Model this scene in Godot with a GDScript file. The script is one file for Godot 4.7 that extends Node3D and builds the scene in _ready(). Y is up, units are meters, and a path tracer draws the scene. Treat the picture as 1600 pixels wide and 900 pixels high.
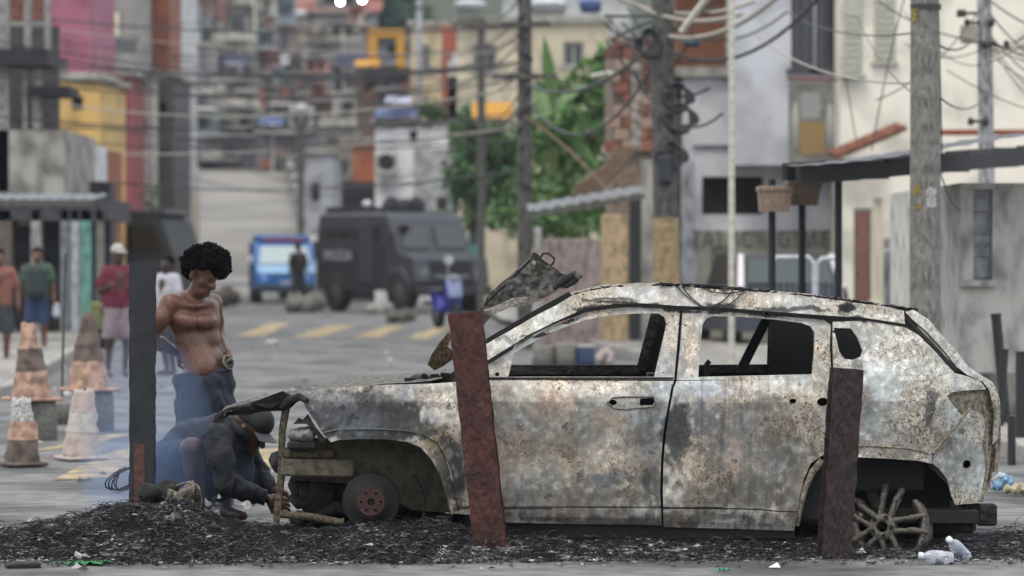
extends Node3D
# A burnt-out car across a street at the foot of a hillside town, on an overcast day.
# Units are metres. The camera stands 1.5 m above the street and looks along -Z.

var M := {}
var T := {}
var rng := RandomNumberGenerator.new()
var used := {}


# ------------------------------------------------------------------ mesh building
class MB:
	var v := PackedVector3Array()
	var n := PackedVector3Array()
	var uv := PackedVector2Array()
	var c := PackedColorArray()
	var ix := PackedInt32Array()
	var tint := Color.WHITE
	var coloured := false

	func vert(p: Vector3, nn: Vector3, t := Vector2.ZERO) -> int:
		v.append(p)
		n.append(nn)
		uv.append(t)
		c.append(tint)
		return v.size() - 1

	func tri(a: int, b: int, d: int) -> void:  # counter-clockwise seen from outside
		ix.append(a)
		ix.append(d)
		ix.append(b)

	func quad(a: Vector3, b: Vector3, d: Vector3, e: Vector3) -> void:  # counter-clockwise seen from outside
		var nn := (b - a).cross(d - a)
		if nn.length_squared() < 1e-14:
			nn = (d - a).cross(e - a)
		nn = nn.normalized()
		var i := vert(a, nn)
		vert(b, nn)
		vert(d, nn)
		vert(e, nn)
		tri(i, i + 1, i + 2)
		tri(i, i + 2, i + 3)

	func tri3(a: Vector3, b: Vector3, d: Vector3) -> void:
		var nn := (b - a).cross(d - a).normalized()
		var i := vert(a, nn)
		vert(b, nn)
		vert(d, nn)
		tri(i, i + 1, i + 2)

	func oquad(o: Vector3, a: Vector3, b: Vector3, d: Vector3, e: Vector3) -> void:  # any order; outside is away from o
		if (b - a).cross(d - a).dot((a + b + d + e) * 0.25 - o) < 0.0:
			quad(a, e, d, b)
		else:
			quad(a, b, d, e)

	func box(at: Vector3, size: Vector3, b := Basis(), bev := 0.0) -> void:
		var h := size * 0.5
		bev = minf(bev, minf(h.x, minf(h.y, h.z)) * 0.9)
		var ax := [Vector3.RIGHT, Vector3.UP, Vector3.BACK]
		for i in 3:
			var j := (i + 1) % 3
			var k := (i + 2) % 3
			for s in [-1.0, 1.0]:
				var o: Vector3 = ax[i] * h[i] * s
				var p: Vector3 = ax[j] * (h[j] - bev)
				var q: Vector3 = ax[k] * (h[k] - bev) * s
				oquad(at, at + b * (o - p - q), at + b * (o + p - q), at + b * (o + p + q), at + b * (o - p + q))
		if bev <= 0.0:
			return
		for i in 3:
			var j := (i + 1) % 3
			var k := (i + 2) % 3
			for s in [-1.0, 1.0]:
				for t in [-1.0, 1.0]:
					var l: Vector3 = ax[i] * (h[i] - bev)
					var p1: Vector3 = ax[j] * h[j] * s + ax[k] * (h[k] - bev) * t
					var p2: Vector3 = ax[j] * (h[j] - bev) * s + ax[k] * h[k] * t
					oquad(at, at + b * (p1 - l), at + b * (p1 + l), at + b * (p2 + l), at + b * (p2 - l))
		for sx in [-1.0, 1.0]:
			for sy in [-1.0, 1.0]:
				for sz in [-1.0, 1.0]:
					var a := Vector3(h.x * sx, (h.y - bev) * sy, (h.z - bev) * sz)
					var d := Vector3((h.x - bev) * sx, h.y * sy, (h.z - bev) * sz)
					var e := Vector3((h.x - bev) * sx, (h.y - bev) * sy, h.z * sz)
					if sx * sy * sz > 0:
						tri3(at + b * a, at + b * d, at + b * e)
					else:
						tri3(at + b * a, at + b * e, at + b * d)

	func span(lo: Vector3, hi: Vector3, bev := 0.0) -> void:
		box((lo + hi) * 0.5, (hi - lo).abs(), Basis(), bev)

	func bar(a: Vector3, b: Vector3, w: float, h: float, up := Vector3.UP, bev := 0.0) -> void:
		var d := (b - a)
		var z := d.normalized()
		var x := up.cross(z)
		if x.length() < 1e-4:
			x = Vector3.RIGHT.cross(z)
		x = x.normalized()
		box((a + b) * 0.5, Vector3(w, h, d.length()), Basis(x, z.cross(x), z), bev)

	func tube(pts: Array, r, sides := 6, caps := true) -> void:
		var last := pts.size() - 1
		var side := Vector3.ZERO
		var base := v.size()
		for i in pts.size():
			var d: Vector3 = (pts[mini(i + 1, last)] - pts[maxi(i - 1, 0)])
			d = d.normalized() if d.length() > 1e-9 else Vector3.UP
			if side == Vector3.ZERO:
				side = d.cross(Vector3.UP if absf(d.y) < 0.9 else Vector3.RIGHT)
			side = (side - d * side.dot(d)).normalized()
			var other := d.cross(side)
			var rad: float = r[i] if r is Array else r
			for k in sides:
				var an := TAU * k / sides
				var o := side * cos(an) + other * sin(an)
				vert(pts[i] + o * rad, o, Vector2(float(k) / sides, i))
		for i in last:
			for k in sides:
				var a := base + i * sides + k
				var b := base + i * sides + (k + 1) % sides
				tri(a, b, b + sides)
				tri(a, b + sides, a + sides)
		if caps:
			for e in [0, last]:
				var d2: Vector3 = pts[e] - pts[1 if e == 0 else last - 1]
				d2 = d2.normalized()
				var m := vert(pts[e], d2)
				for k in sides:
					vert(v[base + e * sides + k], d2)
				for k in sides:
					tri(m, m + 1 + k, m + 1 + (k + 1) % sides)

	func lathe(profile: Array, xf := Transform3D(), seg := 16) -> void:  # points (radius, height)
		var base := v.size()
		var last := profile.size() - 1
		for i in profile.size():
			var d: Vector2 = profile[mini(i + 1, last)] - profile[maxi(i - 1, 0)]
			var nr := Vector2(d.y, -d.x).normalized()
			for k in seg + 1:
				var an := TAU * k / seg
				var p := Vector3(cos(an) * profile[i].x, profile[i].y, sin(an) * profile[i].x)
				vert(xf * p, (xf.basis * Vector3(cos(an) * nr.x, nr.y, sin(an) * nr.x)).normalized(), Vector2(float(k) / seg, float(i) / last))
		for i in last:
			for k in seg:
				var a := base + i * (seg + 1) + k
				tri(a, a + seg + 1, a + seg + 2)
				tri(a, a + seg + 2, a + 1)

	func grid(w: int, h: int, f: Callable) -> void:  # f(i / w, j / h) gives a point; outside is where i x j points
		var base := v.size()
		for j in h + 1:
			for i in w + 1:
				vert(f.call(float(i) / w, float(j) / h), Vector3.ZERO, Vector2(float(i) / w, float(j) / h))
		for j in h:
			for i in w:
				var a := base + j * (w + 1) + i
				tri(a, a + 1, a + w + 2)
				tri(a, a + w + 2, a + w + 1)
				var nn := (v[a + 1] - v[a]).cross(v[a + w + 1] - v[a])
				n[a] += nn
				n[a + 1] += nn
				n[a + w + 1] += nn
				n[a + w + 2] += nn
		for k in range(base, v.size()):
			n[k] = n[k].normalized()

	func prism(poly: Array, f: Callable, t0: float, t1: float) -> void:  # poly counter-clockwise; f(point, t) gives the place
		var idx := Geometry2D.triangulate_polygon(PackedVector2Array(poly))
		for t in [t0, t1]:
			for i in range(0, idx.size(), 3):
				var a: Vector3 = f.call(poly[idx[i]], t)
				var b: Vector3 = f.call(poly[idx[i + 1]], t)
				var d: Vector3 = f.call(poly[idx[i + 2]], t)
				if t == t1:
					tri3(a, b, d)
				else:
					tri3(a, d, b)
		for i in poly.size():
			var p: Vector2 = poly[i]
			var q: Vector2 = poly[(i + 1) % poly.size()]
			quad(f.call(p, t0), f.call(q, t0), f.call(q, t1), f.call(p, t1))

	func mesh() -> ArrayMesh:
		for i in range(0, ix.size(), 3):  # windings follow the normals
			var i0 := ix[i]
			var i1 := ix[i + 1]
			var i2 := ix[i + 2]
			if (v[i2] - v[i0]).cross(v[i1] - v[i0]).dot(n[i0] + n[i1] + n[i2]) < 0.0:
				ix[i + 1] = i2
				ix[i + 2] = i1
		var a := []
		a.resize(Mesh.ARRAY_MAX)
		a[Mesh.ARRAY_VERTEX] = v
		a[Mesh.ARRAY_NORMAL] = n
		a[Mesh.ARRAY_TEX_UV] = uv
		a[Mesh.ARRAY_INDEX] = ix
		if coloured:
			a[Mesh.ARRAY_COLOR] = c
		var m := ArrayMesh.new()
		m.add_surface_from_arrays(Mesh.PRIMITIVE_TRIANGLES, a)
		return m


# ------------------------------------------------------------------ things and parts
func numbered(called: String) -> String:
	if not used.has(called):
		used[called] = 0
		return called
	used[called] += 1
	return "%s_%03d" % [called, used[called]]


func thing(called: String, label: String, category: String, at := Vector3.ZERO, turn := 0.0, group := "") -> Node3D:
	var o := Node3D.new()
	o.name = numbered(called)
	o.position = at
	o.rotation.y = turn
	add_child(o)
	return tag(o, label, category, group)


func tag(o: Node3D, label: String, category: String, group := "") -> Node3D:
	o.set_meta("label", label)
	o.set_meta("category", category)
	if group:
		o.set_meta("group", group)
	return o


func put(called: String, shape, material: Material, parent: Node3D = null) -> MeshInstance3D:
	var o := MeshInstance3D.new()
	o.mesh = shape.mesh() if shape is MB else shape
	o.material_override = material
	if parent:
		o.name = called
		parent.add_child(o, true)
	else:
		o.name = numbered(called)
		add_child(o)
	return o


func setting(called: String, shape, material: Material) -> MeshInstance3D:
	var o := put(called, shape, material)
	o.set_meta("kind", "structure")
	return o


func copy_of(o: Node3D, at: Vector3, turn: float, label := "") -> Node3D:
	var r: Node3D = o.duplicate()
	r.name = numbered(String(o.name).rstrip("0123456789").trim_suffix("_"))
	add_child(r)
	r.position = at
	r.rotation.y = turn
	if label:
		r.set_meta("label", label)
	return r


# ------------------------------------------------------------------ materials
func noise(kind: int, freq: float, sd: int, oct := 4) -> FastNoiseLite:
	var f := FastNoiseLite.new()
	f.noise_type = kind
	f.frequency = freq
	f.seed = sd
	f.fractal_octaves = oct
	return f


func ramp(stops: Array) -> Gradient:
	var g := Gradient.new()
	var o := PackedFloat32Array()
	var c := PackedColorArray()
	for s in stops:
		o.append(s[0])
		c.append(s[1] if s[1] is Color else Color(s[1], s[1], s[1]))
	g.offsets = o
	g.colors = c
	return g


func ntex(f: FastNoiseLite, stops: Array, size := 512, as_normal := 0.0) -> NoiseTexture2D:
	var t := NoiseTexture2D.new()
	t.width = size
	t.height = size
	t.seamless = true
	t.noise = f
	if as_normal > 0.0:
		t.as_normal_map = true
		t.bump_strength = as_normal
	elif stops:
		t.color_ramp = ramp(stops)
	return t


func make_textures() -> void:
	T.grime = ntex(noise(FastNoiseLite.TYPE_SIMPLEX_SMOOTH, 0.008, 3, 5), [[0.0, 0.5], [0.38, 0.78], [0.6, 0.95], [1.0, 1.0]])
	T.mottle = ntex(noise(FastNoiseLite.TYPE_SIMPLEX_SMOOTH, 0.02, 5, 5), [[0.0, 0.62], [0.5, 0.86], [1.0, 1.0]])
	T.streak = ntex(noise(FastNoiseLite.TYPE_SIMPLEX_SMOOTH, 0.014, 9, 4), [[0.0, 0.62], [0.35, 0.84], [0.6, 0.97], [1.0, 1.0]])
	T.plaster = ntex(noise(FastNoiseLite.TYPE_SIMPLEX_SMOOTH, 0.007, 13, 5), [[0.0, 0.74], [0.35, 0.88], [0.55, 0.97], [1.0, 1.0]])
	T.cone = ntex(noise(FastNoiseLite.TYPE_SIMPLEX_SMOOTH, 0.014, 19, 5), [[0.0, Color(0.2, 0.17, 0.16)], [0.42, Color(0.5, 0.45, 0.42)], [0.55, Color(0.8, 0.76, 0.73)], [0.7, Color(0.95, 0.93, 0.9)], [1.0, Color(0.8, 0.74, 0.7)]])
	T.grain = ntex(noise(FastNoiseLite.TYPE_SIMPLEX_SMOOTH, 0.12, 11, 3), [[0.0, 0.55], [0.5, 0.85], [1.0, 1.0]])
	T.bark = ntex(noise(FastNoiseLite.TYPE_SIMPLEX_SMOOTH, 0.012, 15, 5), [[0.0, 0.42], [0.42, 0.74], [0.65, 0.98], [1.0, 1.0]])
	T.rust = ntex(noise(FastNoiseLite.TYPE_SIMPLEX_SMOOTH, 0.02, 21, 5), [[0.0, Color(0.6, 0.52, 0.5)], [0.42, Color(0.78, 0.72, 0.7)], [0.6, Color(0.9, 0.84, 0.82)], [1.0, Color(1.0, 0.95, 0.92)]])
	T.soot = ntex(noise(FastNoiseLite.TYPE_SIMPLEX_SMOOTH, 0.018, 27, 5), [[0.0, Color(0.05, 0.05, 0.05)], [0.5, Color(0.11, 0.11, 0.11)], [0.6, Color(0.24, 0.235, 0.22)], [0.68, Color(0.16, 0.15, 0.14)], [1.0, Color(0.42, 0.38, 0.31)]])
	T.ash = ntex(noise(FastNoiseLite.TYPE_SIMPLEX_SMOOTH, 0.022, 31, 5), [[0.0, Color(0.24, 0.235, 0.23)], [0.42, Color(0.46, 0.45, 0.43)], [0.55, Color(0.62, 0.6, 0.56)], [1.0, Color(0.76, 0.74, 0.7)]])
	T.asphalt = ntex(noise(FastNoiseLite.TYPE_SIMPLEX_SMOOTH, 0.006, 35, 5), [[0.0, 0.45], [0.4, 0.72], [0.56, 0.92], [1.0, 1.0]], 1024)
	T.gravel = ntex(noise(FastNoiseLite.TYPE_CELLULAR, 0.09, 37, 2), [[0.0, 0.7], [0.5, 0.9], [1.0, 1.0]])
	T.n_fine = ntex(noise(FastNoiseLite.TYPE_SIMPLEX_SMOOTH, 0.06, 41, 4), [], 512, 6.0)
	T.n_coarse = ntex(noise(FastNoiseLite.TYPE_SIMPLEX_SMOOTH, 0.02, 43, 5), [], 512, 10.0)


func mat(key: String, col: Color, tex := "", scale := Vector3.ONE, rough := 0.85, metal := 0.0, nrm := "", nscale := 0.6) -> StandardMaterial3D:
	if M.has(key):
		return M[key]
	var m := StandardMaterial3D.new()
	m.resource_name = key
	m.albedo_color = col
	m.roughness = rough
	m.metallic = metal
	if tex:
		m.albedo_texture = T[tex]
	if nrm:
		m.normal_enabled = true
		m.normal_texture = T[nrm]
		m.normal_scale = nscale
	m.cull_mode = BaseMaterial3D.CULL_DISABLED
	m.uv1_triplanar = true
	m.uv1_world_triplanar = true
	m.uv1_scale = scale
	M[key] = m
	return m


func wall_mat(hex: String, tex := "grime", s := 0.22) -> StandardMaterial3D:
	return mat("wall_" + hex + tex, Color(hex), tex, Vector3(s * 2.0, s, s * 2.0) if tex == "streak" else Vector3.ONE * s, 0.9)


func glass_mat() -> StandardMaterial3D:
	if not M.has("glass"):
		var g := StandardMaterial3D.new()
		g.albedo_color = Color(0.03, 0.035, 0.04)
		g.roughness = 0.08
		g.metallic_specular = 0.6
		M.glass = g
	return M.glass


# ------------------------------------------------------------------ bodies: tapered capsules joined smoothly, meshed as surface nets
func blob(caps: Array, cell: float, k: float, origin: Vector3, clips := [], folds := 0.0, fold_freq := 9.0) -> ArrayMesh:
	var lo := Vector3.ONE * 1e9
	var hi := -lo
	for c in caps:
		for e in 2:
			var r: float = c[2 + e] + k + cell * 3
			lo = lo.min(c[e] - Vector3.ONE * r)
			hi = hi.max(c[e] + Vector3.ONE * r)
	var size := ((hi - lo) / cell).ceil()
	var nx := int(size.x) + 1
	var ny := int(size.y) + 1
	var nz := int(size.z) + 1
	var f := PackedFloat32Array()
	f.resize(nx * ny * nz)
	f.fill(1.0)
	for c in caps:
		var a: Vector3 = c[0] - lo
		var b: Vector3 = c[1] - lo
		var ra: float = c[2]
		var rb: float = c[3]
		var kk: float = c[4] if c.size() > 4 else k
		var reach := maxf(ra, rb) + kk + cell * 2
		var from := ((a.min(b) - Vector3.ONE * reach) / cell).floor().max(Vector3.ZERO)
		var to := ((a.max(b) + Vector3.ONE * reach) / cell).ceil().min(Vector3(nx - 1, ny - 1, nz - 1))
		var ab := b - a
		var l2 := maxf(ab.length_squared(), 1e-9)
		for z in range(int(from.z), int(to.z) + 1):
			for y in range(int(from.y), int(to.y) + 1):
				var i := (z * ny + y) * nx + int(from.x)
				for x in range(int(from.x), int(to.x) + 1):
					var p := Vector3(x, y, z) * cell - a
					var h := clampf(p.dot(ab) / l2, 0.0, 1.0)
					var d := (p - ab * h).length() - lerpf(ra, rb, h)
					var o := f[i]
					var m := maxf(kk - absf(o - d), 0.0)
					f[i] = minf(o, d) - m * m * 0.25 / kk
					i += 1
	if clips or folds > 0.0:
		var fn := noise(FastNoiseLite.TYPE_SIMPLEX_SMOOTH, fold_freq, 77, 2)
		for z in nz:
			for y in ny:
				var i := (z * ny + y) * nx
				for x in nx:
					if f[i] < 0.06:
						var p := Vector3(x, y, z) * cell + lo
						if folds > 0.0:
							f[i] += fn.get_noise_3d(p.x, p.y * 0.6, p.z) * folds
						for q in clips:
							f[i] = maxf(f[i], (p - q[0]).dot(q[1]))
					i += 1
	var mb := MB.new()
	var at := PackedInt32Array()
	at.resize(f.size())
	at.fill(-1)
	var sy := nx
	var sz := nx * ny
	var corner := [0, 1, sy, sy + 1, sz, sz + 1, sz + sy, sz + sy + 1]
	var edges := [[0, 1], [2, 3], [4, 5], [6, 7], [0, 2], [1, 3], [4, 6], [5, 7], [0, 4], [1, 5], [2, 6], [3, 7]]
	var co := [Vector3(0, 0, 0), Vector3(1, 0, 0), Vector3(0, 1, 0), Vector3(1, 1, 0), Vector3(0, 0, 1), Vector3(1, 0, 1), Vector3(0, 1, 1), Vector3(1, 1, 1)]
	var lim := cell * 4.0
	for z in range(1, nz - 2):
		for y in range(1, ny - 2):
			var i := (z * ny + y) * nx
			for x in range(1, nx - 2):
				var j := i + x
				if absf(f[j]) > lim:
					continue
				var inside := 0
				for q in corner:
					if f[j + q] < 0.0:
						inside += 1
				if inside == 0 or inside == 8:
					continue
				var s := Vector3.ZERO
				var cnt := 0
				for e in edges:
					var d0: float = f[j + corner[e[0]]]
					var d1: float = f[j + corner[e[1]]]
					if (d0 < 0.0) != (d1 < 0.0):
						s += (co[e[0]] as Vector3).lerp(co[e[1]], d0 / (d0 - d1))
						cnt += 1
				s /= cnt
				var g := Vector3(f[j + 1] - f[j - 1] + f[j + 2 + sy + sz] - f[j + sy + sz], f[j + sy] - f[j - sy] + f[j + 1 + 2 * sy + sz] - f[j + 1 + sz], f[j + sz] - f[j - sz] + f[j + 1 + sy + 2 * sz] - f[j + 1 + sy])
				at[j] = mb.vert((Vector3(x, y, z) + s) * cell + lo - origin, g.normalized() if g.length() > 1e-9 else Vector3.UP)
	for z in range(2, nz - 2):
		for y in range(2, ny - 2):
			var i := (z * ny + y) * nx
			for x in range(2, nx - 2):
				var j := i + x
				if at[j] < 0 and absf(f[j]) > lim:
					continue
				var d0 := f[j] < 0.0
				for q in 3:
					var st: int = [1, sy, sz][q]
					if d0 != (f[j + st] < 0.0):
						var u: int = [sy, sz, 1][q]
						var w: int = [sz, 1, sy][q]
						var a := at[j]
						var b := at[j - u]
						var c := at[j - u - w]
						var d := at[j - w]
						if a < 0 or b < 0 or c < 0 or d < 0:
							continue
						if d0:
							mb.tri(a, b, c)
							mb.tri(a, c, d)
						else:
							mb.tri(a, c, b)
							mb.tri(a, d, c)
	return mb.mesh()


func catenary(a: Vector3, b: Vector3, sag: float, seg := 14) -> Array:
	var p := []
	for i in seg + 1:
		var t := float(i) / seg
		p.append(a.lerp(b, t) - Vector3(0, sag * 4.0 * t * (1.0 - t), 0))
	return p



func _ready() -> void:
	rng.seed = 4711
	# camera
	var cam := Camera3D.new()
	cam.name = "camera"
	cam.position = Vector3(0, 1.5, 0)
	cam.rotation.x = -atan(55.0 / 6000.0)
	cam.far = 900.0
	cam.near = 0.1
	var lens := CameraAttributesPhysical.new()
	lens.frustum_focal_length = 160.0
	lens.frustum_focus_distance = 19.6
	lens.frustum_far = 900.0
	lens.frustum_near = 0.1
	lens.exposure_aperture = 3.6
	cam.attributes = lens
	cam.fov = rad_to_deg(2.0 * atan(450.0 / 6000.0))
	add_child(cam)
	cam.current = true
	# sky and air
	var sm := ProceduralSkyMaterial.new()
	sm.sky_top_color = Color(0.93, 0.95, 0.98)
	sm.sky_horizon_color = Color(0.8, 0.83, 0.87)
	sm.sky_curve = 0.25
	sm.ground_bottom_color = Color(0.4, 0.4, 0.4)
	sm.ground_horizon_color = Color(0.55, 0.56, 0.58)
	var sky := Sky.new()
	sky.sky_material = sm
	var env := Environment.new()
	env.background_mode = Environment.BG_SKY
	env.sky = sky
	env.tonemap_mode = Environment.TONE_MAPPER_LINEAR
	env.tonemap_exposure = 2.2
	env.sdfgi_enabled = true
	env.ssao_enabled = true
	env.ssil_enabled = true
	env.fog_enabled = true
	env.fog_density = 0.0002
	env.fog_light_color = Color(0.86, 0.88, 0.92)
	env.volumetric_fog_enabled = true
	env.volumetric_fog_density = 0.0
	var we := WorldEnvironment.new()
	we.name = "environment"
	we.environment = env
	add_child(we)
	var sun := DirectionalLight3D.new()
	sun.name = "sun"
	sun.light_energy = 0.32
	sun.light_angular_distance = 22.0
	sun.light_color = Color(1.0, 0.97, 0.93)
	sun.shadow_enabled = true
	sun.rotation_degrees = Vector3(-62, -24, 0)
	add_child(sun)

	make_textures()
	build_ground()
	build_near_houses()
	build_far_houses()
	build_trees()
	build_poles_and_cables()
	build_vehicles()
	build_street_things()
	build_car()
	build_posts_and_heap()
	build_people()
	build_smoke()


# ------------------------------------------------------------------ ground, street, hill
func lift(x: float, z: float) -> float:  # height of the street: flat, then climbing towards the hillside
	var d := -z
	var h := 0.0
	if d > 128.0:
		var t := d - 128.0
		h = 0.088 * t - 0.88 if t > 20.0 else 0.0022 * t * t
	return h


func along(xs: Array, ys: Array, x: float) -> float:
	for i in xs.size() - 1:
		if x < xs[i + 1]:
			return lerpf(ys[i], ys[i + 1], clampf((x - xs[i]) / (xs[i + 1] - xs[i]), 0.0, 1.0))
	return ys[-1]


func build_ground() -> void:
	var asphalt := mat("asphalt", Color("777674"), "asphalt", Vector3.ONE * 0.11, 0.92, 0.0, "n_fine", 0.5)
	asphalt.detail_enabled = true
	asphalt.detail_blend_mode = BaseMaterial3D.BLEND_MODE_MUL
	asphalt.detail_albedo = T.gravel
	var mb := MB.new()
	mb.grid(40, 60, func(a, b): return Vector3(lerpf(-180, 180, a), lift(0, -b * 420.0 + 60.0), -b * 420.0 + 60.0))
	setting("ground", mb, mat("earth", Color("6d6b66"), "grime", Vector3.ONE * 0.05, 0.95))
	mb = MB.new()
	var left := func(d): return along([0, 20, 40, 60, 90, 114, 130, 200], [-9.0, -6.5, -5.2, -6.6, -9.0, -9.6, -11.6, -17.0], d)
	var right := func(d): return along([0, 17, 24, 36, 54, 80, 95, 114, 130, 200], [9.0, 7.0, 3.9, 3.0, 1.7, -0.4, -0.8, -3.0, -6.4, -11.6], d)
	mb.grid(12, 120, func(a, b): return Vector3(lerpf(left.call(b * 200.0 - 4.0), right.call(b * 200.0 - 4.0), a), lift(0, -b * 200.0 + 4.0) + 0.006, -b * 200.0 + 4.0))
	setting("road", mb, asphalt)
	mb = MB.new()
	mb.grid(12, 60, func(a, b): return Vector3(lerpf(left.call(127.0 + b * 78.0), right.call(127.0 + b * 78.0), a), lift(0, -127.0 - b * 78.0) + 0.012, -127.0 - b * 78.0))
	setting("climbing_street", mb, mat("pale_concrete_road", Color("75716b"), "plaster", Vector3.ONE * 0.03, 0.95))
	for side in 2:  # low walls along the climb
		mb = MB.new()
		for i in 26:
			var d0 := 128.0 + i * 3.0
			var e: Callable = left if side == 0 else right
			var hh := 0.5 + 0.35 * sin(i * 1.7 + side)
			mb.bar(Vector3(e.call(d0), lift(0, -d0) + hh * 0.5, -d0), Vector3(e.call(d0 + 3.0), lift(0, -d0 - 3.0) + hh * 0.5, -d0 - 3.0), 0.35, hh + 0.3)
		tag(put("roadside_wall", mb, wall_mat("6f6c67", "streak", 0.3)), ["low stepped wall on the shop's side of the climbing street", "low stepped wall on the garage house's side of the climbing street"][side], "wall")
	# pavements with kerbs, both sides
	var kerb := mat("kerb", Color("9a968e"), "mottle", Vector3.ONE * 0.6, 0.9)
	var slab := mat("pavement", Color("8b8780"), "grime", Vector3.ONE * 0.3, 0.92, 0.0, "n_fine", 0.4)
	for side in 2:
		var edge: Callable = left if side == 0 else right
		var s := -1.0 if side == 0 else 1.0
		var pm := MB.new()
		pm.grid(4, 60, func(a, b): return Vector3(edge.call(b * 100.0 + 22.0) + s * (0.15 + a * (3.4 if side == 0 else 2.4)), 0.13, -b * 100.0 - 22.0))
		setting("pavement", pm, slab)
		for i in 34:
			var d0 := 22.0 + i * 1.5
			var km := MB.new()
			var p := Vector3(edge.call(d0) + s * 0.075, 0.06, -d0)
			var q := Vector3(edge.call(d0 + 1.48) + s * 0.075, 0.06, -d0 - 1.48)
			km.bar(p, q, 0.15, 0.145, Vector3.UP, 0.015)
			var kb := put("kerb_stone", km, kerb, get_node("pavement" if side == 0 else "pavement_001"))
	# worn yellow bars painted over the street
	var yellow := mat("road_paint", Color("9e8b66"), "bark", Vector3.ONE * 0.6, 0.9)
	var bars := [
		[Vector3(-4.924, 0, -68.7), Vector3(-4.443, 0, -68.7), Vector3(-4.658, 0.002, -81), Vector3(-5.157, 0.002, -81)],
		[Vector3(-3.893, -0.001, -67.7), Vector3(-3.385, -0.001, -67.7), Vector3(-3.213, -0.001, -79), Vector3(-3.752, -0.001, -79)],
		[Vector3(-2.798, -0.001, -67.7), Vector3(-2.324, -0.001, -67.7), Vector3(-2.14, -0.001, -78.3), Vector3(-2.61, -0.001, -78.3)],
		[Vector3(-1.845, -0.001, -66.7), Vector3(-1.467, -0.001, -66.7), Vector3(-1.195, -0.001, -76.3), Vector3(-1.577, -0.001, -76.3)],
		[Vector3(-3.02, 0.002, -25.1), Vector3(-2.635, 0, -25.5), Vector3(-2.681, 0, -29.9), Vector3(-2.996, 0.002, -28.9)],
		[Vector3(-3.603, 0.002, -28.9), Vector3(-3.418, 0.001, -29.3), Vector3(-3.081, -0.001, -31.6), Vector3(-3.318, -0.002, -31.5)],
		[Vector3(-2.142, 0.001, -25.7), Vector3(-1.683, 0.002, -25.9), Vector3(-1.685, 0.001, -29.3), Vector3(-2.095, 0.002, -28.9)],
		[Vector3(-6.303, 0.002, -62), Vector3(-5.931, 0.002, -62), Vector3(-6.12, 0, -72), Vector3(-6.456, 0, -72)],
	]
	for b in bars:
		var m := MB.new()
		m.grid(8, 4, func(s, t): 
			var p: Vector3 = b[0].lerp(b[1], s).lerp(b[3].lerp(b[2], s), t)
			return Vector3(p.x, 0.011, p.z))
		var o := put("road_marking", m, yellow)
		o.set_meta("kind", "structure")
	# the hill behind the town
	var hn := noise(FastNoiseLite.TYPE_SIMPLEX_SMOOTH, 0.02, 51, 3)
	mb = MB.new()
	mb.grid(40, 24, func(a, b):
		var z: float = lerpf(-205.0, -400.0, b)
		var x: float = lerpf(-120.0, 90.0, a)
		return Vector3(x, along([200, 206, 262, 290, 400], [2.5, 4.0, 13.5, 21.0, 52.0], -z) + hn.get_noise_2d(x, z) * 1.5, z))
	setting("hill", mb, mat("hill_green", Color("3c4534"), "mottle", Vector3.ONE * 0.12, 0.95))


func build_smoke() -> void:
	var fog := FogMaterial.new()
	fog.albedo = Color(0.62, 0.74, 0.92)
	fog.density = 0.28
	for s in [[Vector3(-1.973, 0.482, -20.7), Vector3(0.75, 1.2, 0.8), "thin bluish smoke rising round the blackened steel post"], [Vector3(-1.874, 0.281, -20.9), Vector3(1.0, 0.5, 0.9), "thin smoke lying low over the smouldering heap"], [Vector3(-1.999, 0.338, -20.5), Vector3(0.6, 0.6, 0.6), "small dense puff of smoke at the blackened post's foot"]]:
		var f := FogVolume.new()
		f.name = numbered("smoke")
		f.shape = RenderingServer.FOG_VOLUME_SHAPE_ELLIPSOID
		f.size = s[1]
		f.position = s[0]
		f.material = fog
		add_child(f)
		tag(f, s[2], "smoke")
		f.set_meta("kind", "stuff")



# ------------------------------------------------------------------ the burnt car: x runs from its nose (-) to its tail (+), z = 0 is its near flank
const CAR_Z := -19.2


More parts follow.
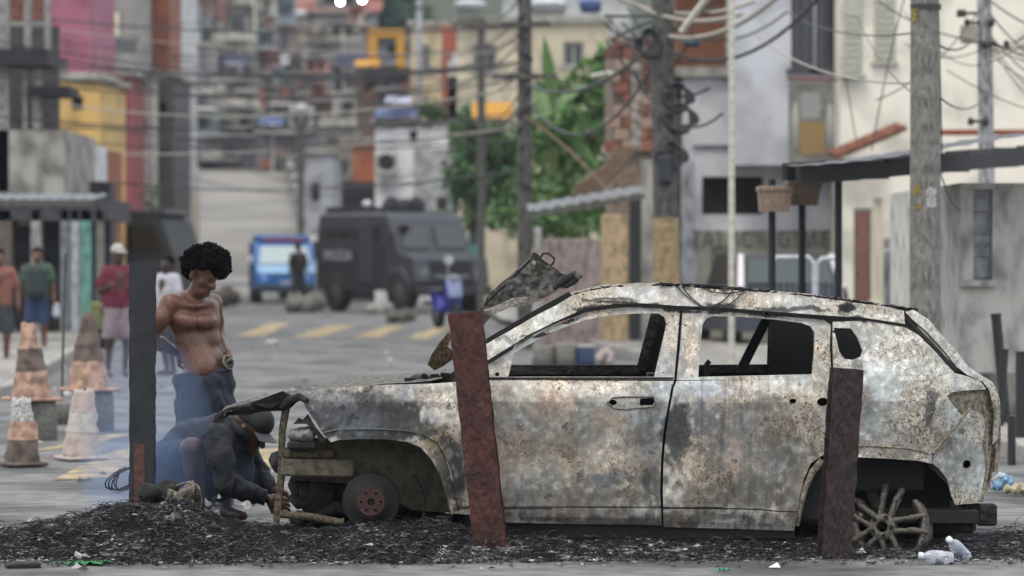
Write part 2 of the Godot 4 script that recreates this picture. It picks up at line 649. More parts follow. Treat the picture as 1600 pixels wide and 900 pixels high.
func burnt_paint() -> StandardMaterial3D:
	if M.has("burnt_paint"):
		return M.burnt_paint
	# coarse field of colours left by the fire: ash white, tan primer, blue-grey scale, soot
	var cw := 768
	var ch := 288
	var fields := [
		[-0.768, 0.684, 0.41, 0.166, Color8(84, 88, 95), 1.0],
		[-0.928, 0.774, 0.16, 0.058, Color8(136, 142, 150), 0.8],
		[-0.512, 0.668, 0.198, 0.128, Color8(74, 71, 66), 0.9],
		[-0.339, 0.735, 0.141, 0.115, Color8(232, 228, 218), 1.0],
		[-0.48, 0.806, 0.192, 0.045, Color8(190, 187, 178), 0.7],
		[-0.352, 0.556, 0.109, 0.083, Color8(150, 128, 88), 0.8],
		[-0.275, 0.396, 0.083, 0.198, Color8(52, 52, 54), 1.0],
		[-0.64, 0.575, 0.352, 0.038, Color8(66, 66, 66), 0.9],
		[-0.352, 0.412, 0.058, 0.192, Color8(70, 68, 62), 0.8],
		[0.32, 0.818, 0.512, 0.054, Color8(214, 207, 195), 0.9],
		[0.211, 0.748, 0.134, 0.115, Color8(204, 165, 138), 0.75],
		[0.656, 0.818, 0.144, 0.045, Color8(146, 148, 158), 0.8],
		[0.288, 0.486, 0.56, 0.269, Color8(150, 138, 118), 0.9],
		[0.288, 0.268, 0.512, 0.083, Color8(122, 116, 106), 0.6],
		[0, 0.556, 0.096, 0.288, Color8(176, 152, 136), 0.6],
		[0.464, 0.652, 0.128, 0.07, Color8(190, 140, 108), 0.55],
		[0.272, 0.556, 0.07, 0.128, Color8(122, 106, 90), 0.6],
		[0.544, 0.524, 0.128, 0.096, Color8(196, 190, 176), 0.75],
		[0.454, 0.37, 0.154, 0.048, Color8(104, 107, 114), 0.9],
		[0.685, 0.348, 0.07, 0.115, Color8(58, 55, 50), 1.0],
		[0.71, 0.524, 0.045, 0.288, Color8(136, 138, 146), 0.7],
		[0.826, 0.588, 0.064, 0.198, Color8(78, 79, 83), 1.0],
		[1.184, 0.476, 0.304, 0.32, Color8(126, 117, 106), 0.9],
		[1.107, 0.556, 0.038, 0.211, Color8(180, 146, 124), 0.6],
		[0.947, 0.668, 0.07, 0.109, Color8(118, 121, 136), 0.7],
		[1.024, 0.818, 0.224, 0.051, Color8(180, 184, 192), 0.8],
		[1.376, 0.806, 0.192, 0.045, Color8(200, 194, 180), 0.8],
		[1.184, 0.3, 0.192, 0.096, Color8(92, 88, 82), 0.5],
		[1.44, 0.332, 0.128, 0.192, Color8(112, 104, 94), 0.8],
		[1.248, 0.684, 0.096, 0.192, Color8(152, 142, 124), 0.5],
		[0.88, 0.396, 0.064, 0.096, Color8(180, 160, 132), 0.6],
		[2.016, 0.844, 0.384, 0.304, Color8(186, 184, 172), 0.9],
		[1.92, 0.556, 0.304, 0.109, Color8(132, 131, 126), 0.75],
		[2.086, 0.735, 0.048, 0.115, Color8(98, 99, 102), 0.95],
		[2.24, 0.396, 0.128, 0.16, Color8(128, 127, 120), 0.8],
		[2.16, 0.556, 0.07, 0.051, Color8(140, 116, 88), 0.6],
		[0.064, 1.1, 0.288, 0.192, Color8(196, 193, 184), 0.8],
		[0.8, 1.276, 0.384, 0.038, Color8(186, 185, 180), 0.8],
		[0.842, 1.036, 0.022, 0.192, Color8(160, 166, 184), 0.8],
		[0.896, 1.036, 0.026, 0.192, Color8(200, 178, 160), 0.75],
		[1.024, 1.234, 0.128, 0.019, Color8(40, 40, 40), 0.8],
		[1.709, 1.222, 0.064, 0.035, Color8(26, 26, 26), 1.0],
		[1.44, 1.222, 0.224, 0.016, Color8(60, 60, 60), 0.8],
		[0.48, 1.254, 0.16, 0.013, Color8(60, 60, 66), 0.7],
		[1.888, 1.19, 0.128, 0.032, Color8(206, 203, 192), 0.8],
		[0.384, 0.178, 0.544, 0.045, Color8(150, 138, 122), 0.7],
		[0.672, 0.185, 0.09, 0.026, Color8(160, 156, 150), 0.7],
	]
	fields.append_array([[0.656, 0.46, 0.147, 0.32, Color8(96, 92, 86), 0.45], [0.16, 0.252, 0.48, 0.109, Color8(104, 92, 78), 0.55], [-0.064, 0.684, 0.128, 0.16, Color8(140, 128, 110), 0.5], [0.96, 0.268, 0.16, 0.115, Color8(92, 84, 74), 0.5], [0.64, 0.162, 0.832, 0.035, Color8(86, 80, 72), 0.6], [1.696, 0.716, 0.128, 0.192, Color8(120, 114, 104), 0.5], [1.92, 0.972, 0.192, 0.096, Color8(206, 202, 190), 0.6], [0.32, 0.825, 0.448, 0.038, Color8(222, 216, 204), 0.7], [1.152, 0.828, 0.288, 0.032, Color8(208, 206, 202), 0.7]])
	var coarse := Image.create(cw, ch, false, Image.FORMAT_RGB8)
	coarse.fill(Color8(174, 170, 160))
	var warp := noise(FastNoiseLite.TYPE_SIMPLEX_SMOOTH, 2.6, 61, 5)
	var torn_n := noise(FastNoiseLite.TYPE_SIMPLEX_SMOOTH, 16.0, 62, 4)
	for x in [[840, 519], [880, 502], [916, 486], [960, 479], [1010, 478], [1060, 482], [1130, 486], [1200, 491], [1290, 499], [1340, 503]]:  # soot along the gap under the roof rail
		fields.append([(x[0] - 800.0) * 0.0032, 1.5 - (x[1] - 395.0) * 0.0032, 0.11, 0.014, Color8(46, 46, 48), 0.85])
	for f in fields:
		var grey: float = f[4].get_luminance()
		f[4] = f[4].lerp(Color(grey * 1.02, grey, grey * 0.96), 0.52)
		var hard: float = f[5]
		for j in range(maxi(0, int((1.3816 - f[1] - f[3] * 1.9) / 1.4144 * ch)), mini(ch, int((1.3816 - f[1] + f[3] * 1.9) / 1.4144 * ch) + 1)):
			for i in range(maxi(0, int((f[0] - f[2] * 1.9 + 1.248) / 3.776 * cw)), mini(cw, int((f[0] + f[2] * 1.9 + 1.248) / 3.776 * cw) + 1)):
				var u := -1.248 + 3.776 * (i + 0.5) / cw
				var v := 1.3816 - 1.4144 * (j + 0.5) / ch
				var q: float = sqrt(pow((u + warp.get_noise_2d(u, v) * 0.07 - f[0]) / f[2], 2) + pow((v + warp.get_noise_2d(u + 7.0, v) * 0.06 - f[1]) / f[3], 2))
				if q < 1.6:
					q += torn_n.get_noise_2d(u, v * 0.8) * 0.5
					var k := hard * (1.0 - smoothstep(0.55, 1.12, q))
					if k > 0.0:
						coarse.set_pixel(i, j, coarse.get_pixel(i, j).lerp(f[4], k))
	var w := 1536
	var h := 576
	coarse.resize(w, h, Image.INTERPOLATE_CUBIC)
	var base := coarse.get_data()
	var big := noise(FastNoiseLite.TYPE_SIMPLEX_SMOOTH, 0.012, 63, 5).get_image(w, h).get_data()
	var mid := noise(FastNoiseLite.TYPE_SIMPLEX_SMOOTH, 0.045, 65, 4).get_image(w, h).get_data()
	var fine := noise(FastNoiseLite.TYPE_SIMPLEX_SMOOTH, 0.2, 67, 2).get_image(w, h).get_data()
	var scrib := noise(FastNoiseLite.TYPE_SIMPLEX_SMOOTH, 0.055, 75, 3).get_image(w, h).get_data()
	var speck := noise(FastNoiseLite.TYPE_SIMPLEX_SMOOTH, 0.1, 69, 3).get_image(w, h).get_data()
	var streaks := noise(FastNoiseLite.TYPE_SIMPLEX_SMOOTH, 0.03, 73, 3).get_image(w, h).get_data()
	var zone := noise(FastNoiseLite.TYPE_SIMPLEX_SMOOTH, 0.007, 71, 3).get_image(w, h).get_data()
	var bump := Image.create(w, h, false, Image.FORMAT_L8).get_data()
	var k := 0
	for j in h:
		for i in w:
			var b: float = big[k] / 255.0
			var m: float = mid[k] / 255.0
			var s: float = speck[k] / 255.0
			var fi: float = fine[k] / 255.0
			var g := 0.87 + 0.34 * (m - 0.5) + 0.4 * (b - 0.5) + 0.12 * (fi - 0.5)
			# flaked spots of soot, thick in some places and thin in others
			var z: float = zone[k] / 255.0
			var tail := clampf((i - 1060) * 0.006, 0.0, 1.0)
			var lim := 0.975 - 0.4 * z - 0.03 * tail
			var dark := clampf((s * 0.85 + m * 0.15 - lim) * 9.0, 0.0, 1.0)
			# scribbled cracks in the scale, finest towards the tail
			var crack := clampf((0.5 + 0.5 * z + 0.5 * tail) * (1.0 - absf(scrib[k] / 255.0 - 0.5) * 15.0), 0.0, 1.0) * clampf((z - 0.45) * 4.0 + tail * 0.9, 0.0, 1.0)
			# scale that has come away in larger torn patches, dark or bare and pale
			var flake := clampf((m * 0.65 + fi * 0.35 - 0.63) * 12.0, 0.0, 1.0)
			var patch := clampf((b * 0.7 + m * 0.22 + fi * 0.14 - 0.74) * 14.0, 0.0, 1.0)
			var bare := clampf((0.36 - b * 0.7 - m * 0.2 - fi * 0.1) * 14.0, 0.0, 1.0)
			# runs of melt down the doors
			var run: float = clampf((streaks[(i * 3) % w + ((j / 8) % h) * w] / 255.0 - 0.55) * 3.0, 0.0, 1.0) * clampf(1.0 - absf(i - 960) / 200.0, 0.0, 1.0)
			g = g * (1.0 - 0.22 * run)
			g = lerpf(g, 0.2, dark * 0.75)
			g = lerpf(g, 0.36, crack * 0.62)
			g = lerpf(g, 0.42, patch * 0.7) + flake * 0.12 + bare * 0.16
			var warm := 1.0 + (z - 0.5) * 0.12
			base[k * 3] = clampi(int(base[k * 3] * g * warm), 0, 255)
			base[k * 3 + 1] = clampi(int(base[k * 3 + 1] * g), 0, 255)
			base[k * 3 + 2] = clampi(int(base[k * 3 + 2] * g / warm), 0, 255)
			bump[k] = clampi(int(128.0 + 70.0 * (m - 0.5) - 60.0 * dark - 30.0 * crack - 40.0 * patch + 40.0 * flake), 0, 255)
			k += 1
	var img := Image.create_from_data(w, h, false, Image.FORMAT_RGB8, base)
	var bi := Image.create_from_data(w, h, false, Image.FORMAT_L8, bump)
	bi.convert(Image.FORMAT_RGBA8)
	bi.bump_map_to_normal_map(3.0)
	var mt := StandardMaterial3D.new()
	mt.resource_name = "burnt_paint"
	mt.cull_mode = BaseMaterial3D.CULL_DISABLED
	mt.albedo_texture = ImageTexture.create_from_image(img)
	mt.normal_enabled = true
	mt.normal_texture = ImageTexture.create_from_image(bi)
	mt.normal_scale = 0.8
	mt.roughness = 0.8
	mt.metallic_specular = 0.35
	M.burnt_paint = mt
	return mt


func flank(u: float, v: float) -> float:  # how far the near flank stands out at that place
	var y := (1.5 - v) / 0.0032 + 395.0
	var x := u / 0.0032 + 800.0
	var w := 0.0
	if y < 593.0:
		var t := (593.0 - y) / 130.0
		w = -0.034 - 0.17 * t - 0.05 * t * t
	elif y < 628.0:
		w = lerpf(-0.034, 0.0, pow((y - 593.0) / 35.0, 0.7))
	elif y < 700.0:
		w = lerpf(0.0, -0.024, pow((y - 628.0) / 72.0, 0.8))
	else:
		w = -0.024 + 0.02 * smoothstep(700.0, 790.0, y)
		if y > 793.0:
			w -= 0.006 + 0.03 * pow((y - 793.0) / 30.0, 2.0)
	# shallow dents from heat
	w += 0.006 * sin(u * 9.0 + 1.0) * sin(v * 11.0) * clampf((y - 600.0) / 40.0, 0.0, 1.0)
	if x < 640.0:
		w -= 0.30 * pow((640.0 - x) / 210.0, 2.2)
	if x > 1390.0:
		w -= 0.34 * pow((x - 1390.0) / 188.0, 2.3)
	# swelling round the wheel arches
	for c in [Vector2(-0.621, 0.236), Vector2(1.882, 0.188)]:
		var d: float = Vector2(u, v).distance_to(c) / 0.0032
		w += 0.03 * (1.0 - smoothstep(96.0, 150.0, d))
	return w


func panel(poly: Array, holes: Array, depth: float, thick: float, cell := 0.0128, plain := 0.0) -> MB:
	# a pressed sheet: its outline poly, openings, rim of the given thickness; depth moves it outwards
	var mb := MB.new()
	var pp := PackedVector2Array(poly)
	if Geometry2D.is_polygon_clockwise(pp):
		pp.reverse()
	var hh := []
	for q in holes:
		var r := PackedVector2Array(q)
		if Geometry2D.is_polygon_clockwise(r):
			r.reverse()
		hh.append(r)
	var lo := pp[0]
	var hi := pp[0]
	for p in pp:
		lo = lo.min(p)
		hi = hi.max(p)
	var nx := int(ceil((hi.x - lo.x) / cell))
	var ny := int(ceil((hi.y - lo.y) / cell))
	var ins := PackedByteArray()
	var vi := PackedInt32Array()
	ins.resize((nx + 1) * (ny + 1))
	vi.resize(ins.size())
	vi.fill(-1)
	for j in ny + 1:
		for i in nx + 1:
			var p := lo + Vector2(i, j) * cell
			var inside := Geometry2D.is_point_in_polygon(p, pp)
			if inside:
				for q in hh:
					if Geometry2D.is_point_in_polygon(p, q):
						inside = false
						break
			ins[j * (nx + 1) + i] = 1 if inside else 0
	for j in ny:
		for i in nx:
			var a := j * (nx + 1) + i
			var id := [a, a + 1, a + nx + 2, a + nx + 1]
			var cnt := ins[id[0]] + ins[id[1]] + ins[id[2]] + ins[id[3]]
			if cnt == 4:
				for q in id:
					if vi[q] < 0:
						vi[q] = skin(mb, lo + Vector2(q % (nx + 1), q / (nx + 1)) * cell, depth, plain)
				mb.tri(vi[id[0]], vi[id[1]], vi[id[2]])
				mb.tri(vi[id[0]], vi[id[2]], vi[id[3]])
			elif cnt > 0:
				var c0 := lo + Vector2(i, j) * cell
				var bits := Geometry2D.intersect_polygons(PackedVector2Array([c0, c0 + Vector2(cell, 0), c0 + Vector2(cell, cell), c0 + Vector2(0, cell)]), pp)
				for q in hh:
					var next: Array[PackedVector2Array] = []
					for b in bits:
						next.append_array(Geometry2D.clip_polygons(b, q))
					bits = next
				for b in bits:
					var tr := Geometry2D.triangulate_polygon(b)
					var at := []
					for p in b:
						at.append(skin(mb, p, depth, plain))
					for t in range(0, tr.size(), 3):
						mb.tri(at[tr[t]], at[tr[t + 1]], at[tr[t + 2]])
	for ring in [pp] + hh:
		var sgn := 1.0 if ring == pp else -1.0
		for e in ring.size():
			var p: Vector2 = ring[e]
			var q: Vector2 = ring[(e + 1) % ring.size()]
			var steps := maxi(1, int(p.distance_to(q) / 0.03))
			var out := Vector2(q.y - p.y, p.x - q.x).normalized() * sgn
			for s in steps:
				var a := p.lerp(q, float(s) / steps)
				var b := p.lerp(q, float(s + 1) / steps)
				var n3 := Vector3(out.x, out.y, 0)
				var fa := Vector3(a.x, a.y, face(a, depth, plain))
				var fb := Vector3(b.x, b.y, face(b, depth, plain))
				var back := Vector3(0, 0, thick)
				var ia := mb.vert(fa, n3, car_uv(a))
				mb.vert(fb, n3, car_uv(b))
				mb.vert(fb - back, n3, car_uv(b - out * thick))
				mb.vert(fa - back, n3, car_uv(a - out * thick))
				mb.tri(ia, ia + 1, ia + 2)
				mb.tri(ia, ia + 2, ia + 3)
	return mb


func car_uv(p: Vector2) -> Vector2:
	return Vector2((p.x + 1.248) / 3.776, (1.3816 - p.y) / 1.4144)


func face(p: Vector2, depth: float, plain: float) -> float:
	return depth + (flank(p.x, p.y) if plain == 0.0 else 0.0)


func skin(mb: MB, p: Vector2, depth: float, plain: float) -> int:
	if plain != 0.0:
		return mb.vert(Vector3(p.x, p.y, depth), Vector3.BACK, car_uv(p))
	var w := flank(p.x, p.y)
	var n := Vector3(w - flank(p.x + 0.004, p.y), w - flank(p.x, p.y + 0.004), 0.004).normalized()
	return mb.vert(Vector3(p.x, p.y, w + depth), n, car_uv(p))


func disc_hole(c: Vector2, rx: float, ry: float, seg := 10) -> Array:
	var a := []
	for i in seg:
		a.append(c + Vector2(cos(TAU * i / seg) * rx, sin(TAU * i / seg) * ry))
	return a


func crumple(p: Vector3, amp: float, f: FastNoiseLite) -> Vector3:
	return p + Vector3(f.get_noise_3dv(p), f.get_noise_3dv(p + Vector3(9, 0, 0)), f.get_noise_3dv(p + Vector3(0, 9, 0))) * amp


func build_car() -> void:
	var car := thing("burnt_car", "burnt-out compact SUV standing across the street, ash grey with soot stains", "car", Vector3(0, 0, CAR_Z))
	var paint := burnt_paint()
	var soot := mat("soot", Color("a8a29a"), "soot", Vector3.ONE * 1.6, 0.9, 0.0, "n_coarse", 1.0)
	var scorched := mat("scorched", Color("c8bfae"), "ash", Vector3.ONE * 2.6, 0.85, 0.0, "n_coarse", 0.8)
	var sooty := mat("sooty_metal", Color("7d705c"), "ash", Vector3.ONE * 3.0, 0.85, 0.0, "n_coarse", 0.8)
	var black := mat("char", Color(0.11, 0.108, 0.105), "mottle", Vector3.ONE * 2.0, 0.9)
	var rusty := mat("car_rust", Color("432726"), "rust", Vector3.ONE * 3.0, 0.85)
	var crumb := noise(FastNoiseLite.TYPE_SIMPLEX_SMOOTH, 6.0, 81, 3)

	var front_window := [Vector2(-0.019, 0.876), Vector2(0.01, 0.994), Vector2(0.07, 1.03), Vector2(0.128, 1.062), Vector2(0.192, 1.094), Vector2(0.256, 1.122), Vector2(0.352, 1.154), Vector2(0.448, 1.177), Vector2(0.544, 1.188), Vector2(0.672, 1.194), Vector2(0.742, 1.193), Vector2(0.771, 1.174), Vector2(0.781, 1.138), Vector2(0.755, 1.036), Vector2(0.714, 0.876)]
	var rear_window := [Vector2(0.934, 0.876), Vector2(0.947, 1.02), Vector2(0.963, 1.142), Vector2(0.982, 1.167), Vector2(1.014, 1.18), Vector2(1.152, 1.177), Vector2(1.344, 1.161), Vector2(1.466, 1.145), Vector2(1.507, 1.129), Vector2(1.526, 1.097), Vector2(1.523, 1.02), Vector2(1.507, 0.889)]
	var quarter_window := [Vector2(1.622, 1.122), Vector2(1.709, 1.119), Vector2(1.741, 1.071), Vector2(1.763, 1.007), Vector2(1.754, 0.978), Vector2(1.715, 0.962), Vector2(1.67, 0.966), Vector2(1.645, 1.004)]

	# near flank
	var fender := put("front_fender", panel([Vector2(-1.114, 0.767), Vector2(-1.053, 0.79), Vector2(-0.928, 0.815), Vector2(-0.762, 0.831), Vector2(-0.634, 0.838), Vector2(-0.496, 0.841), Vector2(-0.394, 0.844), Vector2(-0.243, 0.854), Vector2(-0.192, 0.854), Vector2(-0.186, 0.652), Vector2(-0.173, 0.428), Vector2(-0.166, 0.185), Vector2(-0.262, 0.194), Vector2(-0.282, 0.3), Vector2(-0.31, 0.418), Vector2(-0.33, 0.47), Vector2(-0.374, 0.553), Vector2(-0.448, 0.594), Vector2(-0.522, 0.61), Vector2(-0.634, 0.62), Vector2(-0.762, 0.62), Vector2(-0.883, 0.614), Vector2(-0.957, 0.594), Vector2(-0.986, 0.642), Vector2(-1.03, 0.7), Vector2(-1.059, 0.751)], [], 0.0, 0.05), paint, car)
	put("arch_lip", panel([Vector2(-0.954, 0.59), Vector2(-0.883, 0.609), Vector2(-0.762, 0.615), Vector2(-0.634, 0.615), Vector2(-0.522, 0.606), Vector2(-0.448, 0.59), Vector2(-0.378, 0.55), Vector2(-0.333, 0.466), Vector2(-0.314, 0.415), Vector2(-0.285, 0.297), Vector2(-0.266, 0.194), Vector2(-0.304, 0.194), Vector2(-0.333, 0.297), Vector2(-0.358, 0.383), Vector2(-0.403, 0.466), Vector2(-0.458, 0.527), Vector2(-0.525, 0.554), Vector2(-0.634, 0.567), Vector2(-0.762, 0.566), Vector2(-0.877, 0.558), Vector2(-0.912, 0.546)], [], -0.014, 0.05), paint, fender)
	var door := put("front_door", panel([Vector2(-0.179, 0.862), Vector2(0.811, 0.858), Vector2(0.797, 0.825), Vector2(0.776, 0.716), Vector2(0.758, 0.594), Vector2(0.747, 0.466), Vector2(0.742, 0.306), Vector2(0.747, 0.134), Vector2(0.64, 0.137), Vector2(0.32, 0.14), Vector2(0, 0.148), Vector2(-0.154, 0.156), Vector2(-0.16, 0.396), Vector2(-0.173, 0.652)], [disc_hole(Vector2(0.502, 0.751), 0.024, 0.015), [Vector2(0.64, 0.77), Vector2(0.707, 0.774), Vector2(0.714, 0.754), Vector2(0.704, 0.738), Vector2(0.64, 0.735)]], 0.0, 0.05), paint, car)
	put("upper_frame", panel([Vector2(-0.138, 0.924), Vector2(0.096, 1.071), Vector2(0.256, 1.148), Vector2(0.371, 1.198), Vector2(0.512, 1.22), Vector2(0.64, 1.226), Vector2(0.851, 1.214), Vector2(0.838, 1.1), Vector2(0.813, 0.863), Vector2(-0.138, 0.863)], [front_window, disc_hole(Vector2(-0.074, 0.89), 0.011, 0.011), disc_hole(Vector2(0.813, 1.122), 0.004, 0.005, 6), disc_hole(Vector2(0.787, 1.007), 0.004, 0.005, 6), disc_hole(Vector2(0.758, 0.898), 0.005, 0.004, 6), disc_hole(Vector2(0.275, 1.151), 0.004, 0.004, 6), disc_hole(Vector2(0.048, 1.033), 0.004, 0.004, 6)], -0.022, 0.06), paint, door)
	var groove := MB.new()
	groove.span(Vector3(-0.17, 0.872, -0.075), Vector3(0.81, 0.876, -0.028))
	put("window_seal", groove, black, door)
	var handle := MB.new()
	var hp := [Vector2(0.477, 0.751), Vector2(0.502, 0.774), Vector2(0.56, 0.78), Vector2(0.64, 0.78), Vector2(0.71, 0.78), Vector2(0.717, 0.754), Vector2(0.707, 0.729), Vector2(0.64, 0.726), Vector2(0.57, 0.716), Vector2(0.512, 0.722)]
	var hpts := []
	for p in hp + [hp[0]]:
		hpts.append(Vector3(p.x, p.y, flank(p.x, p.y) + 0.003))
	handle.tube(hpts, 0.0045, 5)
	put("handle_recess", handle, mat("bare_metal", Color("b9b4aa"), "ash", Vector3.ONE * 6.0, 0.6, 0.2), door)
	var rock := put("rocker", panel([Vector2(-0.157, 0.225), Vector2(0, 0.223), Vector2(0.32, 0.222), Vector2(0.746, 0.22), Vector2(0.75, 0.134), Vector2(0.64, 0.137), Vector2(0.32, 0.14), Vector2(0, 0.148), Vector2(-0.154, 0.156)], [], 0.0, 0.04), paint, door)
	put("rocker_trim", panel([Vector2(0.045, 0.204), Vector2(0.698, 0.202), Vector2(0.707, 0.194), Vector2(0.704, 0.169), Vector2(0.045, 0.175), Vector2(0.038, 0.191)], [], 0.005, 0.01), paint, door)
	var rdoor := put("rear_door", panel([Vector2(0.826, 0.858), Vector2(1.6, 0.866), Vector2(1.616, 0.831), Vector2(1.622, 0.716), Vector2(1.61, 0.556), Vector2(1.568, 0.495), Vector2(1.498, 0.447), Vector2(1.462, 0.37), Vector2(1.44, 0.284), Vector2(1.43, 0.207), Vector2(1.344, 0.207), Vector2(1.248, 0.218), Vector2(1.024, 0.223), Vector2(0.757, 0.225), Vector2(0.755, 0.306), Vector2(0.76, 0.466), Vector2(0.771, 0.594), Vector2(0.789, 0.716), Vector2(0.81, 0.825)], [disc_hole(Vector2(1.405, 0.758), 0.018, 0.013), disc_hole(Vector2(1.555, 0.754), 0.03, 0.022)], 0.0, 0.05), paint, car)
	put("upper_frame", panel([Vector2(0.864, 1.212), Vector2(1.056, 1.204), Vector2(1.28, 1.186), Vector2(1.574, 1.161), Vector2(1.61, 1.135), Vector2(1.6, 1.036), Vector2(1.603, 0.866), Vector2(0.826, 0.862), Vector2(0.848, 1.036)], [rear_window, disc_hole(Vector2(0.947, 1.154), 0.005, 0.005, 6), disc_hole(Vector2(0.928, 1.014), 0.005, 0.005, 6), disc_hole(Vector2(1.549, 1.097), 0.005, 0.005, 6), disc_hole(Vector2(1.539, 0.994), 0.005, 0.005, 6)], -0.022, 0.06), paint, rdoor)
	put("rocker", panel([Vector2(0.757, 0.218), Vector2(1.024, 0.217), Vector2(1.248, 0.212), Vector2(1.344, 0.201), Vector2(1.429, 0.201), Vector2(1.414, 0.105), Vector2(1.12, 0.114), Vector2(0.76, 0.126)], [], 0.0, 0.04), paint, rdoor)
	put("rocker_trim", panel([Vector2(0.8, 0.198), Vector2(1.216, 0.188), Vector2(1.328, 0.175), Vector2(1.36, 0.159), Vector2(1.35, 0.134), Vector2(0.8, 0.153)], [], 0.006, 0.02), paint, rdoor)
	var flange := MB.new()
	var fpts := []
	for p in [Vector2(1.555, 0.46), Vector2(1.504, 0.402), Vector2(1.466, 0.316), Vector2(1.446, 0.236), Vector2(1.43, 0.134)]:
		fpts.append(Vector3(p.x, p.y, flank(p.x, p.y) - 0.012))
	flange.tube(fpts, [0.02, 0.018, 0.016, 0.014, 0.012], 6)
	put("arch_flange", flange, scorched, rdoor)
	var quarter := put("rear_quarter_panel", panel([Vector2(1.619, 1.151), Vector2(1.782, 1.158), Vector2(1.978, 1.126), Vector2(2.048, 1.087), Vector2(2.134, 1.001), Vector2(2.189, 0.937), Vector2(2.23, 0.895), Vector2(2.298, 0.876), Vector2(2.368, 0.854), Vector2(2.403, 0.809), Vector2(2.262, 0.806), Vector2(2.211, 0.799), Vector2(2.182, 0.78), Vector2(2.211, 0.742), Vector2(2.266, 0.678), Vector2(2.109, 0.498), Vector2(2.102, 0.444), Vector2(2.026, 0.46), Vector2(1.878, 0.471), Vector2(1.718, 0.478), Vector2(1.59, 0.473), Vector2(1.616, 0.505), Vector2(1.626, 0.556), Vector2(1.635, 0.716), Vector2(1.629, 0.831), Vector2(1.613, 0.876), Vector2(1.613, 1.036)], [quarter_window], 0.0, 0.05), paint, car)
	var crease := MB.new()
	var cpts := []
	for p in [Vector2(1.632, 0.527), Vector2(1.722, 0.534), Vector2(1.878, 0.53), Vector2(2, 0.518), Vector2(2.086, 0.495)]:
		cpts.append(Vector3(p.x, p.y, flank(p.x, p.y) + 0.001))
	crease.tube(cpts, 0.006, 6)
	put("arch_crease", crease, scorched, quarter)
	var corner := put("rear_corner_panel", panel([Vector2(2.115, 0.482), Vector2(2.269, 0.662), Vector2(2.31, 0.71), Vector2(2.387, 0.684), Vector2(2.422, 0.556), Vector2(2.403, 0.396), Vector2(2.371, 0.233), Vector2(2.23, 0.233), Vector2(2.208, 0.278), Vector2(2.186, 0.364), Vector2(2.144, 0.418), Vector2(2.109, 0.444)], [disc_hole(Vector2(2.298, 0.431), 0.024, 0.022)], -0.03, 0.04), paint, car)
	var edge := MB.new()
	var ea := []
	for p in [Vector2(2.109, 0.495), Vector2(2.189, 0.585), Vector2(2.269, 0.674), Vector2(2.31, 0.716)]:
		ea.append(Vector3(p.x, p.y, flank(p.x, p.y) + 0.004))
	edge.tube(ea, 0.008, 6)
	put("bumper_edge", edge, scorched, corner)
	put("lamp_recess", panel([Vector2(2.176, 0.79), Vector2(2.406, 0.815), Vector2(2.438, 0.716), Vector2(2.47, 0.524), Vector2(2.432, 0.3), Vector2(2.368, 0.268), Vector2(2.304, 0.524), Vector2(2.24, 0.639)], [disc_hole(Vector2(2.368, 0.588), 0.012, 0.012)], -0.042, 0.03), scorched, car)
	# roof rail with windscreen pillar, and the strip beside the rear glass
	put("roof_rail", panel([Vector2(-0.147, 1.03), Vector2(0, 1.113), Vector2(0.128, 1.186), Vector2(0.224, 1.234), Vector2(0.304, 1.282), Vector2(0.368, 1.302), Vector2(0.48, 1.321), Vector2(0.592, 1.329), Vector2(0.768, 1.332), Vector2(0.96, 1.321), Vector2(1.152, 1.308), Vector2(1.344, 1.295), Vector2(1.568, 1.27), Vector2(1.76, 1.244), Vector2(1.92, 1.222), Vector2(1.978, 1.206), Vector2(1.981, 1.142), Vector2(1.782, 1.172), Vector2(1.6, 1.183), Vector2(1.28, 1.206), Vector2(1.056, 1.225), Vector2(0.832, 1.233), Vector2(0.64, 1.246), Vector2(0.512, 1.241), Vector2(0.371, 1.222), Vector2(0.256, 1.17), Vector2(0.096, 1.094), Vector2(-0.147, 0.946)], [], 0.022, 0.07), paint, car)
	put("tailgate_pillar", panel([Vector2(1.987, 1.202), Vector2(2.035, 1.209), Vector2(2.106, 1.164), Vector2(2.147, 1.113), Vector2(2.246, 1.004), Vector2(2.304, 0.927), Vector2(2.374, 0.882), Vector2(2.438, 0.847), Vector2(2.467, 0.802), Vector2(2.486, 0.735), Vector2(2.477, 0.556), Vector2(2.442, 0.524), Vector2(2.451, 0.684), Vector2(2.419, 0.806), Vector2(2.381, 0.85), Vector2(2.301, 0.882), Vector2(2.24, 0.927), Vector2(2.189, 0.994), Vector2(2.096, 1.1), Vector2(2.022, 1.164)], [], 0.0, 0.1), paint, car)
	var gap := MB.new()
	var gp := []
	for p in [Vector2(1.984, 1.174), Vector2(2.048, 1.103), Vector2(2.134, 1.014), Vector2(2.189, 0.95), Vector2(2.227, 0.911), Vector2(2.298, 0.889)]:
		gp.append(Vector3(p.x, p.y, flank(p.x, p.y) - 0.03))
	gap.tube(gp, [0.01, 0.014, 0.014, 0.018, 0.022, 0.008], 6)
	put("rear_glass_seal", gap, black, car)

	# roof skin with its flaking edge
	var roofline := [Vector2(0.304, 1.282), Vector2(0.48, 1.324), Vector2(0.768, 1.335), Vector2(1.152, 1.311), Vector2(1.568, 1.273), Vector2(1.92, 1.225), Vector2(2.022, 1.206)]
	var rm := MB.new()
	rm.grid(70, 24, func(a, b):
		var s: float = a * (roofline.size() - 1)
		var k: int = mini(int(s), roofline.size() - 2)
		var p: Vector2 = roofline[k].lerp(roofline[k + 1], s - k)
		var z: float = lerpf(flank(p.x, p.y) + 0.0, -1.72 - flank(p.x, p.y), b)
		return Vector3(p.x, p.y - 0.004 + 0.012 * sin(PI * b) + crumb.get_noise_2d(p.x * 2.0, z * 2.0) * 0.008, z))
	put("roof", rm, scorched, car)
	var fl := MB.new()
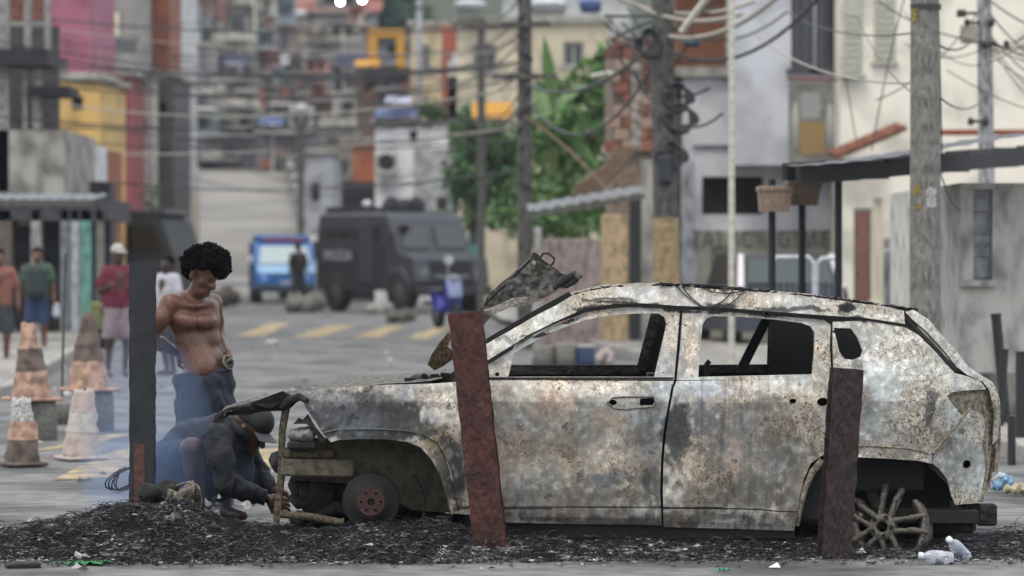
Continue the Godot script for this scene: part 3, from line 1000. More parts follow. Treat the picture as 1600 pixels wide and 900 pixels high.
	for i in 130:
		var t: float = [rng.randf_range(0.3, 0.56), rng.randf_range(0.66, 0.95), rng.randf()][i % 3]
		var s: float = t * (roofline.size() - 1)
		var k := mini(int(s), roofline.size() - 2)
		var p: Vector2 = roofline[k].lerp(roofline[k + 1], s - k)
		var thick := 0.004 + (0.010 if t > 0.28 and t < 0.58 else 0.003) * pow(rng.randf(), 2.0)
		fl.box(Vector3(p.x, p.y + thick * 0.4 + 0.002, -0.24 - rng.randf() * 0.12), Vector3(rng.randf_range(0.01, 0.05), thick, rng.randf_range(0.01, 0.05)), Basis.from_euler(Vector3(rng.randf_range(-0.3, 0.3), rng.randf() * 3.0, rng.randf_range(-0.2, 0.2))))
	put("roof_flake", fl, mat("flake", Color("3a3835"), "soot", Vector3.ONE * 3.0, 0.95), car).set_meta("kind", "stuff")
	# charred wiring hanging over the roof edge
	for w in [[Vector2(0.838, 1.327), Vector2(0.966, 1.215), Vector2(0.858, 1.286)], [Vector2(0.864, 1.327), Vector2(0.992, 1.209), Vector2(0.896, 1.26)], [Vector2(0.947, 1.327), Vector2(1.216, 1.318), Vector2(1.056, 1.26)], [Vector2(1.12, 1.318), Vector2(0.979, 1.209), Vector2(1.088, 1.247)], [Vector2(1.178, 1.308), Vector2(1.03, 1.206), Vector2(1.12, 1.234)], [Vector2(0.826, 1.337), Vector2(1.248, 1.305), Vector2(1.024, 1.337)]]:
		var wm := MB.new()
		var pts := []
		for i in 11:
			var t := i / 10.0
			var q: Vector2 = (w[0].lerp(w[2], t)).lerp(w[2].lerp(w[1], t), t)
			pts.append(Vector3(q.x, q.y + 0.004, flank(q.x, q.y) + 0.035))
		wm.tube(pts, 0.0032, 5)
		put("charred_wire", wm, black, car)
	# far flank: bare inner side
	var far_body := panel([Vector2(-1.12, 0.716), Vector2(-0.896, 0.812), Vector2(-0.496, 0.834), Vector2(-0.243, 0.85), Vector2(-0.138, 1.033), Vector2(0.128, 1.19), Vector2(0.304, 1.286), Vector2(0.592, 1.33), Vector2(0.96, 1.324), Vector2(1.568, 1.273), Vector2(1.978, 1.209), Vector2(2.147, 1.116), Vector2(2.368, 0.876), Vector2(2.464, 0.806), Vector2(2.483, 0.556), Vector2(2.384, 0.236), Vector2(2.23, 0.233), Vector2(2.186, 0.364), Vector2(2.026, 0.46), Vector2(1.718, 0.476), Vector2(1.498, 0.447), Vector2(1.427, 0.185), Vector2(1.414, 0.105), Vector2(-0.154, 0.15), Vector2(-0.307, 0.3), Vector2(-0.39, 0.476), Vector2(-0.522, 0.556), Vector2(-0.762, 0.569), Vector2(-0.915, 0.55)], [front_window, [Vector2(0.934, 0.876), Vector2(0.947, 1.02), Vector2(0.963, 1.142), Vector2(1.014, 1.18), Vector2(1.184, 1.177), Vector2(1.35, 1.161), Vector2(1.395, 1.138), Vector2(1.402, 1.1), Vector2(1.402, 0.914), Vector2(1.382, 0.882)]], -1.70, 0.03, 0.03, 1.0)
	put("far_flank", far_body, black, car)
	var fw := MB.new()
	fw.bar(Vector3(-0.15, 0.866, -1.66), Vector3(0.70, 0.866, -1.66), 0.05, 0.05)
	fw.bar(Vector3(0.70, 0.866, -1.66), Vector3(0.785, 1.19, -1.66), 0.05, 0.04, Vector3.FORWARD)
	fw.bar(Vector3(0.94, 0.868, -1.66), Vector3(1.40, 0.872, -1.66), 0.05, 0.045)
	fw.bar(Vector3(1.40, 0.87, -1.66), Vector3(1.408, 1.16, -1.66), 0.03, 0.03, Vector3.FORWARD)
	put("far_window_frame", fw, soot, car)
	var belt := MB.new()
	belt.bar(Vector3(1.235, 0.87, -1.5), Vector3(1.385, 1.17, -1.5), 0.05, 0.055, Vector3.FORWARD)
	put("rear_roof_brace", belt, black, car)
	# inside: floor, bulkhead, door linings, seat frames
	var inn := MB.new()
	inn.span(Vector3(-0.3, 0.14, -1.66), Vector3(2.35, 0.2, -0.12))
	put("floor_pan", inn, black, car)
	inn = MB.new()
	inn.span(Vector3(-0.3, 0.14, -1.66), Vector3(-0.24, 0.86, -0.12))
	inn.span(Vector3(2.3, 0.2, -1.6), Vector3(2.36, 0.78, -0.3))
	put("bulkhead", inn, black, car)
	inn = MB.new()
	inn.span(Vector3(-0.16, 0.16, -0.13), Vector3(0.78, 0.868, -0.09))
	inn.span(Vector3(0.86, 0.16, -0.13), Vector3(1.56, 0.868, -0.09))
	put("door_lining", inn, black, car)
	for q in [[Vector3(1.56, 0.3, -0.24), Vector3(2.08, 0.87, -0.2)], [Vector3(1.40, 0.84, -1.68), Vector3(2.2, 1.2, -1.62)]]:
		inn = MB.new()
		inn.span(q[0], q[1])
		put("boot_lining", inn, black, car)
	for s in [-0.5, -1.25]:
		var seat := MB.new()
		seat.box(Vector3(0.42, 0.42, s), Vector3(0.46, 0.06, 0.42), Basis(), 0.02)
		seat.bar(Vector3(0.58, 0.45, s - 0.18), Vector3(0.74, 0.84, s - 0.16), 0.04, 0.04)
		seat.bar(Vector3(0.58, 0.45, s + 0.18), Vector3(0.74, 0.84, s + 0.16), 0.04, 0.04)
		seat.bar(Vector3(0.74, 0.84, s - 0.16), Vector3(0.74, 0.84, s + 0.16), 0.04, 0.04)
		put("seat_frame", seat, black, car)
	var peg := MB.new()
	peg.tube([Vector3(1.0, 0.86, -0.5), Vector3(1.0, 0.93, -0.5), Vector3(1.015, 0.945, -0.5)], 0.014, 7)
	put("headrest_post", peg, black, car)
	# bonnet: buckled skin, and its lip drooping far out over the nose
	var hood := [Vector2(-1.478, 0.678), Vector2(-1.434, 0.71), Vector2(-1.299, 0.735), Vector2(-1.184, 0.767), Vector2(-1.13, 0.783), Vector2(-1.024, 0.796), Vector2(-0.928, 0.822), Vector2(-0.762, 0.841), Vector2(-0.634, 0.847), Vector2(-0.48, 0.86), Vector2(-0.352, 0.876)]
	var hm := MB.new()
	hm.grid(90, 30, func(a, b):
		var s: float = a * (hood.size() - 1)
		var k: int = mini(int(s), hood.size() - 2)
		var p: Vector2 = hood[k].lerp(hood[k + 1], s - k)
		var nose: float = 1.0 - smoothstep(-1.15, -0.95, p.x)
		var z0: float = lerpf(flank(maxf(p.x, -1.0), p.y) - 0.02, -0.30, nose)
		var z1: float = lerpf(-1.6, -1.05, nose)
		return crumple(Vector3(p.x, p.y - 0.008 + 0.016 * sin(PI * b) * (1.0 - nose), lerpf(z0, z1, b)), 0.03 * (0.25 + nose), crumb))
	put("bonnet", hm, mat("hood_scale", Color("8f8c87"), "ash", Vector3.ONE * 1.6, 0.85, 0.0, "n_coarse", 1.0), car)
	for q in [[[Vector2(-1.542, 0.639), Vector2(-1.504, 0.678), Vector2(-1.434, 0.716), Vector2(-1.293, 0.748), Vector2(-1.178, 0.738), Vector2(-1.114, 0.774), Vector2(-1.094, 0.748), Vector2(-1.152, 0.713), Vector2(-1.267, 0.71), Vector2(-1.331, 0.678), Vector2(-1.44, 0.668), Vector2(-1.491, 0.639)], -0.34], [[Vector2(-1.306, 0.742), Vector2(-1.216, 0.777), Vector2(-1.152, 0.786), Vector2(-1.114, 0.774), Vector2(-1.152, 0.742), Vector2(-1.242, 0.719)], -0.26]]:
		var cm := MB.new()
		cm.prism(q[0], func(p, t): return crumple(Vector3(p.x, p.y, q[1] - t + 0.3 * (p.y - 0.7)), 0.03, crumb), -0.02, 0.06)
		put("torn_bonnet_edge", cm, soot, car)
	# torn sheet standing up over the windscreen
	var tp := [Vector2(-0.176, 1.199), Vector2(-0.122, 1.273), Vector2(-0.042, 1.359), Vector2(0.035, 1.423), Vector2(0.083, 1.474), Vector2(0.106, 1.495), Vector2(0.138, 1.478), Vector2(0.192, 1.439), Vector2(0.24, 1.407), Vector2(0.294, 1.388), Vector2(0.339, 1.391), Vector2(0.352, 1.372), Vector2(0.333, 1.343), Vector2(0.269, 1.321), Vector2(0.195, 1.282), Vector2(0.115, 1.263), Vector2(0.067, 1.25), Vector2(-0.01, 1.222), Vector2(-0.074, 1.193), Vector2(-0.144, 1.126), Vector2(-0.166, 1.113)]
	var tri := panel(tp, [disc_hole(Vector2(0.109, 1.452), 0.012, 0.014)], 0.0, 0.02, 0.016, 1.0)
	for i in tri.v.size():
		var p := tri.v[i]
		tri.v[i] = crumple(p + Vector3(0, 0, -0.55 + (p.x - 0.05) * 0.5 + 0.03 * sin(p.x * 14.0 + p.y * 20.0)), 0.022, crumb)
		tri.n[i] = (tri.n[i] + Vector3(crumb.get_noise_3dv(p * 3.0), crumb.get_noise_3dv(p * 3.0 + Vector3(5, 0, 0)), 0) * 1.8).normalized()
	var torn := put("torn_sheet", tri, mat("torn_sheet", Color("8d8c8c"), "ash", Vector3.ONE * 2.2, 0.8, 0.0, "n_coarse", 0.8), car)
	var ashm := MB.new()
	ashm.prism([Vector2(-0.144, 1.196), Vector2(-0.064, 1.234), Vector2(0, 1.26), Vector2(0.09, 1.286), Vector2(0.147, 1.266), Vector2(0.07, 1.247), Vector2(-0.013, 1.222), Vector2(-0.096, 1.19)], func(p, t): return crumple(Vector3(p.x, p.y, -0.5 + (p.x - 0.05) * 0.5 + t), 0.03, crumb), -0.01, 0.012)
	put("ash_crust", ashm, mat("ash_crust", Color("c4c3c2"), "ash", Vector3.ONE * 4.0, 0.95), torn)
	for q in [[Vector2(0.147, 1.478), Vector2(0.16, 1.497), Vector2(0.186, 1.497), Vector2(0.218, 1.471), Vector2(0.211, 1.446), Vector2(0.198, 1.436)], [Vector2(0.122, 1.487), Vector2(0.138, 1.471), Vector2(0.16, 1.458), Vector2(0.186, 1.439)], [Vector2(-0.138, 1.234), Vector2(-0.09, 1.286), Vector2(-0.032, 1.337), Vector2(0.038, 1.407), Vector2(0.096, 1.465)]]:
		var bm := MB.new()
		var bp := []
		for p in q:
			bp.append(Vector3(p.x, p.y, -0.52 + (p.x - 0.05) * 0.5))
		bm.tube(bp, 0.006, 6)
		put("bent_bracket", bm, black, torn)
	var rimm := MB.new()
	var rp := []
	for p in [Vector2(0.269, 1.324), Vector2(0.314, 1.356), Vector2(0.346, 1.385), Vector2(0.326, 1.391), Vector2(0.269, 1.362), Vector2(0.211, 1.318)]:
		rp.append(Vector3(p.x, p.y, -0.42))
	rimm.tube(rp, [0.012, 0.02, 0.016, 0.02, 0.022, 0.012], 7)
	put("rolled_edge", rimm, black, torn)
	var cowl := MB.new()
	cowl.prism([Vector2(-0.426, 0.943), Vector2(-0.41, 0.985), Vector2(-0.355, 1.062), Vector2(-0.317, 1.103), Vector2(-0.301, 1.087), Vector2(-0.32, 1.042), Vector2(-0.301, 1.017), Vector2(-0.298, 0.953), Vector2(-0.339, 0.934), Vector2(-0.387, 0.918)], func(p, t): return crumple(Vector3(p.x, p.y, -0.25 + t + (p.y - 0.95) * 0.8), 0.03, crumb), -0.015, 0.015)
	put("bent_hinge_plate", cowl, mat("hinge", Color("a8926f"), "ash", Vector3.ONE * 3.0, 0.8), car)
	cowl = MB.new()
	cowl.bar(Vector3(-0.2, 0.86, -0.2), Vector3(-0.2, 0.86, -1.5), 0.14, 0.04)
	for i in 8:
		cowl.box(Vector3(-0.52 + i * 0.045, 0.862 + 0.004 * (i % 3), -0.2 - 0.03 * (i % 2)), Vector3(0.05, 0.016, 0.06), Basis.from_euler(Vector3(0.3 * i, 0.9 * i, 0.2 * sin(i * 2.0))), 0.004)
	put("windscreen_sill", cowl, soot, car)

	# nose: what is left of the front end
	var up := MB.new()
	up.prism([Vector2(-1.165, 0.742), Vector2(-1.133, 0.729), Vector2(-1.146, 0.601), Vector2(-1.152, 0.524), Vector2(-1.158, 0.358), Vector2(-1.184, 0.13), Vector2(-1.216, 0.137), Vector2(-1.194, 0.374), Vector2(-1.178, 0.601)], func(p, t): return crumple(Vector3(p.x, p.y, t), 0.012, crumb), -0.32, -0.27)
	put("front_upright", up, sooty, car)
	up = MB.new()
	up.tube([Vector3(Vector2(-1.162, 0.716).x, Vector2(-1.162, 0.716).y, -0.26), Vector3(Vector2(-1.126, 0.754).x, Vector2(-1.126, 0.754).y, -0.22), Vector3(Vector2(-1.069, 0.774).x, Vector2(-1.069, 0.774).y, -0.16), Vector3(Vector2(-1.03, 0.754).x, Vector2(-1.03, 0.754).y, -0.13)], [0.02, 0.024, 0.02, 0.013], 8)
	put("latch_bracket", up, soot, car)
	up = MB.new()
	up.box(Vector3(Vector2(-1.03, 0.479).x, Vector2(-1.03, 0.479).y, -0.3), Vector3(0.26, 0.04, 0.08), Basis(), 0.008)
	put("upper_rail", up, sooty, car)
	up = MB.new()
	up.box(Vector3(Vector2(-0.986, 0.409).x, Vector2(-0.986, 0.409).y, -0.27), Vector3(0.37, 0.088, 0.06), Basis(Vector3.FORWARD, 0.02), 0.01)
	put("chassis_rail", up, mat("chassis", Color("5e5747"), "grime", Vector3.ONE * 3.0, 0.9, 0.0, "n_coarse", 0.6), car)
	up = MB.new()
	up.tube([Vector3(Vector2(-1.171, 0.178).x, Vector2(-1.171, 0.178).y, -0.22), Vector3(Vector2(-1.024, 0.166).x, Vector2(-1.024, 0.166).y, -0.2), Vector3(Vector2(-0.87, 0.137).x, Vector2(-0.87, 0.137).y, -0.2), Vector3(Vector2(-0.851, 0.134).x, Vector2(-0.851, 0.134).y, -0.2)], [0.02, 0.02, 0.02, 0.028], 8)
	put("crash_tube", up, sooty, car)
	up = MB.new()
	up.tube([Vector3(-1.17, 0.42, -0.3), Vector3(-1.22, 0.42, -0.8), Vector3(-1.17, 0.42, -1.4)], 0.05, 8)
	put("bumper_beam", up, soot, car)
	var lampm := blob([[Vector3(Vector2(-1.104, 0.578).x, Vector2(-1.104, 0.578).y, -0.22), Vector3(Vector2(-1.03, 0.582).x, Vector2(-1.03, 0.582).y, -0.2), 0.034, 0.04]], 0.012, 0.02, Vector3.ZERO, [], 0.012, 18.0)
	var hl := put("headlamp", lampm, mat("molten_lamp", Color("aeb0b8"), "ash", Vector3.ONE * 3.0, 0.4), car)
	up = MB.new()
	up.box(Vector3(Vector2(-1.062, 0.527).x, Vector2(-1.062, 0.527).y, -0.24), Vector3(0.15, 0.05, 0.12), Basis(), 0.015)
	put("lamp_housing", up, black, hl)
	up = MB.new()
	up.prism([Vector2(-1.104, 0.639), Vector2(-1.082, 0.668), Vector2(-1.056, 0.655), Vector2(-1.03, 0.681), Vector2(-0.992, 0.614), Vector2(-0.941, 0.55), Vector2(-0.973, 0.543), Vector2(-1.011, 0.614), Vector2(-1.043, 0.633)], func(p, t): return crumple(Vector3(p.x, p.y, t), 0.015, crumb), -0.2, -0.16)
	put("lamp_bracket", up, soot, car)
	up = MB.new()
	up.prism([Vector2(-1.126, 0.556), Vector2(-0.928, 0.556), Vector2(-0.768, 0.582), Vector2(-0.512, 0.569), Vector2(-0.352, 0.412), Vector2(-0.275, 0.185), Vector2(-0.512, 0.185), Vector2(-0.768, 0.326), Vector2(-1.12, 0.338)], func(p, t): return crumple(Vector3(p.x, p.y, t), 0.02, crumb), -0.38, -0.34)
	put("inner_wing", up, mat("inner_wing", Color("4c4739"), "streak", Vector3.ONE * 2.0, 0.95, 0.0, "n_coarse", 1.0), car)
	up = MB.new()
	for i in 26:
		var bx := rng.randf_range(-1.12, -0.55)
		up.box(Vector3(bx, rng.randf_range(0.12, 0.32), rng.randf_range(-0.75, -0.42)), Vector3(rng.randf_range(0.05, 0.16), rng.randf_range(0.04, 0.12), 0.12), Basis.from_euler(Vector3(rng.randf(), rng.randf(), rng.randf())), 0.015)
	up.tube([Vector3(-1.0, 0.14, -0.4), Vector3(-0.9, 0.2, -0.38), Vector3(-0.78, 0.17, -0.38)], 0.035, 9)
	up.span(Vector3(-1.05, 0.1, -1.4), Vector3(-0.35, 0.5, -0.75), 0.05)
	put("engine", up, mat("engine", Color("57524b"), "soot", Vector3.ONE * 2.0, 0.9, 0.0, "n_coarse", 1.0), car)
	# front brake: disc, hub with its holes, hose
	var hub := Vector2(-0.71, 0.246)
	var fz := -0.16
	var turn := Transform3D(Basis(Vector3(1, 0, 0), Vector3(0, 0, 1), Vector3(0, -1, 0)), Vector3(hub.x, hub.y, fz))
	var dm := MB.new()
	dm.lathe([Vector2(0.0, -0.03), Vector2(0.142, -0.03), Vector2(0.147, -0.02), Vector2(0.147, 0.0), Vector2(0.138, 0.008), Vector2(0.09, 0.008), Vector2(0.086, 0.03), Vector2(0.0, 0.03)], turn, 28)
	var disc := put("brake_disc", dm, mat("disc", Color("6a6662"), "soot", Vector3.ONE * 3.0, 0.7, 0.2), car)
	var hubm := panel(disc_hole(hub, 0.07, 0.07, 24), [disc_hole(hub, 0.02, 0.02, 12)] + range(6).map(func(i): return disc_hole(hub + Vector2(cos(TAU * i / 6.0), sin(TAU * i / 6.0)) * 0.049, 0.0085, 0.0085, 8)), fz + 0.045, 0.014, 0.01, 1.0)
	put("hub", hubm, rusty, disc)
	var cm2 := MB.new()
	var tyre := []
	for i in 20:
		var an := -0.9 + i * 0.16
		tyre.append(Vector3(hub.x + 0.03 + cos(an - 1.4) * 0.24, hub.y - 0.02 + sin(an - 1.4) * 0.23, fz - 0.02))
	cm2.tube(tyre, 0.008, 6)
	put("tyre_bead", cm2, black, disc)
	# rear wheel: the melted alloy rim leans in its arch
	var rc := Vector3(Vector2(1.869, 0.118).x, Vector2(1.869, 0.118).y, -0.1)
	var rb := Basis.from_euler(Vector3(-0.16, -0.28, 0.1))
	var alloy := mat("alloy", Color("8f8984"), "ash", Vector3.ONE * 7.0, 0.5, 0.1, "n_coarse", 0.5)
	var rim_r := 0.205
	var w_at := func(an: float, r: float, d: float) -> Vector3: return rc + rb * Vector3(cos(an) * r, sin(an) * r, d)
	var rim_caps := []
	for arc in [[-1.5, 0.62], [2.3, 3.3]]:  # what is left of the rim's edge
		for i in 12:
			var a0: float = lerpf(arc[0], arc[1], i / 12.0)
			var a1: float = lerpf(arc[0], arc[1], (i + 1) / 12.0)
			rim_caps.append([w_at.call(a0, rim_r, 0.0), w_at.call(a1, rim_r, 0.0), 0.014, 0.014, 0.012])
			rim_caps.append([w_at.call(a0, rim_r * 0.97, -0.06), w_at.call(a1, rim_r * 0.97, -0.06), 0.02, 0.02, 0.03])
			rim_caps.append([w_at.call(a0, rim_r * 0.97, -0.13), w_at.call(a1, rim_r * 0.97, -0.13), 0.02, 0.02, 0.03])
	for i in 5:  # lumps that ran down and set
		rim_caps.append([w_at.call(2.6 + i * 0.4, 0.13 + 0.02 * (i % 2), 0.0), w_at.call(2.8 + i * 0.4, 0.19, -0.03), 0.03, 0.02, 0.03])
	var rim := put("rear_wheel", blob(rim_caps, 0.009, 0.02, Vector3.ZERO, [], 0.008, 22.0), alloy, car)
	for s in [[0.02, 1.0], [1.26, 0.98], [2.5, 0.84], [3.7, 0.8], [5.0, 0.95]]:  # double spokes, two bars side by side
		for q in [-1.0, 1.0]:
			var an: float = s[0]
			var l: float = s[1] * (1.0 if q < 0.0 or s[1] > 0.9 else 0.85)
			var o2: Vector3 = rb * Vector3(-sin(an), cos(an), 0.0) * q
			var end: Vector3 = w_at.call(an, rim_r * l, 0.0) + o2 * 0.042
			put("spoke", blob([[w_at.call(an, 0.045, 0.034) + o2 * 0.026, w_at.call(an, 0.15, 0.034) + o2 * 0.031, 0.015, 0.0135], [w_at.call(an, 0.15, 0.034) + o2 * 0.031, end, 0.0135, 0.018], [w_at.call(an, 0.05, 0.0) + o2 * 0.026, end + rb * Vector3(0, 0, -0.03), 0.012, 0.014]], 0.006, 0.012, Vector3.ZERO, [], 0.005, 30.0), alloy, rim)
	var wheel := MB.new()
	wheel.lathe([Vector2(0.026, -0.03), Vector2(0.026, 0.04), Vector2(0.032, 0.052), Vector2(0.062, 0.05), Vector2(0.072, 0.03), Vector2(0.07, -0.03)], Transform3D(rb * Basis(Vector3(1, 0, 0), Vector3(0, 0, 1), Vector3(0, -1, 0)), rc), 20)
	put("hub", wheel, alloy, rim)
	for i in 5:
		var an := TAU * i / 5.0 + 0.42 + PI / 5
		wheel = MB.new()
		wheel.lathe([Vector2(0.0, 0.0), Vector2(0.012, 0.0), Vector2(0.012, 0.004)], Transform3D(rb * Basis(Vector3(1, 0, 0), Vector3(0, 0, 1), Vector3(0, -1, 0)), w_at.call(an, 0.05, 0.052)), 8)
		put("bolt_hole", wheel, black, rim)
	up = MB.new()
	up.prism([Vector2(1.587, 0.486), Vector2(1.744, 0.524), Vector2(2.048, 0.498), Vector2(2.24, 0.3), Vector2(2.24, 0.044), Vector2(1.44, 0.044), Vector2(1.466, 0.332)], func(p, t): return Vector3(p.x, p.y, t), -0.46, -0.42)
	put("rear_arch_lining", up, black, car)
	up = MB.new()
	up.tube([Vector3(1.74, 0.5, -0.36), Vector3(1.86, 0.2, -0.3)], 0.03, 8)
	up.bar(Vector3(1.5, 0.16, -0.3), Vector3(1.9, 0.13, -0.3), 0.08, 0.06)
	put("rear_suspension", up, mat("inner_wing", Color.WHITE), car)
	up = MB.new()
	up.span(Vector3(-0.2, 0.06, -0.14), Vector3(1.42, 0.145, -0.07), 0.01)
	up.span(Vector3(-0.2, 0.06, -1.6), Vector3(1.42, 0.12, -1.5), 0.01)
	put("sill", up, black, car)
	# tail
	var tl := [Vector2(2.432, 0.85), Vector2(2.467, 0.802), Vector2(2.486, 0.735), Vector2(2.477, 0.524), Vector2(2.432, 0.332)]
	var tg := MB.new()
	tg.grid(12, 20, func(a, b):
		var s: float = a * (tl.size() - 1)
		var k: int = mini(int(s), tl.size() - 2)
		var p: Vector2 = tl[k].lerp(tl[k + 1], s - k)
		var w: float = flank(p.x, p.y)
		return Vector3(p.x - 0.012 + 0.03 * sin(PI * b), p.y, lerpf(w, -1.7 - w, b)))
	put("tailgate", tg, paint, car)
	for q in [[[Vector2(2.432, 0.825), Vector2(2.458, 0.774), Vector2(2.445, 0.716), Vector2(2.464, 0.652), Vector2(2.454, 0.556), Vector2(2.47, 0.46), Vector2(2.464, 0.39)], 0.014], [[Vector2(2.394, 0.716), Vector2(2.41, 0.626), Vector2(2.397, 0.524), Vector2(2.406, 0.428), Vector2(2.394, 0.332), Vector2(2.381, 0.236)], 0.011], [[Vector2(2.451, 0.806), Vector2(2.48, 0.716), Vector2(2.474, 0.62), Vector2(2.486, 0.524), Vector2(2.477, 0.447)], 0.01]]:
		tg = MB.new()
		var tp2 := []
		for p in q[0]:
			tp2.append(crumple(Vector3(p.x, p.y, flank(p.x, p.y) - 0.03), 0.02, crumb))
		tg.tube(tp2, q[1], 6)
		put("torn_tail_edge", tg, scorched, car)
	tg = MB.new()
	tg.bar(Vector3(2.33, 0.2, -0.25), Vector3(2.33, 0.2, -1.5), 0.06, 0.1)
	tg.box(Vector3(2.41, 0.17, -0.3), Vector3(0.1, 0.11, 0.1), Basis(), 0.01)
	tg.box(Vector3(2.24, 0.12, -0.3), Vector3(0.22, 0.08, 0.2), Basis(), 0.02)
	put("rear_beam", tg, soot, car)



# ------------------------------------------------------------------ steel posts and the burnt heap
func steel_post(called: String, label: String, a: Vector3, b: Vector3, width: float, depth: float, m: Material, yaw := 0.0, scorch: Material = null) -> void:
	var root := thing(called, label, "post", Vector3(b.x, 0, b.z))
	var up := (a - b).normalized()
	var bas := Basis(Vector3.RIGHT.slide(up).normalized(), up, Vector3.RIGHT.slide(up).normalized().cross(up)) * Basis(Vector3.UP, yaw)
	var h := (a - b).length()
	var c := (a + b) * 0.5 - root.position
	for s in [1, -1]:
		var f := MB.new()
		var dent := noise(FastNoiseLite.TYPE_SIMPLEX_SMOOTH, 5.0, int(absf(a.x) * 100.0) + s, 3)
		for q in 2:
			f.grid(10, 60, func(u, t): 
				var p := Vector3((u - 0.5) * width, (t - 0.5) * h, 0.0)
				var e: float = absf(u - 0.5) * 2.0
				return c + bas * (p + Vector3(dent.get_noise_2d(p.y * 2.0, 3.0) * 0.006 * e * signf(u - 0.5), 0.0, s * depth * 0.5 + (q - 0.5) * 0.014 + dent.get_noise_2d(p.x * 2.0, p.y) * 0.008 * e)))
		for e in [-0.5, 0.5]:
			f.grid(1, 60, func(u, t): 
				var y: float = (t - 0.5) * h
				return c + bas * Vector3(e * width + dent.get_noise_2d(y * 2.0, 3.0) * 0.006 * signf(e), y, s * depth * 0.5 + (u - 0.5) * 0.014 + dent.get_noise_2d(e * width * 2.0, y) * 0.008))
		f.box(c + bas * Vector3(0, h * 0.5 - 0.004, s * depth * 0.5), Vector3(width * 0.985, 0.008, 0.012), bas)
		put("flange", f, m, root)
	var w := MB.new()
	w.box(c, Vector3(0.01, h - 0.002, depth - 0.014), bas)
	put("web", w, scorch if scorch else m, root)


func heap_h(x: float, z: float, f: FastNoiseLite) -> float:
	var px := [-3.4, -2.75, -2.5, -2.28, -2.05, -1.68, -1.52, -1.25, -0.9, -0.66, -0.33, -0.1, 0.2, 0.8, 1.5, 1.75, 2.25, 2.8, 3.3]
	var ph := [0.0, 0.02, 0.065, 0.12, 0.185, 0.2, 0.11, 0.07, 0.085, 0.13, 0.13, 0.09, 0.07, 0.055, 0.045, 0.012, 0.02, 0.03, 0.0]
	var h := 0.0
	for i in px.size() - 1:
		if x >= px[i] and x < px[i + 1]:
			h = lerpf(ph[i], ph[i + 1], (x - px[i]) / (px[i + 1] - px[i]))
	var d := -z
	var e := f.get_noise_2d(x * 0.7, z * 0.7) * 0.25
	var front := smoothstep(18.28 + e, 19.35, d)
	var back := 1.0 - smoothstep(19.9, 21.0, d + e)
	var prof := h * front * back
	var n := f.get_noise_2d(x * 3.0, z * 3.0) * 0.6 + f.get_noise_2d(x * 9.0 + 40.0, z * 9.0) * 0.3 + f.get_noise_2d(x * 22.0, z * 22.0) * 0.16
	return prof * (1.0 + 0.4 * n) + 0.012 * n * minf(1.0, prof * 20.0) + (prof - 0.004 if prof < 0.004 else 0.0)


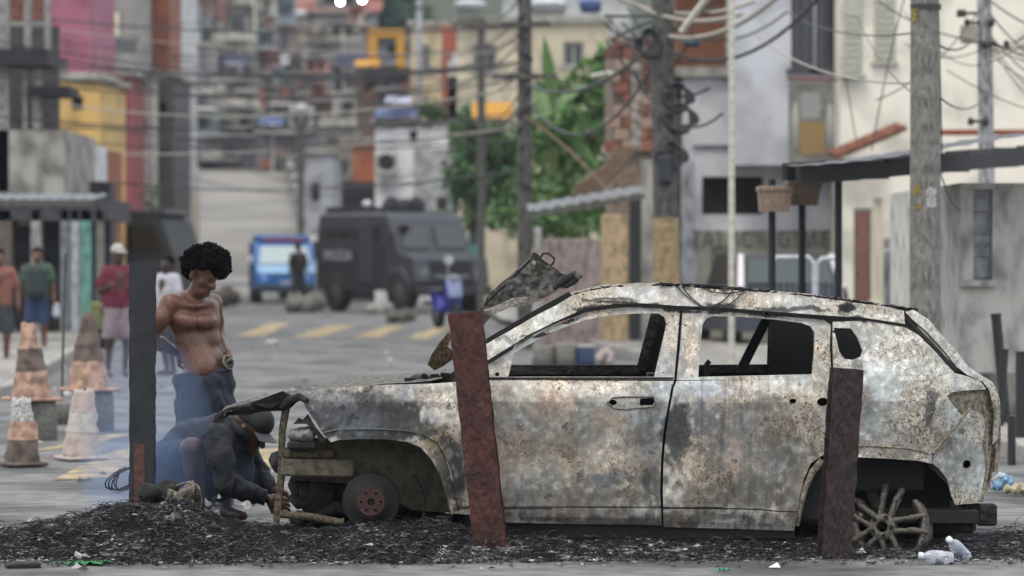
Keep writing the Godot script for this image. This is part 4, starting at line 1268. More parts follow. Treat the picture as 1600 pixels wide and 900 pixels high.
func build_posts_and_heap() -> void:
	var rust := mat("post_rust", Color("45251f"), "rust", Vector3(1.0, 0.5, 1.0), 0.85, 0.0, "n_fine", 0.5)
	var dark := mat("post_dark", Color("281a18"), "rust", Vector3(1.2, 0.4, 1.2), 0.8, 0.0, "n_fine", 0.5)
	var black := mat("post_black", Color("14181f"), "plaster", Vector3(2.0, 0.5, 2.0), 0.7, 0.0, "n_fine", 0.12)
	steel_post("steel_post", "rusty red-brown steel beam post leaning in front of the car's front wing", Vector3(-0.231, 1.206, -18.95), Vector3(-0.101, 0.006, -18.95), 0.161, 0.13, rust, -0.06, mat("post_black", Color.WHITE))
	steel_post("steel_post", "dark brown steel beam post before the car's rear door and wheel arch", Vector3(1.634, 0.934, -18.75), Vector3(1.572, 0.003, -18.75), 0.144, 0.13, dark, 0.1)
	steel_post("steel_post", "blackened tall steel beam post rising out of the smouldering heap", Vector3(-1.952, 1.453, -20.3), Vector3(-1.956, 0.001, -20.3), 0.135, 0.12, black, 0.05, mat("left_base", Color("5a3f36"), "rust", Vector3.ONE * 2.0))
	var collar := MB.new()
	collar.box(Vector3(-1.952, 0.35, -20.3) - Vector3(Vector3(-1.956, 0.001, -20.3).x, 0, -20.3) + Vector3(-0.012, -0.02, 0.069), Vector3(0.055, 0.32, 0.004))
	put("rust_patch", collar, mat("left_base", Color.WHITE), get_node("steel_post_002"))

	# the heap: char, ash, wire from burnt tyres
	var f := noise(FastNoiseLite.TYPE_SIMPLEX_SMOOTH, 1.0, 91, 3)
	var heap := thing("ash_heap", "long smouldering heap of char, ash and wire round the car", "ash heap")
	heap.set_meta("kind", "stuff")
	var mb := MB.new()
	mb.coloured = true
	var nx := 400
	var nz := 150
	mb.grid(nx, nz, func(a, b):
		var x: float = lerpf(-3.4, 3.3, a)
		var z: float = lerpf(-18.1, -21.7, b)
		return Vector3(x, heap_h(x, z, f), z))
	for i in mb.v.size():
		var p := mb.v[i]
		var g := f.get_noise_2d(p.x * 2.2 + 11.0, p.z * 2.2) + 0.5 * f.get_noise_2d(p.x * 9.0, p.z * 9.0 + 5.0)
		var c := Color(0.017, 0.017, 0.019).lerp(Color(0.1, 0.1, 0.1), smoothstep(0.05, 0.6, g))
		c = c.lerp(Color(0.3, 0.29, 0.285), smoothstep(0.45, 0.8, g + 0.25 * f.get_noise_2d(p.x * 20.0, p.z * 20.0)))
		mb.c[i] = c.lerp(Color(0.17, 0.165, 0.16), (1.0 - smoothstep(0.0, 0.02, p.y)) * 0.8)
	var hm := StandardMaterial3D.new()
	hm.resource_name = "char_heap"
	hm.vertex_color_use_as_albedo = true
	hm.cull_mode = BaseMaterial3D.CULL_DISABLED
	hm.roughness = 0.95
	hm.metallic_specular = 0.15
	put("ash_bed", mb, hm, heap).set_meta("kind", "stuff")
	var tint := StandardMaterial3D.new()
	tint.resource_name = "debris"
	tint.vertex_color_use_as_albedo = true
	tint.cull_mode = BaseMaterial3D.CULL_DISABLED
	tint.roughness = 1.0
	tint.metallic_specular = 0.15
	var chip := MB.new()
	chip.tri3(Vector3(-0.5, 0, -0.3), Vector3(0.1, 0.35, 0.1), Vector3(0.5, 0, -0.4))
	chip.tri3(Vector3(-0.5, 0, -0.3), Vector3(-0.1, 0, 0.5), Vector3(0.1, 0.35, 0.1))
	chip.tri3(Vector3(0.5, 0, -0.4), Vector3(0.1, 0.35, 0.1), Vector3(-0.1, 0, 0.5))
	var strand := MB.new()
	strand.tube([Vector3(-0.5, 0, 0), Vector3(-0.3, 0.14, 0.1), Vector3(0.0, 0.22, 0.0), Vector3(0.3, 0.12, -0.12), Vector3(0.5, -0.05, 0.02)], 0.012, 4, false)
	for kind in 2:
		var mm := MultiMesh.new()
		mm.transform_format = MultiMesh.TRANSFORM_3D
		mm.use_colors = true
		mm.mesh = chip.mesh() if kind == 0 else strand.mesh()
		mm.instance_count = 36000 if kind == 0 else 9000
		for i in mm.instance_count:
			var x := rng.randf_range(-3.1, 3.1) if rng.randf() < 0.55 else rng.randf_range(-2.9, -0.2)
			var z := -rng.randf_range(18.1, 20.9) if rng.randf() < 0.3 else -rng.randf_range(18.3, 19.5)
			var h := heap_h(x, z, f)
			if h < 0.004 and rng.randf() < 0.86:
				x = rng.randf_range(-2.6, 2.6)
				z = -rng.randf_range(18.7, 19.4)
				h = heap_h(x, z, f)
			h = maxf(h, 0.012)
			var b := Basis.from_euler(Vector3(rng.randf_range(-0.9, 0.9), rng.randf() * TAU, rng.randf_range(-0.9, 0.9)))
			var c := Color(0.02, 0.02, 0.022) * rng.randf_range(0.5, 1.7)
			var t := rng.randf()
			if kind == 0:
				var big := pow(rng.randf(), 3.0)
				b = b.scaled(Vector3(1, 0.35, 1) * lerpf(0.006, 0.05, big))
				var ashy := f.get_noise_2d(x * 1.6 + 30.0, z * 2.6) + 0.6 * f.get_noise_2d(x * 6.0, z * 6.0 + 50.0)
				if t > 0.97 - 0.4 * smoothstep(0.1, 0.6, ashy):
					c = Color(0.36, 0.355, 0.35) * rng.randf_range(0.4, 1.3)
				elif t > 0.8 - 0.5 * smoothstep(-0.1, 0.45, ashy):
					c = Color(0.12, 0.12, 0.118) * rng.randf_range(0.5, 1.4)
				elif t > 0.88:
					c = Color(0.07, 0.05, 0.04)
			else:
				b = b.scaled(Vector3.ONE * rng.randf_range(0.03, 0.12))
				if t > 0.9:
					c = Color(0.12, 0.118, 0.115)
			c.a = 1.0
			mm.set_instance_transform(i, Transform3D(b, Vector3(x, h + (0.002 if kind == 0 else 0.008), z)))
			mm.set_instance_color(i, c)
		var mi := MultiMeshInstance3D.new()
		mi.name = "char_flakes" if kind == 0 else "tyre_wire"
		mi.multimesh = mm
		mi.material_override = tint
		heap.add_child(mi)
		mi.set_meta("kind", "stuff")

	# single things on and by the heap
	var metal := mat("scrap", Color("a8a398"), "ash", Vector3.ONE * 8.0, 0.5, 0.3, "n_coarse", 1.0)
	var o := thing("crumpled_tin", "crumpled pale metal tin with a wire hoop on the heap", "scrap metal", Vector3(-1.708, 0.19, -19.9))
	put("can", blob([[Vector3(-0.05, 0.04, 0), Vector3(0.05, 0.07, 0.02), 0.035, 0.05], [Vector3(0.02, 0.02, 0.03), Vector3(0.06, 0.0, 0.04), 0.03, 0.025]], 0.01, 0.02, Vector3.ZERO, [], 0.03, 22.0), metal, o)
	var w := MB.new()
	var pts := []
	for i in 21:
		pts.append(Vector3(0.02 + cos(-2.2 + i * 0.22) * 0.085, 0.03 + sin(-2.2 + i * 0.22) * 0.09, 0.05))
	w.tube(pts, 0.004, 5)
	put("wire_hoop", w, metal, o)
	o = thing("rubber_lump", "brown half-burnt lump beside the blackened post", "rubble", Vector3(-1.843, 0.243, -20))
	put("lump", blob([[Vector3(-0.06, 0.0, 0), Vector3(0.06, 0.0, 0.02), 0.05, 0.06]], 0.012, 0.02, Vector3.ZERO, [], 0.03, 14.0), mat("lump", Color("5f554c"), "soot", Vector3.ONE * 4.0), o)
	w = MB.new()
	for k in 5:
		pts = []
		for i in 15:
			var an := i * 0.42 + k
			pts.append(Vector3(cos(an + k) * (0.05 + 0.014 * k), 0.04 + sin(an * 1.1 + k) * 0.06, 0.04 * sin(an * 2.0 + k)))
		w.tube(pts, 0.0045, 5)
	o = put("wire_coil", w, mat("coil", Color("2a2a2c"), "", Vector3.ONE, 0.6))
	o.position = Vector3(-2.054, 0.259, -20.4)
	tag(o, "loose coil of black wire at the foot of the tall blackened post", "wire")
	var n := 0
	for s in [[Vector3(-1.609, 0.153, -20.2), "torn white paper sheet behind the wire heap near the crouching man's foot", 0.06], [Vector3(-1.585, 0.178, -20.5), "white paper scrap leaning by the crouching man's shin", 0.055], [Vector3(-1.401, 0.15, -20.4), "white paper strip under the crouching man's hands", 0.09], [Vector3(-2.072, 0.029, -18.5), "pale crumpled paper at the front of the heap", 0.07]]:
		w = MB.new()
		w.grid(6, 4, func(a, b): return Vector3((a - 0.5) * s[2], 0.012 * sin(a * 7.0 + n) + 0.02 * b, (b - 0.5) * s[2] * 0.7 + 0.01 * sin(a * 11.0)))
		o = put("paper_scrap", w, mat("paper", Color("a5a5a2"), "mottle", Vector3.ONE * 4.0))
		o.position = s[0]
		o.rotation.y = n * 1.3
		tag(o, s[1], "paper")
		n += 1
	n = 0
	for s in [[Vector3(-2.012, 0.011, -18.35), "bright green rag lying at the foot of the heap", Color("3f8a52")], [Vector3(-2.141, -0.004, -18.3), "small green scrap beside the dark slab", Color("4a7a4e")], [Vector3(0.987, 0.001, -17.95), "tiny green scrap on the road before the car doors", Color("4f9a78")]]:
		w = MB.new()
		var wd: float = [0.2, 0.1, 0.07][n]
		w.grid(24, 14, func(a, b): return Vector3((a - 0.5) * wd * (0.7 + 0.3 * sin(b * 7.0 + n)), 0.014 + 0.008 * sin(a * 23.0 + b * 9.0) * cos(b * 17.0 + a * 5.0), (b - 0.5) * wd * (0.6 + 0.2 * sin(a * 9.0 + n))))
		o = put("rag", w, mat("rag%d" % n, s[2], "mottle", Vector3.ONE * 5.0))
		o.position = Vector3(s[0].x, 0.006, s[0].z)
		tag(o, s[1], "rag")
		n += 1
	w = MB.new()
	w.box(Vector3.ZERO, Vector3(0.16, 0.03, 0.1), Basis.from_euler(Vector3(0.05, 0.3, 0.04)), 0.008)
	o = put("charred_slab", w, mat("char", Color.WHITE))
	o.position = Vector3(Vector3(-2.321, -0.011, -18.2).x, 0.018, -18.2)
	tag(o, "flat charred slab lying on the road before the heap", "slab")
	# clear plastic bottles by the rear wheel
	var pet := StandardMaterial3D.new()
	pet.resource_name = "clear_plastic"
	pet.transparency = BaseMaterial3D.TRANSPARENCY_ALPHA
	pet.albedo_color = Color(0.85, 0.88, 0.92, 0.28)
	pet.roughness = 0.12
	M.pet = pet
	n = 0
	for s in [[Vector3(2.042, 0.019, -18.4), "clear plastic bottle lying flat on the road by the rear wheel", 1.5], [Vector3(2.166, 0.032, -18.62), "crushed clear plastic bottle leaning up against the debris", 2.0]]:
		var bt := thing("plastic_bottle", s[1], "bottle", Vector3(s[0].x, 0.04 + 0.02 * n, s[0].z))
		var bas := Basis.from_euler(Vector3(0, 0.3 + n * 0.5, 1.45 - 0.5 * n))
		w = MB.new()
		w.lathe([Vector2(0.0, -0.075), Vector2(0.026, -0.075), Vector2(0.033, -0.066), Vector2(0.033, -0.03), Vector2(0.030, -0.02), Vector2(0.033, -0.01), Vector2(0.033, 0.03), Vector2(0.026, 0.055), Vector2(0.014, 0.072), Vector2(0.014, 0.085)], Transform3D(bas, Vector3.ZERO), 16)
		put("bottle_body", w, pet, bt)
		w = MB.new()
		w.lathe([Vector2(0.0335, -0.025), Vector2(0.0335, 0.02)], Transform3D(bas, Vector3.ZERO), 16)
		put("paper_label", w, mat("bottle_label%d" % n, [Color("b9bcc0"), Color("a9aec4")][n], "mottle", Vector3.ONE * 9.0, 0.6), bt)
		w = MB.new()
		w.lathe([Vector2(0.016, 0.08), Vector2(0.016, 0.098), Vector2(0.0, 0.1)], Transform3D(bas, Vector3.ZERO), 12)
		put("bottle_cap", w, mat("cap_white", Color("c8c8cc"), "", Vector3.ONE, 0.5), bt)
		n += 1
	o = thing("litter_bag", "crumpled blue and white plastic bag on the kerb behind the car", "litter", Vector3(3.043, 0.022, -23.9))
	put("bag", blob([[Vector3(-0.02, 0.03, 0), Vector3(0.03, 0.05, 0), 0.03, 0.04]], 0.009, 0.02, Vector3.ZERO, [], 0.04, 24.0), mat("bag_blue", Color("7fa6c4"), "mottle", Vector3.ONE * 8.0, 0.5), o)
	put("knot", blob([[Vector3(-0.03, 0.07, 0.02), Vector3(0.0, 0.09, 0.02), 0.015, 0.02]], 0.007, 0.01, Vector3.ZERO, [], 0.02, 24.0), mat("bag_white", Color("d0d4d8"), "mottle", Vector3.ONE * 8.0, 0.5), o)
	o = thing("litter_wrapper", "cream paper wrapper on the kerb beside the blue bag", "litter", Vector3(3.092, 0.017, -23.6))
	put("wrapper", blob([[Vector3(-0.04, 0.03, 0), Vector3(0.04, 0.025, 0), 0.025, 0.03]], 0.009, 0.02, Vector3.ZERO, [], 0.035, 20.0), mat("wrap", Color("b8a98c"), "mottle", Vector3.ONE * 8.0), o)
	# pale scraps strewn over the street
	var sc := MultiMesh.new()
	sc.transform_format = MultiMesh.TRANSFORM_3D
	sc.use_colors = true
	sc.mesh = chip.mesh()
	sc.instance_count = 420
	for i in sc.instance_count:
		var d := rng.randf_range(18.0, 75.0)
		var x := rng.randf_range(-0.13, 0.12) * d
		var c := Color(0.6, 0.6, 0.58) * rng.randf_range(0.3, 1.1) if rng.randf() < 0.5 else Color(0.05, 0.05, 0.05)
		sc.set_instance_transform(i, Transform3D(Basis(Vector3.UP, rng.randf() * TAU).scaled(Vector3.ONE * rng.randf_range(0.02, 0.09)), Vector3(x, 0.012, -d)))
		sc.set_instance_color(i, c)
	var si := MultiMeshInstance3D.new()
	si.name = "street_litter"
	si.multimesh = sc
	si.material_override = tint
	add_child(si)
	tag(si, "small scraps and chips of litter strewn over the asphalt", "litter")
	si.set_meta("kind", "stuff")


# ------------------------------------------------------------------ cones, bollards, barrels
func road_cone(label: String, at: Vector3, h: float, low: Material, band: Material, tip: Material, lean := 0.0, ragged := 0.0) -> Node3D:
	var o := thing("road_cone", label, "traffic cone", at, 0.3, "battered road cones")
	var xf := Transform3D(Basis(Vector3(0, 0, 1), lean), Vector3(0, 0.03, 0))
	var f := noise(FastNoiseLite.TYPE_SIMPLEX_SMOOTH, 9.0, int(at.z * -10.0), 2)
	var r0 := h * 0.27
	var r1 := h * (0.14 if ragged > 0.0 else 0.07)
	var parts := [["lower_body", 0.0, 0.36, low], ["collar", 0.36, 0.66, band], ["upper_body", 0.66, 1.0, tip]]
	for p in parts:
		var pr := []
		for i in 7:
			var t := lerpf(p[1], p[2], i / 6.0)
			pr.append(Vector2(lerpf(r0, r1, t) + (0.004 if p[0] == "collar" else 0.0), t * (h - 0.03)))
		if p[0] == "upper_body":
			pr.append(Vector2(r1 * 0.7, h - 0.025))
		var m := MB.new()
		m.lathe(pr, xf, 24)
		for i in m.v.size():
			m.v[i] += m.n[i] * f.get_noise_3dv(m.v[i]) * 0.02 + Vector3(0, ragged * f.get_noise_3dv(m.v[i] * 3.0) * (1.0 if p[0] == "upper_body" else 0.0), 0)
		put(p[0], m, p[3], o)
	var b := MB.new()
	b.box(Vector3(0, 0.016, 0), Vector3(h * 0.62, 0.028, h * 0.62), Basis(Vector3.UP, 0.2), 0.01)
	put("base", b, low, o)
	return o


func build_street_things() -> void:
	var orange := mat("cone_orange", Color("ad8c78"), "bark", Vector3.ONE * 1.4, 0.8)
	var burnt := mat("cone_burnt", Color("665850"), "bark", Vector3.ONE * 1.4, 0.9)
	var pale := mat("cone_pale", Color("aaa49e"), "plaster", Vector3.ONE * 3.0, 0.85)
	var pinkish := mat("cone_pink", Color("a89a92"), "plaster", Vector3.ONE * 3.0, 0.85)
	var ashy := mat("cone_ash", Color("b4b2ae"), "bark", Vector3.ONE * 6.0, 0.95)
	road_cone("squat scorched cone with brown sides and an ash-crusted top", Vector3(Vector3(-3.417, -0.001, -26.8).x, 0.012, -26.8), 0.46, burnt, orange, ashy, 0.0, 0.03)
	road_cone("pale faded cone standing beside the yellow road bar", Vector3(Vector3(-3.1, 0.005, -27.6).x, 0.012, -27.6), 0.5, pinkish, pale, pinkish, -0.05, 0.02)
	road_cone("orange cone with a black scorched band on a concrete block", Vector3(Vector3(-3.825, 0.301, -30.6).x, 0.32, -30.6), 0.62, orange, burnt, orange, 0.06, 0.0)
	road_cone("dark sooty cone on the concrete block with the thin rod", Vector3(Vector3(-3.553, 0.335, -32.2).x, 0.34, -32.2), 0.66, orange, burnt, burnt, 0.0, 0.0)
	var conc := mat("grey_concrete", Color("77756f"), "mottle", Vector3.ONE * 1.5, 0.95, 0.0, "n_fine", 0.5)
	for s in [[Vector3(-3.743, -0.004, -30.6), "low concrete block under the orange and black cone", 0.214, 0.32], [Vector3(-3.467, -0.008, -32.2), "round concrete block under the dark sooty cone", 0.236, 0.34], [Vector3(-3.864, -0.002, -33.5), "pale concrete lump holding the thin upright rod", 0.257, 0.2]]:
		var m := MB.new()
		m.lathe([Vector2(0.0, 0.0), Vector2(s[2] * 0.56, 0.0), Vector2(s[2] * 0.54, s[3] * 0.8), Vector2(s[2] * 0.48, s[3] - 0.002), Vector2(0.0, s[3])], Transform3D(), 14)
		var o := put("concrete_block", m, conc)
		o.position = Vector3(s[0].x, 0.008, s[0].z)
		tag(o, s[1], "concrete block")
	var rod := MB.new()
	rod.tube([Vector3(-3.931, -0.002, -33.5), Vector3(-3.92, 0.579, -33.5), Vector3(-3.892, 1.494, -33.5)], 0.012, 6)
	tag(put("thin_rod", rod, mat("rod", Color("3a3634"), "", Vector3.ONE, 0.8)), "thin dark upright rod stuck in a concrete lump among the cones", "rod")
	# bollards behind the car
	var iron := mat("bollard_iron", Color("1f2022"), "mottle", Vector3.ONE * 3.0, 0.7)
	for s in [[1556, 490, 31.0, 16, -0.06, "tallest black bollard, leaning, before the grey house"], [1570, 545, 30.4, 13, 0.03, "black bollard touching the tallest one"], [1543, 556, 33.0, 12, 0.0, "short black bollard under the window niche of the grey house"], [1512, 556, 35.0, 11, 0.0, "black bollard close to the tail of the burnt car"], [1597, 549, 28.5, 20, 0.0, "black bollard at the edge of the picture"], [1581, 650, 27.0, 13, 0.0, "low black bollard beside the car's torn tail"]]:
		var d: float = s[2]
		var top := Vector3((s[0] - 800) / 6000.0 * d, 1.5 - (s[1] - 395) / 6000.0 * d, -d)
		var foot := Vector3(top.x + s[4] * -1.6, 0.0, -d)
		var o := thing("bollard", s[5], "bollard", foot, 0.0, "black iron bollards")
		var m := MB.new()
		m.tube([Vector3.ZERO, (top - foot) * 0.98], s[3] * 0.5 / 6000.0 * d, 10)
		put("shaft", m, iron, o)
		m = MB.new()
		m.tube([(top - foot) * 0.98, top - foot], s[3] * 0.56 / 6000.0 * d, 10)
		put("cap", m, iron, o)
	# barrels and blocks seen through the car's windows
	for s in [[849, 573, 36, 33, "round grey concrete drum seen through the front window", "797770"], [884, 573, 36, 38, "wider grey concrete drum beside the blue barrel", "807d74"]]:
		var m := MB.new()
		var r: float = s[2] * 0.5 / 6000.0 * 50.5
		var h: float = s[3] / 6000.0 * 50.5
		m.lathe([Vector2(0.0, 0.0), Vector2(r, 0.0), Vector2(r * 0.97, h * 0.5), Vector2(r, h - 0.02), Vector2(r - 0.03, h), Vector2(0.0, h)], Transform3D(), 14)
		var o := put("concrete_drum", m, mat("drum" + s[5], Color(s[5]), "mottle", Vector3.ONE * 1.2))
		o.position = Vector3((s[0] - 800) / 6000.0 * 50.5, 0.0, -50.5)
		tag(o, s[4], "concrete drum")
	var bb := thing("blue_barrel", "dark blue plastic barrel with a pale lid, seen through the front window", "barrel", Vector3(Vector3(0.96, 0.002, -50.5).x, 0, -50.5))
	var bm := MB.new()
	bm.lathe([Vector2(0.0, 0.0), Vector2(0.13, 0.0), Vector2(0.14, 0.06), Vector2(0.135, 0.15), Vector2(0.14, 0.24), Vector2(0.12, 0.27)], Transform3D(), 16)
	put("barrel_body", bm, mat("barrel_blue", Color("273a5c"), "mottle", Vector3.ONE, 0.5), bb)
	bm = MB.new()
	bm.lathe([Vector2(0.135, 0.265), Vector2(0.13, 0.295), Vector2(0.0, 0.3)], Transform3D(), 16)
	put("lid", bm, mat("barrel_lid", Color("8a857c"), "", Vector3.ONE, 0.6), bb)
	var sack := put("rubbish_sack", blob([[Vector3(0, 0.1, 0), Vector3(0.08, 0.14, 0), 0.08, 0.09], [Vector3(0.1, 0.06, 0.03), Vector3(0.12, 0.05, 0.03), 0.06, 0.06]], 0.02, 0.04, Vector3.ZERO, [], 0.05, 9.0), mat("sack", Color("a99c98"), "mottle", Vector3.ONE * 3.0))
	sack.position = Vector3(Vector3(1.173, 0.012, -51).x, 0.0, -51)
	tag(sack, "pale pinkish rubbish sack lying against the blue barrel", "rubbish sack")
	var n := 0
	for s in [[481, 484, 96, 0.5, "6d6f66", "grey-green heap of full bin bags by the armoured truck"], [595, 493, 93, 0.32, "8d8f86", "pale bundle on the street under the armoured truck's front"], [628, 505, 82, 0.3, "5c5a52", "dark rubble lump on the street before the armoured truck"], [426, 540, 62, 0.1, "b9b6ae", "white crumpled sheet lying alone on the asphalt"], [345, 478, 105, 0.55, "4f4740", "dark cart with boxes parked near the blue van"]]:
		var r: float = s[3]
		var m := blob([[Vector3(-r * 0.7, r * 0.4, 0), Vector3(r * 0.6, r * 0.5, 0), r * 0.45, r * 0.4], [Vector3(0, r * 0.3, r * 0.3), Vector3(r * 0.3, r * 0.75, 0), r * 0.35, r * 0.3]], r * 0.12, r * 0.2, Vector3.ZERO, [], r * 0.2, 3.0 / r)
		var o := put("rubbish_heap", m, mat("rub" + s[4], Color(s[4]), "mottle", Vector3.ONE * 2.0))
		o.position = Vector3((s[0] - 800) / 6000.0 * s[2], 0.0, -s[2])
		tag(o, s[5], "rubbish")
		n += 1



# ------------------------------------------------------------------ people
func skin_mat(key: String, hex: String) -> StandardMaterial3D:
	var m := mat(key, Color(hex), "mottle", Vector3.ONE * 3.0, 0.48)
	m.metallic_specular = 0.45
	return m


func hand_caps(wrist: Vector3, out: Vector3, palm: Vector3, curl: float, side := 1.0) -> Array:  # wrist, where the fingers point, where the palm faces
	var z := out.normalized()
	var n := palm.slide(z).normalized()
	var x := z.cross(n) * side
	var caps := [[wrist, wrist + z * 0.03, 0.023, 0.026], [wrist + z * 0.03 - x * 0.018, wrist + z * 0.085 - x * 0.024, 0.018, 0.015], [wrist + z * 0.03 + x * 0.018, wrist + z * 0.082 + x * 0.026, 0.018, 0.014], [wrist + z * 0.04, wrist + z * 0.088, 0.018, 0.015]]
	var len := [0.066, 0.078, 0.072, 0.056]
	for i in 4:
		var p := wrist + z * (0.086 - 0.004 * absf(i - 1.0)) + x * (-0.03 + 0.02 * i)
		var a := 0.0
		var dir := (z + x * (-0.06 + 0.05 * i)).normalized()
		for s in 3:
			a += curl * [0.7, 1.1, 0.8][s] * (0.9 + 0.08 * i)
			var q: Vector3 = p + (dir * cos(a) + n * sin(a)) * len[i] * [0.45, 0.32, 0.25][s]
			caps.append([p, q, [0.0095, 0.0088, 0.008][s], [0.0088, 0.008, 0.007][s], 0.005])
			p = q
	var t0 := wrist + z * 0.03 - x * 0.028
	var t1 := t0 + (z * 0.6 - x * 0.7 + n * 0.35).normalized() * 0.04
	var t2 := t1 + (z * 0.85 - x * 0.2 + n * (0.3 + curl * 0.4)).normalized() * 0.032
	caps.append([t0, t1, 0.014, 0.011, 0.008])
	caps.append([t1, t2, 0.011, 0.0085, 0.005])
	return caps


func curls(c: Vector3, r: Vector3, count: int, size: float, keep: Callable) -> MB:
	var mb := MB.new()
	for i in count:
		var d := Vector3(rng.randfn(), rng.randfn(), rng.randfn()).normalized()
		if not keep.call(d):
			continue
		var p := c + d * r * (rng.randf_range(0.86, 1.02) + 0.09 * sin(d.x * 9.0 + d.z * 5.0) * sin(d.y * 8.0 + d.x * 4.0))
		var s := size * rng.randf_range(0.7, 1.3)
		# a little twisted tuft
		var pts := []
		var ax := (d + Vector3(rng.randf_range(-0.6, 0.6), rng.randf_range(-0.6, 0.6), rng.randf_range(-0.6, 0.6))).normalized()
		var sd := ax.cross(Vector3.UP if absf(ax.y) < 0.8 else Vector3.RIGHT).normalized()
		for k in 5:
			pts.append(p + ax * s * (k * 0.45 - 0.8) + (sd * cos(k * 1.7 + i) + ax.cross(sd) * sin(k * 1.7 + i)) * s * 0.45)
		mb.tube(pts, [s * 0.3, s * 0.42, s * 0.45, s * 0.4, s * 0.15], 5)
	return mb


